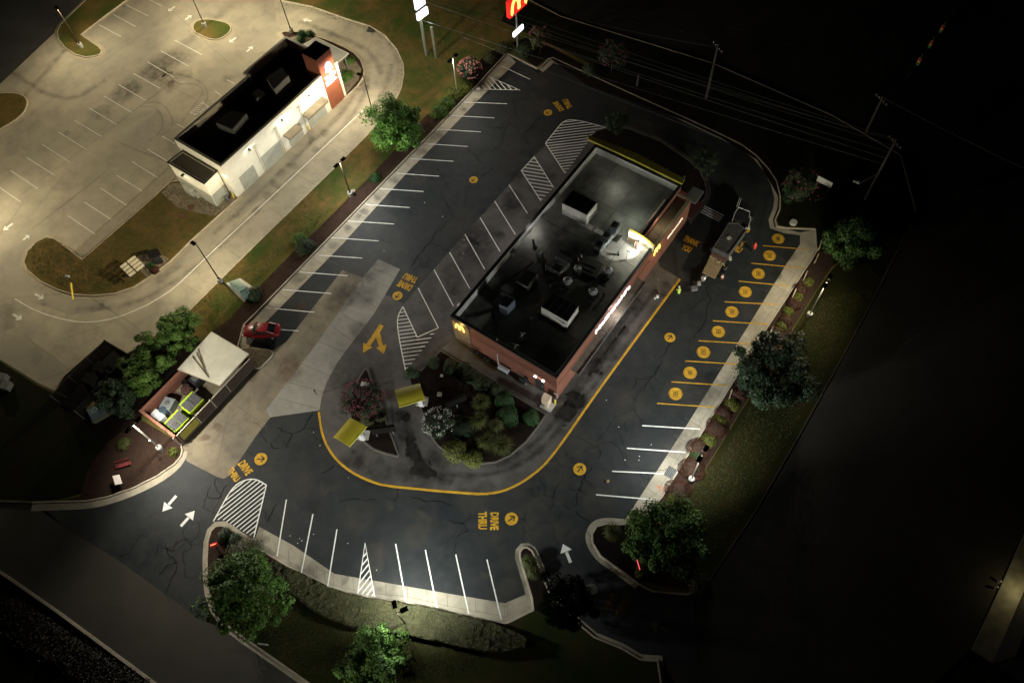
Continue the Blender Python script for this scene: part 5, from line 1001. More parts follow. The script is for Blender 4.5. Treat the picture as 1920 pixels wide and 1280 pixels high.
def dumpster(c, label, ang=0, body=lime, lid=None, w=2.0, l=1.7, h=1.25, yard=True):
    p = P(*c, h); r = root('dumpster', (p.x,p.y,.16), label, 'dumpster', 'lime green dumpsters' if yard else None)
    A = lambda x, y, z: Vector((p.x,p.y,z))+Matrix.Rotation(ang, 3, 'Z') @ Vector((x, y, 0))
    k = MB(); vs = [A(-w/2,-l/2*.8,.25),A(w/2,-l/2*.8,.25),A(w/2,l/2*.8,.25),A(-w/2,l/2*.8,.25),A(-w/2,-l/2,h*.9),A(w/2,-l/2,h*.9),A(w/2,l/2,h+.05),A(-w/2,l/2,h+.05)]
    k.add(vs, [(3,2,1,0),(4,5,6,7),(0,1,5,4),(1,2,6,5),(2,3,7,6),(3,0,4,7)]); mk('body', k, body, r)
    k = MB()
    for s in (-1,1): k.box(A(s*(w/2+.05),0,h*.62), (.1,l*.8,.16), ang)
    k.box(A(0,-l/2-.03,h*.88), (w+.1,.1,.12), ang); mk('rim', k, body, r)
    lm = lid or mat('grey_lid', (.105,.105,.11), (.085,.085,.09), scale=3, rough=.5)
    for s in (-1,1):
        k = MB(); u = [A(s*w/4-w/4+.03,-l/2+.02,h*.91),A(s*w/4+w/4-.03,-l/2+.02,h*.91),A(s*w/4+w/4-.03,l/2-.25,h+.06),A(s*w/4-w/4+.03,l/2-.25,h+.06)]
        k.add(u+[v+Z*.06 for v in u], [(3,2,1,0),(4,5,6,7),(0,1,5,4),(1,2,6,5),(2,3,7,6),(3,0,4,7)])
        for j in range(4): a_ = u[0].lerp(u[1], (j+.5)/4)+Z*.075; b_ = u[3].lerp(u[2], (j+.5)/4)+Z*.075; k.tube([a_, b_], .025, 4)
        mk('lid', k, lm, r)
    k = MB(); [k.box(A(x,y,.2), (.12,.12,.14), ang) for x in (-w/2+.2,w/2-.2) for y in (-.5,.5)]; mk('caster', k, black_m, r)
    return r
dumpster((358,753), 'lime dumpster with ribbed grey lid, farther from the lamp post', pi/2); dumpster((330,788), 'lime dumpster with smooth grey lid, nearer the lamp post', pi/2)
p = P(288,787,1.0); k = MB(); p.y = 5.05; p.x += .1; k.box((p.x,p.y,.75), (1.5,.95,.9), 0); r = mk('storage_bin', k, mat('white_bin', (.6,.62,.64), (.48,.5,.53), scale=1.5)); tag(r, 'white flat-topped bin in the corner of the dumpster yard', 'bin'); k = MB(); k.box((p.x,p.y,1.22), (1.56,1.0,.05)); mk('lid', k, MATS['white_bin'], r)
p = P(316,758,.9); k = MB(); k.box((p.x,p.y,.7), (1.3,1.4,1.1), .3); r = tag(mk('grease_bin', k, mat('grey_bin', (.20,.23,.23), (.15,.17,.17), scale=2)), 'grey-green grease bin with a hose in the dumpster yard', 'bin'); k = MB(); k.lathe((p.x,p.y,1.26), [(.28,0),(.28,.06),(.1,.1)], 14); mk('lid', k, grey_m, r)
p = P(307,770,.9); k = MB(); k.lathe((p.x,p.y,.16), [(.5,0),(.56,1.0),(.5,1.05)], 18); r = tag(mk('barrel', k, mat('blue_barrel', (.055,.08,.10), rough=.4)), 'blue-grey round barrel beside the grease bin', 'barrel'); k = MB(); k.lathe((p.x,p.y,1.22), [(.42,0),(.42,.04),(.3,.06)], 16); mk('lid', k, MATS['blue_barrel'], r)
p = P(350,727,.9); k = MB(); k.blob((p.x,p.y,.6), (.75,.75,.5), 10, 6, .15); tag(mk('sack_pile', k, mat('brown_sacks', (.06,.03,.025), (.04,.02,.018), scale=3)), 'dark brown sacks heaped against the rear wall of the yard', 'sacks')
p = P(346,716,.9); k = MB(); k.lathe((p.x,p.y,.16), [(.34,0),(.38,.8),(.3,.84),(.2,.8)], 14); tag(mk('bucket', k, black_m), 'round black bucket next to the brown sacks', 'bucket')
p = P(369,710,1.0); k = MB(); k.box((p.x,p.y,.75), (1.2,1.4,1.2)); r = tag(mk('machine', k, dgrey), 'black boxy machine just under the edge of the yard roof', 'machine'); k = MB(); k.box((p.x,p.y,1.38), (.8,.9,.06)); mk('panel', k, grey_m, r)
for c, lb in (((334,724),'yellow bollard by the brown sacks in the yard'),((294,768),'yellow bollard by the white bin in the yard')): bollard(c, lb, 1.3)
# black fenced yard and its neighbour
blkf = mat('black_slats', (.012,.011,.010), rough=.4)
r = root('slatted_fence', P(196,650), 'black slatted fence walling a service yard beside the trees', 'fence')
def fence(par, a, b, h, n):
    A, B = a, b; d = (B-A).normalized(); L = (B-A).length; k = MB(); ang = math.atan2(d.y, d.x)
    for i in range(n): c = A+d*L*(i+.5)/n; k.box((c.x,c.y,h/2+.1), (L/n*.55,.05,h), ang)
    k.box(((A+B)/2)+Z*(h+.1), (L,.1,.06), ang); mk('slat_panel', k, blkf, par)
    k = MB(); n2 = max(2, int(L/2.2))
    for i in range(n2+1): k = MB(); c = A+d*L*i/n2; k.box((c.x,c.y,h/2+.15), (.12,.12,h+.15), ang); mk('fence_post', k, mat('fence_post', (.06,.058,.055), rough=.4), par)
hf = 2.2; A, B, Cc = P(196,638,hf+.1), P(240,664,hf+.1), P(95,742,hf+.1); A.z = B.z = Cc.z = 0
fence(r, A, B, hf, 22); fence(r, A, Cc, hf, 60); fence(r, B, B+(Cc-A), hf, 60)
k = MB(); k.prism([A, B, B+(Cc-A), Cc], .14, .16); mk('slab', k, black_m, r)
for i, (c, lb) in enumerate((((168,712),'dark bin inside the black fenced yard, lower one'),((190,690),'dark bin inside the black fenced yard, upper one'))):
    p = P(*c, 1); k = MB(); k.box((p.x,p.y,.7), (1.6,1.2,1.1), .2); q = tag(mk('bin', k, dgrey), lb, 'bin'); k = MB(); k.box((p.x,p.y,1.28), (1.5,1.1,.05), .2); mk('lid', k, black_m, q)
for c, lb in (((218,710),'small pale cap on a thin post by the black fence, lower one'),((232,697),'small pale cap on a thin post by the black fence, upper one')):
    p = P(*c); k = MB(); k.tube([(p.x,p.y,.1),(p.x,p.y,.9)], .05, 6); k.blob((p.x,p.y,.95), (.12,.12,.1), 8, 5, 0); tag(mk('capped_post', k, unit_m), lb, 'post')
dumpster((185,768), 'teal-lidded dumpster standing in the dark below the trees', pi/4+.45, body=mat('teal_body', (.10,.10,.06)), lid=mat('teal_lid', (.13,.17,.18), rough=.5), w=2.3, l=1.8, yard=False)
k = MB(); a, b = P(164,769,.9), P(184,751,.9); d = (b-a); k.box((a+b)/2, (d.length,.55,.5), math.atan2(d.y,d.x)); tag(mk('storage_crate', k, mat('ochre_crate', (.28,.2,.07), (.2,.14,.05), scale=4)), 'ochre crate leaning beside the teal-lidded dumpster', 'crate')
for c, lb in (((10,722),'small grey utility box at the left edge of the dark verge'),((3,708),'grey utility box cut by the left edge of the picture')):
    p = P(*c, .7); k = MB(); k.box((p.x,p.y,.5), (1.0,1.0,.8), .4); k.box((p.x,p.y,.92), (1.05,1.05,.04), .4); tag(mk('utility_box', k, grey_m), lb, 'utility box')
r = root('bench', P(231,871), 'red bench frame in the mulch by the curb curve', 'bench')
p = P(231,871,.45); k = MB(); k.box(p, (1.6,.4,.05), .9); mk('seat', k, mat('bench_red', (.18,.03,.03)), r); k = MB(); k.box(p+Vector((-.25,.2,.35)), (1.6,.06,.4), .9); mk('backrest', k, MATS['bench_red'], r)
for s in (-.6,.6): k = MB(); q = p+Matrix.Rotation(.9,3,'Z') @ Vector((s,0,0)); k.box((q.x,q.y,.3), (.06,.36,.35), .9); mk('leg', k, black_m, r)
r = root('notice_sign', P(222,905), 'small white sign with printed lines tilted up in the mulch', 'sign')
p = P(220,899,1.0); k = MB(); k.box(p, (1.15,.06,.7), -.45, tilt=('X', 1.0)); sgn = mk('panel', k, mat('sign_board', (.68,.62,.55), rough=.6), r)
k = MB(); M_ = Matrix.Rotation(-.45,3,'Z') @ Matrix.Rotation(1.0,3,'X')
for i in range(3): k.box(p+M_ @ Vector((-.1,-.045,.2-.14*i)), (.6,.01,.04), -.45, tilt=('X',1.0))
k.box(p+M_ @ Vector((.33,-.045,-.18)), (.2,.01,.18), -.45, tilt=('X',1.0)); mk('printing', k, mat('print_dark', (.12,.05,.05)), sgn); k = MB(); [k.tube([(p.x+s,p.y-.2*s,.12),(p.x+s,p.y-.2*s,.95)], .04, 6) for s in (-.4,.4)]; mk('post', k, bronze_m, r)

# ================================================================ ORDER CANOPIES IN THE DRIVE LANE
def order_point(pts, post, label, label2, lit):
    z = 2.95; q = PL(pts, z); c = sum(q, Vector((0,0,0)))/4; r = root('order_canopy', (c.x,c.y,.02), label, 'canopy', 'yellow canopies over the order lanes'); k = MB(); n = 8
    vs = []; 
    for i in range(n+1):
        t = i/n; zz = .28*sin(pi*t*.9); a = q[0].lerp(q[3], t)+Z*zz; b = q[1].lerp(q[2], t)+Z*zz; vs += [a, b, a-Z*.09, b-Z*.09]
    fs = []
    for i in range(n): o = 4*i; fs += [(o,o+1,o+5,o+4),(o+2,o+6,o+7,o+3),(o,o+4,o+6,o+2),(o+1,o+3,o+7,o+5)]
    fs += [(0,2,3,1),(4*n,4*n+1,4*n+3,4*n+2)]; k.add(vs, fs); mk('roof_panel', k, mat('canopy_yellow', (.50,.43,.035), (.42,.36,.03), scale=.8, rough=.45, c3=(.32,.27,.04), s3=1.2, a3=.5), r)
    k = MB(); k.tube([q[2]+Z*.1, q[3]+Z*.1], .05, 6); mk('fascia', k, mat('canopy_fascia', (.8,.75,.12)), r)
    b = P(*post); mid = (q[1]+q[2])/2; k = MB(); k.tube([(b.x,b.y,0),(b.x,b.y,2.6),(c.x*.6+b.x*.4,c.y*.6+b.y*.4,2.95)], .09, 8); mk('post', k, unit_m, r)
    k = MB(); k.box((b.x,b.y,.1), (1.3,1.1,.24), .5); mk('plinth', k, conc_m, r)
    r2 = root('order_speaker', (b.x+.3,b.y-.45,.2), label2, 'speaker post', 'order speaker posts'); k = MB(); k.box((b.x+.3,b.y-.45,.95), (.55,.35,1.5), .5); mk('casing', k, mat('speaker_white', (.6,.6,.6), rough=.5), r2)
    k = MB(); k.box((b.x+.3,b.y-.45,1.71), (.4,.2,.03), .5); mk('top_vents', k, grey_m, r2)
order_point([(625,819),(656,783),(688,800.5),(655.5,838)], (682,816), 'yellow canopy beside the yellow curved curb line', 'white order speaker in the triangular island', 1)
order_point([(740,730),(787,718),(797.5,749.5),(749,764)], (792,753), 'yellow canopy over the lane by the dark garden', 'white order speaker at the edge of the dark garden', 0)
r = root('lane_sign', P(686,725), 'small white sign at the tip of the triangular island', 'sign'); p = P(684,720,1.2); k = MB(); k.box(p, (.9,.5,.08), .4); mk('panel', k, mat('speaker_white', (.6,.6,.6)), r); k = MB(); k.tube([(p.x,p.y,.1),(p.x,p.y,1.2)], .05, 6); mk('post', k, grey_m, r)
k = MB(); p = P(594,740); q = P(594,740,.95); k.tube([(p.x,p.y,0),(p.x,p.y,1.05)], .04, 6); k.lathe((p.x,p.y,1.05), [(.09,0),(.09,.12),(.02,.15)], 8); tag(mk('lane_post', k, black_m), 'thin black post casting a long shadow on the pale concrete', 'post')
r = root('menu_board', P(723,800), 'dark menu screen lying low in the triangular island', 'menu board'); p = P(718,805,1.7); k = MB(); k.box(p, (2.6,.3,1.3), .75); mk('screen', k, black_m, r); k = MB(); [k.tube([p+Matrix.Rotation(.75,3,'Z') @ Vector((s,0,-.5)), p+Matrix.Rotation(.75,3,'Z') @ Vector((s,0,-1.65))], .07, 6) for s in (-.9,.9)]; mk('post', k, grey_m, r)
r = root('menu_board', P(860,760), 'dark menu screen deep in the central garden', 'menu board'); p = P(855,752,1.7); k = MB(); k.box(p, (2.4,.3,1.2), 1.1); mk('screen', k, black_m, r); k = MB(); k.tube([p-Z*.5, p-Z*1.65], .09, 6); mk('post', k, grey_m, r)
for c, lb, s in (((824,739),'small pale square slab among the dark garden plants',.5),((828,704),'tiny pale marker at the top of the central garden',.3),((840,775),'dark round rim of a pot behind the white flowers',.0)):
    p = P(*c, .2)
    k = MB()
    if s: k.box(p, (s,s,.15), .5)
    else: k.lathe((p.x,p.y,.14), [(.4,0),(.5,.5),(.44,.52),(.38,.3)], 16)
    tag(mk('garden_slab' if s else 'plant_pot', k, conc_m if s else grey_m), lb, 'slab' if s else 'pot')
r = root('red_glow_sign', P(400,1020), 'small red glowing sign in the mulch at the tip of the south bed', 'sign'); p = P(401,1021,.8); k = MB(); k.box(p, (.7,.25,.28), .95, tilt=('X',-.5)); mk('red_panel', k, mat('red_glow', (.5,.02,.02), emit=(1,.04,.02), es=.12), r); k = MB(); k.box(p+Z*.02+Vector((.02,-.05,.2)), (.5,.05,.05), .95); mk('light_strip', k, mat('strip_glow', (1,.5,.3), emit=(1,.35,.18), es=1.3), r); k = MB(); k.tube([p-Z*.1, p-Z*.7], .06, 6); mk('post', k, black_m, r)
r = root('red_glow_sign', P(1197,1060), 'thin red light bar in the dark under the bright tree', 'sign'); p = P(1197,1058,.9); k = MB(); k.box(p, (1.0,.06,.07), -.75); mk('light_strip', k, mat('strip_red', (1,.1,.1), emit=(1,.10,.12), es=1.6), r); k = MB(); k.box(p-Z*.2, (1.3,.2,.25), -.75); mk('casing', k, black_m, r)
r = root('direction_sign', P(495,1206), 'small pale direction sign on the verge kerb by the street', 'sign'); p = P(493,1207,.9); k = MB(); k.box(p, (.9,.1,.5), .5); mk('panel', k, unit_m, r); k = MB(); k.tube([p, p-Z*.8], .05, 6); mk('post', k, grey_m, r)

# ================================================================ RED CAR
def car(label):
    a, b = P(458,620,.6), P(525,619,.6); L = 4.5; fwd = (a-b); fwd.z = 0; fwd.normalize(); c = P(492,622,.3); side = Vector((-fwd.y, fwd.x, 0)); c.z = 0
    r = root('parked_car', c, label, 'car')
    red = mat('red_car_paint', (.17,.008,.010), rough=.3, spec=.4)
    g_ = mat('car_glass', (.012,.014,.017), rough=.06, spec=1.0)
    A = lambda x, y, z: c+fwd*x+side*y+Z*z
    st_ = [(2.22,.58,.52,.62),(2.05,.74,.50,.74),(1.5,.86,.30,.84),(.95,.90,.28,.93),(.3,.90,.28,.96),(-.6,.90,.28,.98),(-1.3,.88,.28,.98),(-1.8,.84,.32,.97),(-2.1,.76,.45,.92),(-2.22,.64,.5,.8)]
    k = MB(); vs = []
    for x, w_, zb, zt in st_: vs += [A(x,-w_*.93,zb),A(x,-w_,zb+.2 if zb < .4 else zb+.06),A(x,-w_*.97,zt-.08),A(x,-w_*.80,zt),A(x,0,zt+.04),A(x,w_*.80,zt),A(x,w_*.97,zt-.08),A(x,w_,zb+.2 if zb < .4 else zb+.06),A(x,w_*.93,zb)]
    n = 9; fs = []
    for i in range(len(st_)-1):
        for j in range(n): fs.append((i*n+j, i*n+(j+1)%n, (i+1)*n+(j+1)%n, (i+1)*n+j))
    fs += [tuple(range(n-1,-1,-1)), tuple(range((len(st_)-1)*n, len(st_)*n))]; k.add(vs, fs); bd = mk('body', k, red, r, sm=True)
    cab = [(.98,.74,.93,.93),(.30,.70,.94,1.37),(-.35,.68,.95,1.43),(-.95,.66,.97,1.40),(-1.72,.66,.97,.99)]
    k = MB(); vs = []
    for x, w_, zb, zt in cab: vs += [A(x,-w_-.08,zb-.02),A(x,-w_+.07,zt-.04),A(x,-w_*.5,zt),A(x,w_*.5,zt),A(x,w_-.07,zt-.04),A(x,w_+.08,zb-.02)]
    fs = []; n = 6
    for i in range(len(cab)-1):
        for j in range(n-1): fs.append((i*n+j, i*n+j+1, (i+1)*n+j+1, (i+1)*n+j))
    k.add(vs, fs); mk('window', k, g_, r, sm=False)
    k = MB(); rr = [(.26,1.375),(-.35,1.445),(-.98,1.405)]; vs = []
    for x, z in rr: vs += [A(x,-.60,z-.03),A(x,-.35,z+.012),A(x,.35,z+.012),A(x,.60,z-.03)]
    fs = [(i*4+j, i*4+j+1, i*4+j+5, i*4+j+4) for i in (0,1) for j in (0,1,2)]; k.add(vs, fs); mk('roof', k, red, r, sm=True)
    k = MB()
    for s in (-1,1): k.tube([A(.95,s*.76,.95),A(.28,s*.64,1.38)], .035, 5); k.tube([A(-.98,s*.62,1.40),A(-1.7,s*.70,.98)], .045, 5); k.tube([A(-.3,s*.72,.97),A(-.32,s*.635,1.42)], .03, 5)
    mk('pillar', k, red, r)
    for x in (1.38,-1.36):
        for s in (-1,1):
            k = MB(); k.tube([A(x,s*.70,.32),A(x,s*.905,.32)], .32, 18); w_ = mk('wheel', k, black_m, r); k = MB(); k.tube([A(x,s*.906,.32),A(x,s*.915,.32)], .2, 12); mk('rim', k, galv, w_)
    for s in (-1,1):
        k = MB(); k.blob(A(2.1,s*.58,.66), (.14,.14,.08), 8, 5, 0); mk('headlight', k, mat('headlight', (.7,.7,.7), rough=.1), r)
        k = MB(); k.box(A(-2.14,s*.6,.8), (.1,.3,.12), math.atan2(fwd.y,fwd.x)); mk('tail_light', k, mat('tail_red', (.3,.01,.01), rough=.2), r)
        k = MB(); k.blob(A(.72,s*1.0,1.0), (.1,.12,.07), 8, 5, 0); mk('mirror', k, red, r)
    for x0_ in (1.0,): k = MB(); k.tube([A(1.02,-.6,.95),A(1.06,.1,.965)], .012, 4); mk('wiper', k, black_m, r)
car('red saloon car parked in the bay beside the gravel corner')

# ================================================================ WORK TRUCK AND STRIPING CREW
def quadbox(mb, pts, zt, zb): mb.prism(PL(pts, zt), zb, zt)
r = root('work_truck', P(1365,450), 'work truck with a dark mesh-covered bed and tan rear deck', 'truck')
zb = 2.3; bed = [(1337,464),(1367,416.5),(1385,418.5),(1400,431),(1366,478)]
q = PL(bed, zb); k = MB(); n = 5; inn = offset(q, .09)
if area(q) < 0: q = q[::-1]
k.add([(p.x,p.y,1.0) for p in q]+[(p.x,p.y,zb) for p in q]+[(p.x,p.y,zb) for p in inn]+[(p.x,p.y,1.0) for p in inn], [((j)*n+i, (j)*n+(i+1)%n, (j+1)*n+(i+1)%n, (j+1)*n+i) for j in range(3) for i in range(n)]+[tuple(range(n-1,-1,-1))])
bdm = mk('bed_sides', k, mat('truck_grey', (.08,.08,.078), (.05,.05,.05), scale=2, rough=.5), r)
k = MB(); k.prism(offset(q, .1), zb-.14, zb-.1); mk('mesh_cover', k, mat('mesh_cover', (.022,.021,.019), (.02,.02,.02), scale=1.2, c3=(.07,.07,.066), s3=2.5, a3=.5), r)
k = MB(); k.box(P(1367,446,zb-.04), (.5,.45,.1), .9); mk('hatch', k, mat('hatch_pale', (.38,.36,.31), (.1,.1,.09), scale=6), r)
k = MB(); k.prism(PL([(1337,465),(1366,479),(1360,489),(1333,476)], 1.6), 1.0, 1.6); mk('tool_tray', k, mat('tray_brown', (.09,.05,.035), (.06,.035,.025), scale=4), r)
k = MB(); k.prism(PL([(1333,478),(1358,490),(1341,521),(1317,510)], 1.15), .95, 1.15); dk = mk('rear_deck', k, mat('plywood_deck', (.22,.16,.08), (.14,.10,.055), scale=3, c3=(.42,.34,.2), s3=8, a3=.6, rough=.9), r)
k = MB(); d0, d1 = P(1333,482,1.2), P(1358,495,1.2)
for i in range(11): c = d0.lerp(d1, i/10)+Vector((random.uniform(-.1,.1), random.uniform(-.3,.1), 0)); k.box(c, (.14,.3,.08), random.uniform(0,2))
mk('deck_clutter', k, mat('clutter', (.45,.36,.2), (.2,.15,.1), scale=5), dk)
k = MB(); k.prism(PL([(1375,411),(1393,414),(1403,424),(1409,404),(1405,396),(1386,390)], 2.2), .7, 2.2); cb = mk('cab', k, mat('cab_black', (.018,.018,.02), rough=.25, spec=.6), r)
k = MB(); k.prism(PL([(1384,390),(1406,397),(1404,380),(1389,374)], 1.45), .6, 1.45); mk('bonnet', k, MATS['cab_black'], r)
k = MB()
for a, b in (((1372,417),(1378,399)),((1378,399),(1385,389)),((1385,389),(1394,392)),((1396,393),(1406,397)),((1406,397),(1405,408)),((1384,389),(1390,372)),((1381,388),(1387,371)),((1404,423),(1408,406))): k.tube([P(*a, 2.25), P(*b, 2.25)], .035, 5)
mk('chrome_rail', k, mat('chrome_rail', (.45,.46,.48), rough=.3), cb)
ax_ = (P(1395,400)-P(1330,505)).normalized(); sd = Vector((-ax_.y, ax_.x, 0))
for c, s in (((1343,500),1),((1372,452),1),((1392,408),1)):
    for s in (-1,1):
        p = P(*c)+sd*s*1.05; k = MB(); k.tube([p+Z*.48-sd*.14, p+Z*.48+sd*.14], .46, 16); w_ = mk('wheel', k, black_m, r); k = MB(); k.tube([p+Z*.48+sd*s*.141, p+Z*.48+sd*s*.16], .24, 12); mk('rim', k, galv, w_)
k = MB(); k.tube([P(1366,481,1.1), P(1385,452,1.1)], .1, 6); k.box(P(1369,484,1.1), (.3,.5,.3), .6); k.box(P(1402,426,1.7),(.5,.5,.2), .5); mk('side_rack', k, mat('rack_metal', (.38,.36,.3)), r)
k = MB(); k.blob(P(1337,468,1.6), (.35,.35,.35), 8, 6, .2); mk('reel', k, dgrey, r)
r = root('striping_machine', P(1310,532), 'small chrome line-painting machine on wheels behind the truck deck', 'machine')
k = MB(); c1, c2 = P(1302,541,.6), P(1319,522,.6); k.box(c1, (.7,.45,.5), .7); k.tube([c1, c2], .07, 6); mk('frame', k, galv, r)
k = MB(); k.lathe(c2-Z*.3, [(.25,0),(.28,.5),(.2,.56)], 12); k.box(c1.lerp(c2,.5), (.4,.4,.4), .5); mk('tank', k, mat('tank_pale', (.5,.5,.48), rough=.3, metal=.4), r)
k = MB(); k.tube([c2+Z*.2, c2+Vector((.35,.3,.5)), c2+Vector((.1,.6,.5))], .025, 5); mk('handlebar', k, galv, r)
for o in ((.2,.2),(-.3,.1)): k = MB(); k.tube([c1+Vector((o[0],o[1]-.06,-.4)), c1+Vector((o[0],o[1]+.06,-.4))], .18, 12); mk('wheel', k, black_m, r)
r = root('traffic_barrel', P(1354,521), 'small orange and white marker beside the rear deck of the truck', 'cone'); p = P(1354,521)
k = MB(); k.lathe(p, [(.2,0),(.17,.3)], 14); mk('base_band', k, mat('barrel_orange', (.35,.10,.04)), r); k = MB(); k.lathe(p+Z*.301, [(.165,0),(.14,.25)], 14); mk('white_band', k, white_p, r); k = MB(); k.lathe(p+Z*.552, [(.135,0),(.1,.2),(.05,.24)], 14); mk('top_band', k, MATS['barrel_orange'], r)
def person(c, face, shirt, trousers, label, bend=0.0, hat=None, arms=(.3,.5)):
    b = P(*c); b.z = .0; r = root('person', b, label, 'person', None); me = bpy.data.meshes.new('body')
    f = Vector((cos(face), sin(face), 0)); s = Vector((-f.y, f.x, 0)); J = lambda x, y, z: s*y+f*(x+bend*max(0, z-.95))+Z*(z-bend*.45*max(0, z-.95))
    V_ = [(J(0,0,.95),.15),(J(.0,0,1.2),.14),(J(0,0,1.42),.15),(J(.01,0,1.52),.06),(J(.02,0,1.6),.09),(J(.03,0,1.7),.10)]; E_ = [(0,1),(1,2),(2,3),(3,4),(4,5)]
    for sg in (-1,1):
        o = len(V_); V_ += [(J(0,sg*.10,.90),.10),(J(.04*sg+.02,sg*.12,.48),.065),(J(-.04+.08*sg,sg*.13,.09),.045),(J(.10+.08*sg,sg*.14,.04),.04)]; E_ += [(0,o),(o,o+1),(o+1,o+2),(o+2,o+3)]
        o = len(V_); V_ += [(J(0,sg*.19,1.40),.06),(J(arms[0]*.4,sg*.27,1.14),.045),(J(arms[0],sg*.22,1.14+arms[1]*.2),.035),(J(arms[0]+.09,sg*.2,1.15+arms[1]*.22),.035)]; E_ += [(2,o),(o,o+1),(o+1,o+2),(o+2,o+3)]
    me.from_pydata([v for v, _ in V_], E_, []); o = bpy.data.objects.new('body', me); C.objects.link(o); o.parent = r
    sk = o.modifiers.new('Skin', 'SKIN'); me.skin_vertices[0].data.foreach_set('radius', [x for _, q in V_ for x in (q, q)]); me.skin_vertices[0].data[0].use_root = True; ss = o.modifiers.new('Sub', 'SUBSURF'); ss.levels = ss.render_levels = 1
    dg = bpy.context.evaluated_depsgraph_get(); me2 = bpy.data.meshes.new_from_object(o.evaluated_get(dg)); o.modifiers.clear(); o.data = me2
    me2.materials.clear(); me2.materials.append(trousers); me2.materials.append(shirt); me2.materials.append(mat('skin', (.35,.2,.14)))
    for p in me2.polygons:
        z = sum(me2.vertices[v].co.z for v in p.vertices)/len(p.vertices); zz = .95+(z-.95)/(1-.45*bend) if z > .95 else z
        p.material_index = 2 if zz > 1.5 else 1 if zz > .92 else 0; p.use_smooth = True
    k = MB(); h = J(.03,0,1.74)+b; k.lathe(h, [(.14,-.03),(.12,.06),(.06,.11),(.01,.12)], 12); mk('hat' if hat else 'hair', k, hat or mat('hair', (.03,.02,.015)), r)
    return r
person((1412,474), 2.3, mat('orange_shirt', (.5,.045,.025), rough=.8), dgrey, 'person in a red-orange work shirt standing by the truck', .15, mat('orange_shirt', (.7,.1,.05)))
person((1271,557), 2.2, mat('hivis', (.42,.62,.08), rough=.7), dgrey, 'person in a yellow-green safety vest bending near the end of the yellow line', .5, mat('vest_hat', (.5,.55,.3)), (.4,-.5))
k = MB(); k.box(P(1233,556,.2), (.3,.25,.35), .4); k.box(P(1228,559,.1), (.2,.2,.2), .4); tag(mk('paint_bucket', k, mat('pale_bucket', (.6,.6,.62))), 'two pale paint pails left on the lane by the drive-through window', 'bucket')
k = MB(); k.lathe(P(1140,902,0), [(.16,0),(.13,.12),(.1,.3),(.02,.34)], 10); tag(mk('paper_bag', k, mat('paper_bag', (.5,.36,.17), (.4,.28,.13), scale=8)), 'crumpled tan bag on the asphalt between the white bays', 'bag')

# ================================================================ BUILDING AT THE FAR RIGHT
r = root('shop_building', P(1950,1100), 'dark flat-roofed building at the right edge with one warm wall lamp', 'building')
a, b = P(1852,1150), P(1952,930); d = (b-a).normalized(); n_ = Vector((d.y,-d.x,0)); b = b+d*20; a = a-d*4
k = MB(); k.prism([a, b, b+n_*25, a+n_*25], 0, .12); k2 = MB(); w0 = 1.9
k2.prism([a+n_*w0, b+n_*w0, b+n_*25, a+n_*25], .12, 4.2); mk('wall', k2, mat('dark_block', (.012,.011,.010)), r)
k = MB(); k.prism([a, b, b+n_*w0, a+n_*w0], 0, .14); mk('walkway', k, mat('walk_grey', (.17,.165,.13), (.10,.10,.08), scale=1), r)
p = P(1889,1077,2.4); pb = P(1888,1082); t = (Vector((p.x,p.y,0))-a).dot(d); q = a+d*t+n_*(w0-.25); k = MB(); k.box((q.x,q.y,2.7), (.3,.45,.25), math.atan2(d.y,d.x)); mk('wall_lamp', k, black_m, r); lamp((q.x-n_.x*.3,q.y-n_.y*.3,1.7), 22, (1,.82,.4), .08)
k = MB(); [k.lathe(P(*c), [(.12,0),(.1,.5),(.03,.55)], 8) for c in ((1872,1091),(1866,1102))]; tag(mk('short_posts', k, unit_m), 'two short pale posts beside the lit walkway at the far right', 'posts')
# ================================================================ PLANTS
def leafmat(name, a, b): return mat(name, a, b, scale=.6, rough=.6, island=1, spec=.25)
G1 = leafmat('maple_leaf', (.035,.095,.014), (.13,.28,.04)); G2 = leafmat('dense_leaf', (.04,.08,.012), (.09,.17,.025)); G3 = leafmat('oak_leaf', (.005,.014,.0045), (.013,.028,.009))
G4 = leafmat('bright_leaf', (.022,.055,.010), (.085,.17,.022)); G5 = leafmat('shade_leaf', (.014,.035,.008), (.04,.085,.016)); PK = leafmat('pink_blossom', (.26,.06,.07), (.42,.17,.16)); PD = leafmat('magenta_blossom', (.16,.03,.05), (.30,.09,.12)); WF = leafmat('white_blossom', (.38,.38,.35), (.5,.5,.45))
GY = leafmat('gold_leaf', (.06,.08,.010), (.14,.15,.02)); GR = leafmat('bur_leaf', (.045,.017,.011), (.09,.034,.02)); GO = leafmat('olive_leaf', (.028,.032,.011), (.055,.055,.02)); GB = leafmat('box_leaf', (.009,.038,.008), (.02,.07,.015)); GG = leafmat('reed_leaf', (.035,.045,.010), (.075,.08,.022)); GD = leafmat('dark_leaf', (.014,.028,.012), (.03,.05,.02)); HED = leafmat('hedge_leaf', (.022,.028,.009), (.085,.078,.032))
bark = mat('bark', (.07,.05,.035), (.045,.032,.022), scale=6, rough=.95, bump=.5)
def leaf(mb, p, nrm, s, w=.5):
    t = nrm.cross(Vector((random.uniform(-1,1), random.uniform(-1,1), random.uniform(-1,1))))
    if t.length < 1e-3: t = Vector((1,0,0))
    t.normalize(); u = nrm.cross(t).normalized(); a = t*s/2; b = u*s*w/2
    o = len(mb.v); mb.v += [tuple(p-a), tuple(p+b+nrm*s*.08), tuple(p+a), tuple(p-b+nrm*s*.08)]; mb.f.append((o,o+1,o+2,o+3)); mb.mi.append(0)
def rv():
    while 1:
        v = Vector((random.uniform(-1,1), random.uniform(-1,1), random.uniform(-1,1)))
        if .01 < v.length < 1: return v
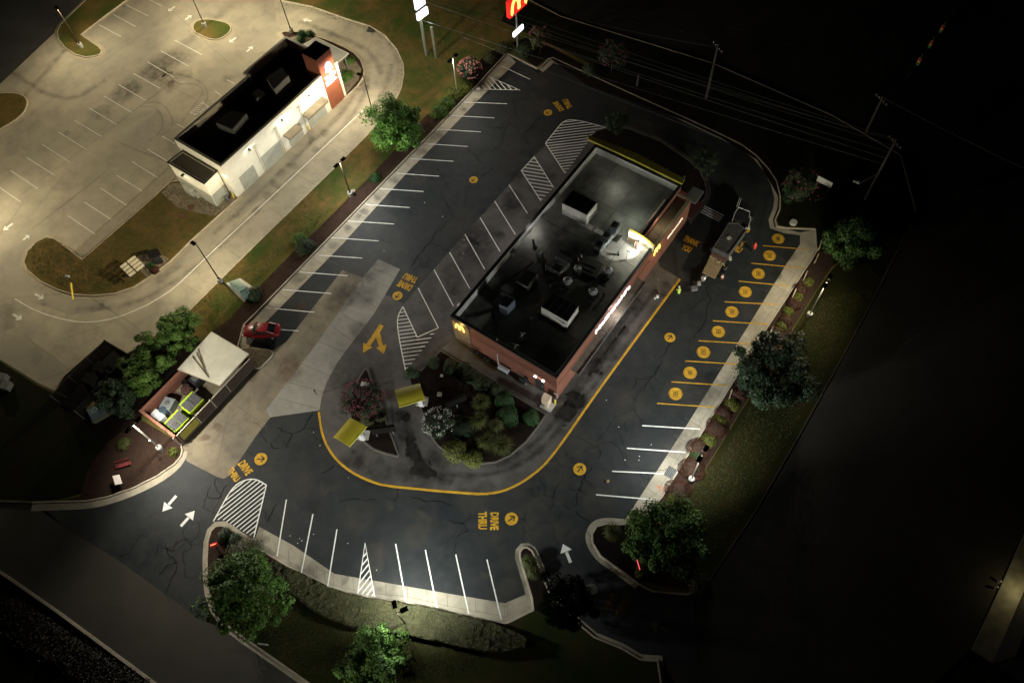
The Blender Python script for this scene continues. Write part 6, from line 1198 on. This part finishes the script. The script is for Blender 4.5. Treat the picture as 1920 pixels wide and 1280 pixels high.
def crown(mb, c, R, n, s, clumps=40, cr=.3, flat=.35):
    """leaves gathered in clumps spread through an ellipsoid, more of them near its outside"""
    cs = []; sd = Vector((c.x*.37, c.y*.51, 3.1)); rad_ = lambda u: 1+.38*noise.noise(u*1.6+sd)+.18*noise.noise(u*4+sd)
    for _ in range(clumps):
        v = rv().normalized(); v = v*rad_(v)*random.uniform(.45, .88)
        if v.z < -.55: v.z *= .5
        cs.append((Vector((v.x*R[0], v.y*R[1], v.z*R[2])), random.uniform(.45,1.35)*cr*R[0]))
    for i in range(n):
        q, rr = random.choice(cs); v = rv().normalized(); p = c+q+v*rr*random.uniform(.55, 1.0)
        nn = (v*.8+Z*flat+rv()*.6).normalized(); leaf(mb, p, nn, s*random.choice((.55,.8,1.0,1.25)))
def tree(c, R, zc, label, lm, n=6500, s=.34, clumps=46, cr=.27, blossoms=None, cat='tree', name='shade_tree', group=None, trunk=.16):
    p = P(*c, zc); r = root(name, (p.x,p.y,.1), label, cat, group)
    k = MB(); base = Vector((p.x,p.y,.08)); h = zc-R[2]*.45
    k.tube([base, base+Z*.3, base+Vector((.05,.03,h*.6)), base+Vector((-.03,.06,h+.6))], [trunk*1.4, trunk, trunk*.8, trunk*.6], 8)
    for i in range(9):
        a = 2*pi*i/9+random.uniform(-.3,.3); q = base+Z*(h*random.uniform(.7,1.05)); e = p+Vector((cos(a)*R[0]*.7, sin(a)*R[1]*.7, random.uniform(-.3,.55)*R[2])); m_ = (q+e)/2+Z*.2; k.tube([q, m_, e], [trunk*.45, trunk*.3, trunk*.1], 5)
    mk('trunk', k, bark, r)
    k = MB(); crown(k, p, [q*1.03 for q in R], int(n*1.9), s*.82, int(clumps*1.3), cr); mk('crown', k, lm, r)
    if blossoms:
        bm, bn, top = blossoms; k = MB()
        for i in range(bn):
            v = rv().normalized(); v.z = abs(v.z)*(1 if top else .8)
            q = p+Vector((v.x*R[0]*1.02, v.y*R[1]*1.02, v.z*R[2]*1.05))
            for _ in range(5): leaf(k, q+rv()*.22, rv().normalized(), .13, .9)
        mk('blossoms', k, bm, r)
    return r
tree((739,232), (4.0,4.2,2.9), 3.5, 'large bright green maple beside the left parking bays', G1, 8500, .42, 60, .25)
tree((336,617), (2.6,2.6,2.2), 2.9, 'dense green tree nearest the drive lane behind the white yard roof', G2, 6000, .36, 36)
tree((290,660), (2.4,2.7,2.2), 2.9, 'dense green tree between the black fence and the brick yard', G2, 6000, .36, 36)
tree((257,702), (2.5,2.5,2.2), 2.8, 'dense green tree behind the long brick wall of the yard', G2, 6000, .36, 36)
tree((219,748), (2.4,2.4,2.0), 3.0, 'shadowed tree lowest of the clump beside the brick yard', GD, 4000, .36, 30)
tree((1450,694), (5.0,4.6,2.9), 3.4, 'wide blue-green tree hiding the ends of the yellow bay lines', G3, 9500, .40, 70, .22)
tree((1592,460), (3.3,3.3,2.8), 3.6, 'loose-crowned tree beyond the corner of the numbered bays', G5, 5500, .38, 40, .26)
tree((1252,1004), (4.2,4.1,3.1), 3.7, 'bright green tree where the right gutter meets the entrance', G4, 8500, .40, 60, .24)
tree((462,1116), (4.2,4.0,2.9), 3.4, 'big green tree at the tip of the south bed beside the street', G4, 8500, .38, 64, .22)
tree((698,1243), (3.5,3.5,2.7), 3.6, 'tree on the south lawn with only its top lit', G4, 7000, .38, 50, .24)
tree((881,132), (1.7,1.7,1.6), 2.6, 'pink flowering small tree beside the lamp post', G3, 2600, .26, 26, .3, (PK,90,1), trunk=.07, name='flowering_tree')
tree((680,748), (2.3,2.3,1.5), 2.6, 'dark pink flowering tree in the triangular island', GD, 3200, .26, 30, .3, (PD,190,1), trunk=.07, name='flowering_tree')
tree((822,792), (1.7,1.7,1.0), 1.5, 'white flowering bush at the lane edge of the garden', GD, 1400, .24, 24, .3, (WF,70,1), trunk=.05, name='flowering_tree', cat='bush')
tree((1012,72), (1.5,1.5,1.8), 2.8, 'dim flowering tree beside the pole with the red sign', GO, 1800, .26, 22, .3, (PD,30,1), trunk=.06, name='flowering_tree')
tree((1148,105), (2.1,2.1,1.9), 2.8, 'dim pink-dotted tree under the overhead wires', GD, 2400, .26, 26, .3, (PD,70,1), trunk=.06, name='flowering_tree')
tree((1157,226), (1.6,1.6,1.6), 2.6, 'nearly black small tree in front of the yellow canopy', GD, 2000, .26, 22, .3, trunk=.06)
tree((1503,350), (2.3,2.3,2.0), 2.8, 'dark berry-speckled tree by the white notice board', GD, 2400, .26, 28, .3, (PD,40,1), trunk=.06)
tree((1325,300), (1.8,1.8,1.6), 2.2, 'dark shrub tree at the street corner of the restaurant', GD, 1600, .26, 22, .3, trunk=.06)
tree((1068,1128), (3.0,3.0,2.2), 3.0, 'unseen tree added for its shadow between the two dark entrance kerbs', mat('shadow_black_leaf', (.0012,.0022,.001), (.002,.004,.0018), scale=.6, rough=1, island=1, spec=0), 5000, .34, 36)  # tree placed for its shadow; leaves coloured near black as shade
def shrub(c, rad, h, label, m, n=900, s=.13, group='round shrubs in the planting beds', name='shrub', z=.13, loose=.06):
    p = P(*c, z+h*.5); base = Vector((p.x,p.y,z)); k = MB(); ph = random.uniform(0,6)
    for i in range(n):
        v = rv().normalized(); v.z = abs(v.z); w_ = 1+.09*sin(3*math.atan2(v.y,v.x)+ph)+random.uniform(-loose,loose)-.25*(random.random() < .25)
        q = base+Vector((v.x*rad*w_, v.y*rad*w_, v.z*h*w_)); leaf(k, q, (v+Z*.3+rv()*.5).normalized(), s*random.uniform(.7,1.3), .7)
    r = root(name, base, label, 'shrub', group); mk('foliage', k, m, r); k = MB(); k.lathe(base, [(rad*.55,0),(rad*.72,h*.4),(rad*.5,h*.75),(rad*.12,h*.85)], 10); mk('stem', k, mat('twig', (.02,.018,.01)), r); return r
RL = [((1517,527),.85,.8,'faint olive shrub at the top of the mulch row',GY,.12),((1502,540),1.2,.9,'dark red mound just below the faint olive shrub',GR,.12),((1497,556),.85,.7,'yellow-green shrub level with the lamp post head',GY,.12),((1489,569),1.25,.9,'dark red mound above the lamp post footing',GR,.12),((1478,583),.95,.7,'yellow-green shrub left of the lamp post footing',GY,.12),((1472,600),1.15,.8,'dark red mound level with the lamp post footing',GR,.12),((1465,610),.95,.7,'bright yellow-green shrub below the lamp post footing',GY,.12),((1455,622),1.2,.9,'dark red mound at the edge of the big dark tree',GR,.12),
 ((1386,737),.9,.7,'dim red mound under the big dark tree',GR,.12),((1373,757),1.0,.8,'olive shrub just below the big dark tree',GY,.12),((1358,772),1.15,.8,'dark mound beside the last yellow bay',GR,.12),((1349,789),.95,.7,'small olive shrub between two dark red mounds',GY,.12),((1344,801),1.5,.9,'broad dark red mound beside the first white bay',GR,.12),((1329,824),1.05,.9,'brightest yellow shrub in the mulch row',GY,.12),((1312,838),1.3,.85,'dark red mound directly behind the lamp head',GR,.12),((1307,853),.75,.6,'vivid green shrub under the lamp head',GB,.12),((1299,876),1.45,.9,'large red-brown mound crossed by the lamp post',GR,.12),((1272,919),1.4,1.0,'bright red-brown mound next to the sprayed kerb mark',GR,.12),((1262,933),.7,.7,'yellow shrub half under the bright green tree',GY,.12)]
for i_, (c, rd, h, lb, m, s) in enumerate(RL):
    rd *= .66 if i_ < 8 else .8 if i_ < 14 else .95; shrub(c, rd, h, lb, m, int(850*rd*rd)+250, s)
for c, rd, h, lb, m in [((946,748),1.05,1.1,'clipped green ball nearest the restaurant walkway',GB),((952,777),1.25,1.2,'largest clipped green ball in the central garden',GB),((995,780),.95,1.0,'clipped green ball alone near the garden corner',GB),((868,798),1.4,1.0,'dark grey-green bush beside the white flowers',G3),
 ((846,684),.95,.9,'dim round bush at the upper end of the garden row',GD),((869,690),.9,.9,'second dim bush along the walkway',GD),((883,703),.95,.9,'third dim bush along the walkway',GD),((898,713),.9,.9,'fourth dim bush along the walkway',GD),((912,720),.85,.9,'fifth dim bush along the walkway',GD),((929,729),.85,.9,'sixth dim bush, last before the green balls',GD),((812,678),.8,.7,'small bush by the kerb at the garden top corner',GD)]: shrub(c, rd, h, lb, m, int(900*rd*rd)+200, .13, 'bushes of the central garden')
for c, rd, h, lb, m in [((852,843),1.2,1.2,'loose yellow-green bush at the lower left of the garden',GY),((886,857),1.0,.9,'low yellow-green bush at the lowest point of the garden',GY),((688,785),.7,.8,'green bush under the dark pink tree',GO),((711,774),.75,.8,'green bush at the wall side of the triangular island',GO),((771,697),.7,.7,'dark bush at the pointed corner of the garden',GD)]: shrub(c, rd, h, lb, m, 700, .17, None, loose=.25)
def tuft(c, rad, h, label, n=520, m=GG):
    b = P(*c, .12+h*.3); b.z = .12; k = MB()
    for i in range(n):
        a = random.uniform(0, 2*pi); o = random.uniform(.15, 1.0); l = h*random.uniform(.7,1.1); d = Vector((cos(a),sin(a),0)); s_ = Vector((-d.y,d.x,0))*.03
        q0 = b+d*.15*rad; q1 = b+d*rad*.5*o+Z*l*.85; q2 = b+d*rad*o*1.05+Z*l*(.95-.35*o)
        o_ = len(k.v); k.v += [tuple(q0-s_),tuple(q0+s_),tuple(q1+s_),tuple(q1-s_),tuple(q2)]; k.f += [(o_,o_+1,o_+2,o_+3),(o_+3,o_+2,o_+4)]; k.mi += [0,0]
    r = root('ornamental_grass', b, label, 'grass clump', 'ornamental grass clumps'); mk('blades', k, m, r); k = MB(); k.lathe(b, [(.3*rad,-.02),(.28*rad,.15),(.1*rad,.3)], 10); mk('stem', k, mat('twig', (.02,.018,.01)), r)
for c, rd, h, lb in [((902,757),1.3,1.3,'ornamental grass clump farthest into the dark garden'),((898,790),1.4,1.4,'ornamental grass clump right of the grey-green bush'),((929,800),1.15,1.2,'ornamental grass clump below the large green ball'),((912,828),1.4,1.3,'ornamental grass clump left of the biggest clump'),((941,838),1.6,1.5,'biggest ornamental grass clump near the curved kerb'),((1148,999),1.2,1.2,'grass clump at the tip of the bed beside the bright tree'),((992,1055),1.0,1.1,'grass clump in the narrow finger island'),((1001,1073),.9,1.0,'second grass clump lower in the narrow finger island'),((234,833),.95,.9,'yellow-green grass clump in the mulch by the brick yard'),((1313,1087),.0,1,'') ]:
    if lb: tuft(c, rd, h, lb)
shrub((324,846), .55, .5, 'tiny pale shrub beside the lamp post footing and the curb', GY, 260, .14, None, loose=.3)
for c, rd, h, lb, m in [((703,331),.8,.7,'small green shrub on the mulch by the left kerb',GB),((570,460),1.2,1.1,'dark shrub overhanging the left kerb',GD),((560,447),.9,.9,'green shrub at the lawn edge beside the dark one',G2),((838,190),1.1,1.0,'green shrub at the foot of the lamp post',G2),((822,207),1.2,1.0,'lowest green shrub of the line below the lamp post',G2),((854,170),1.3,1.0,'yellowish shrub just under the pink tree',GY),((872,158),1.2,.9,'broad low shrub beside the hatched triangle',GY),((920,105),1.0,.9,'green shrub between the pink tree and the sign pole',GO),((945,88),1.1,.9,'shrub near the corner of the lot by the sign pole',GO),((474,549),1.0,1.0,'dark shrub behind the transformer cabinet',GD),((566,62),.7,.7,'green shrub in the stones behind the white restaurant, left one',GB),((580,62),.6,.7,'green shrub in the stones behind the white restaurant, right one',GB),((563,74),.6,.7,'green shrub closest to the black roof edge',GB),((655,112),.8,.5,'light green plant beside the grey canopy',G4),((648,140),1.1,.4,'patch of fresh green plants by the sign tower',G4),((640,150),.8,.4,'small green plants at the base of the sign tower',G4),((283,497),.5,.6,'dark green shrub beside the cream menu board',GB),((289,505),.55,.5,'reddish shrub beside the cream menu board',GR),((984,92),1.4,1.0,'dark shrub by the foot of the red sign pole',GD),((1108,128),1.1,1.0,'dark round shrub under the wires',GD),
 ((421,1003),.8,.8,'dark ball shrub nearest the tip of the south bed',GD),((440,1012),.7,.8,'dark ball shrub behind the tip of the south bed',GD),((456,1036),1.7,1.3,'large dim round shrub above the big south tree',GO),((1314,1095),1.1,1.0,'grey shrub at the road side corner in the dark',GO),((1205,1072),.7,.7,'pale green shrub beside the red light bar',GY)]: shrub(c, rd, h, lb, m, int(700*rd*rd)+250, .16, None, loose=.2)
# clipped hedge along the south bays
hp = [(505,1062),(560,1095),(605,1124),(650,1142),(700,1152),(760,1160),(820,1172),(880,1186),(940,1198),(990,1205)]; hw = [1.3,2.0,2.5,2.7,2.7,2.7,2.7,2.6,2.2,.5]
hpx = PL(hp, 1.0); k = MB(); pts = []; ws = []
for i in range(len(hpx)-1):
    for j in range(10): t = j/10; pts.append(hpx[i].lerp(hpx[i+1], t)); ws.append(hw[i]*(1-t)+hw[i+1]*t)
def hz(p): return 1.15+.16*noise.noise(Vector((p.x*.5,p.y*.5,0)))
for _ in range(30000):
    i = random.randrange(len(pts)-1); a, b = pts[i], pts[i+1]; t = (b-a).normalized(); n_ = Vector((-t.y,t.x,0)); p = a.lerp(b, random.random()); w_ = ws[i]*(1+.1*noise.noise(Vector((p.x*.7,p.y*.7,5))))
    if random.random() < .72: u = random.uniform(-1,1); z = .13+hz(p+n_*u*w_/2*1.0)+.20*noise.noise(Vector((p.x*1.8,p.y*1.8,u*2)))-.25*max(0,abs(u)-.85)*4*.25; q = p+n_*u*w_/2; nn = (Z+rv()*.55).normalized()
    else: u = random.choice((-1,1)); z = .13+random.uniform(0,1)*hz(p); q = p+n_*u*w_/2*random.uniform(.97,1.05); nn = (n_*u+rv()*.6).normalized()
    leaf(k, Vector((q.x,q.y,z)), nn, .20*random.uniform(.6,1.3), .7)
r = root('hedge', hpx[4]-Z*.9, 'long clipped hedge along the southern parking bays', 'hedge'); mk('foliage', k, HED, r)
k = MB(); L_ = [pts[i]+Vector((-(pts[min(i+1,len(pts)-1)]-pts[max(i-1,0)]).normalized().y, (pts[min(i+1,len(pts)-1)]-pts[max(i-1,0)]).normalized().x, 0))*ws[i]*.38 for i in range(len(pts))]; R_ = [2*pts[i]-L_[i] for i in range(len(pts))]
k.prism(L_+R_[::-1], .12, .98); mk('branches', k, mat('twig', (.02,.018,.01)), r)
# rough vegetation beyond the street in the lower left, dark verge
k = MB()
for _ in range(9000):
    t = random.random(); c = P(20+t*300+random.gauss(0,10), 1115+t*190+random.uniform(5,75)); leaf(k, c+Z*random.uniform(-.1,.5), (Z+rv()*.8).normalized(), .3, .5)
tag(mk('undergrowth', k, leafmat('scrub', (.018,.016,.010), (.03,.026,.016))), 'dark undergrowth beyond the street', None, None, 'stuff')
k = MB()   # short grass tufts over the lit lawns
def strew(poly, n, s=.16):
    w_ = PL(poly, .13); xs = [v.x for v in w_]; ys = [v.y for v in w_]
    i = 0
    while i < n:
        p = Vector((random.uniform(min(xs),max(xs)), random.uniform(min(ys),max(ys)), .15))
        if inside(p, w_): leaf(k, p, (Z*.5+rv()).normalized(), s, .35); i += 1
strew([(520,8),(640,40),(720,75),(745,120),(735,180),(690,225),(800,200),(860,130),(930,85),(860,0)], 9000)
strew([(350,590),(480,460),(620,325),(685,258),(760,250),(690,325),(600,415),(470,545),(410,640)], 9000)
strew([(1300,900),(1350,860),(1400,770),(1540,560),(1640,540),(1480,820),(1330,1060),(1290,1000)], 9000)
strew([(480,1190),(560,1260),(740,1275),(900,1260),(900,1210),(760,1200),(600,1160),(540,1130)], 9000)
strew([(160,480),(318,345),(420,392),(280,515),(215,548),(135,548),(60,505),(60,460),(100,447)], 9000)
tag(mk('grass_blades', k, leafmat('blade', (.035,.055,.014), (.09,.075,.03))), 'short grass on the lit lawns', None, None, 'stuff')
k = MB()
def stones(poly, n):
    w_ = PL(poly, .13); xs = [v.x for v in w_]; ys = [v.y for v in w_]; i = 0
    while i < n:
        p = Vector((random.uniform(min(xs),max(xs)), random.uniform(min(ys),max(ys)), .16))
        if inside(p, w_): k.blob(p, (random.uniform(.07,.16), random.uniform(.06,.13), .06), 6, 3, .15); i += 1
stones([(453,655),(505,657),(509,661),(508,667),(488,686),(482,689),(472,685),(463,670)], 420); stones([(540,72),(592,72),(648,104),(676,130),(670,148),(648,176),(632,168),(640,140),(600,90)], 500); stones([(318,344),(304,362),(330,386),(345,370)], 200); stones([(404,386),(440,375),(445,365),(436,358)], 150); stones([(298,475),(316,485),(290,508),(277,512),(265,490)], 200)
tag(mk('river_stones', k, mat('stone_mix', (.30,.24,.16), (.10,.08,.06), scale=.5, island=1, rough=.8)), 'river stones in the gravel beds', None, None, 'stuff')

# ================================================================ NIGHT SKY
w = bpy.data.worlds.new('World'); sc.world = w; w.use_nodes = True; t = w.node_tree; bg = t.nodes['Background']
sk = t.nodes.new('ShaderNodeTexSky'); sk.sky_type = 'NISHITA'; sk.sun_disc = False; sk.sun_elevation = radians(-3.5); sk.sun_rotation = radians(250); t.links.new(sk.outputs[0], bg.inputs[0]); bg.inputs[1].default_value = .012
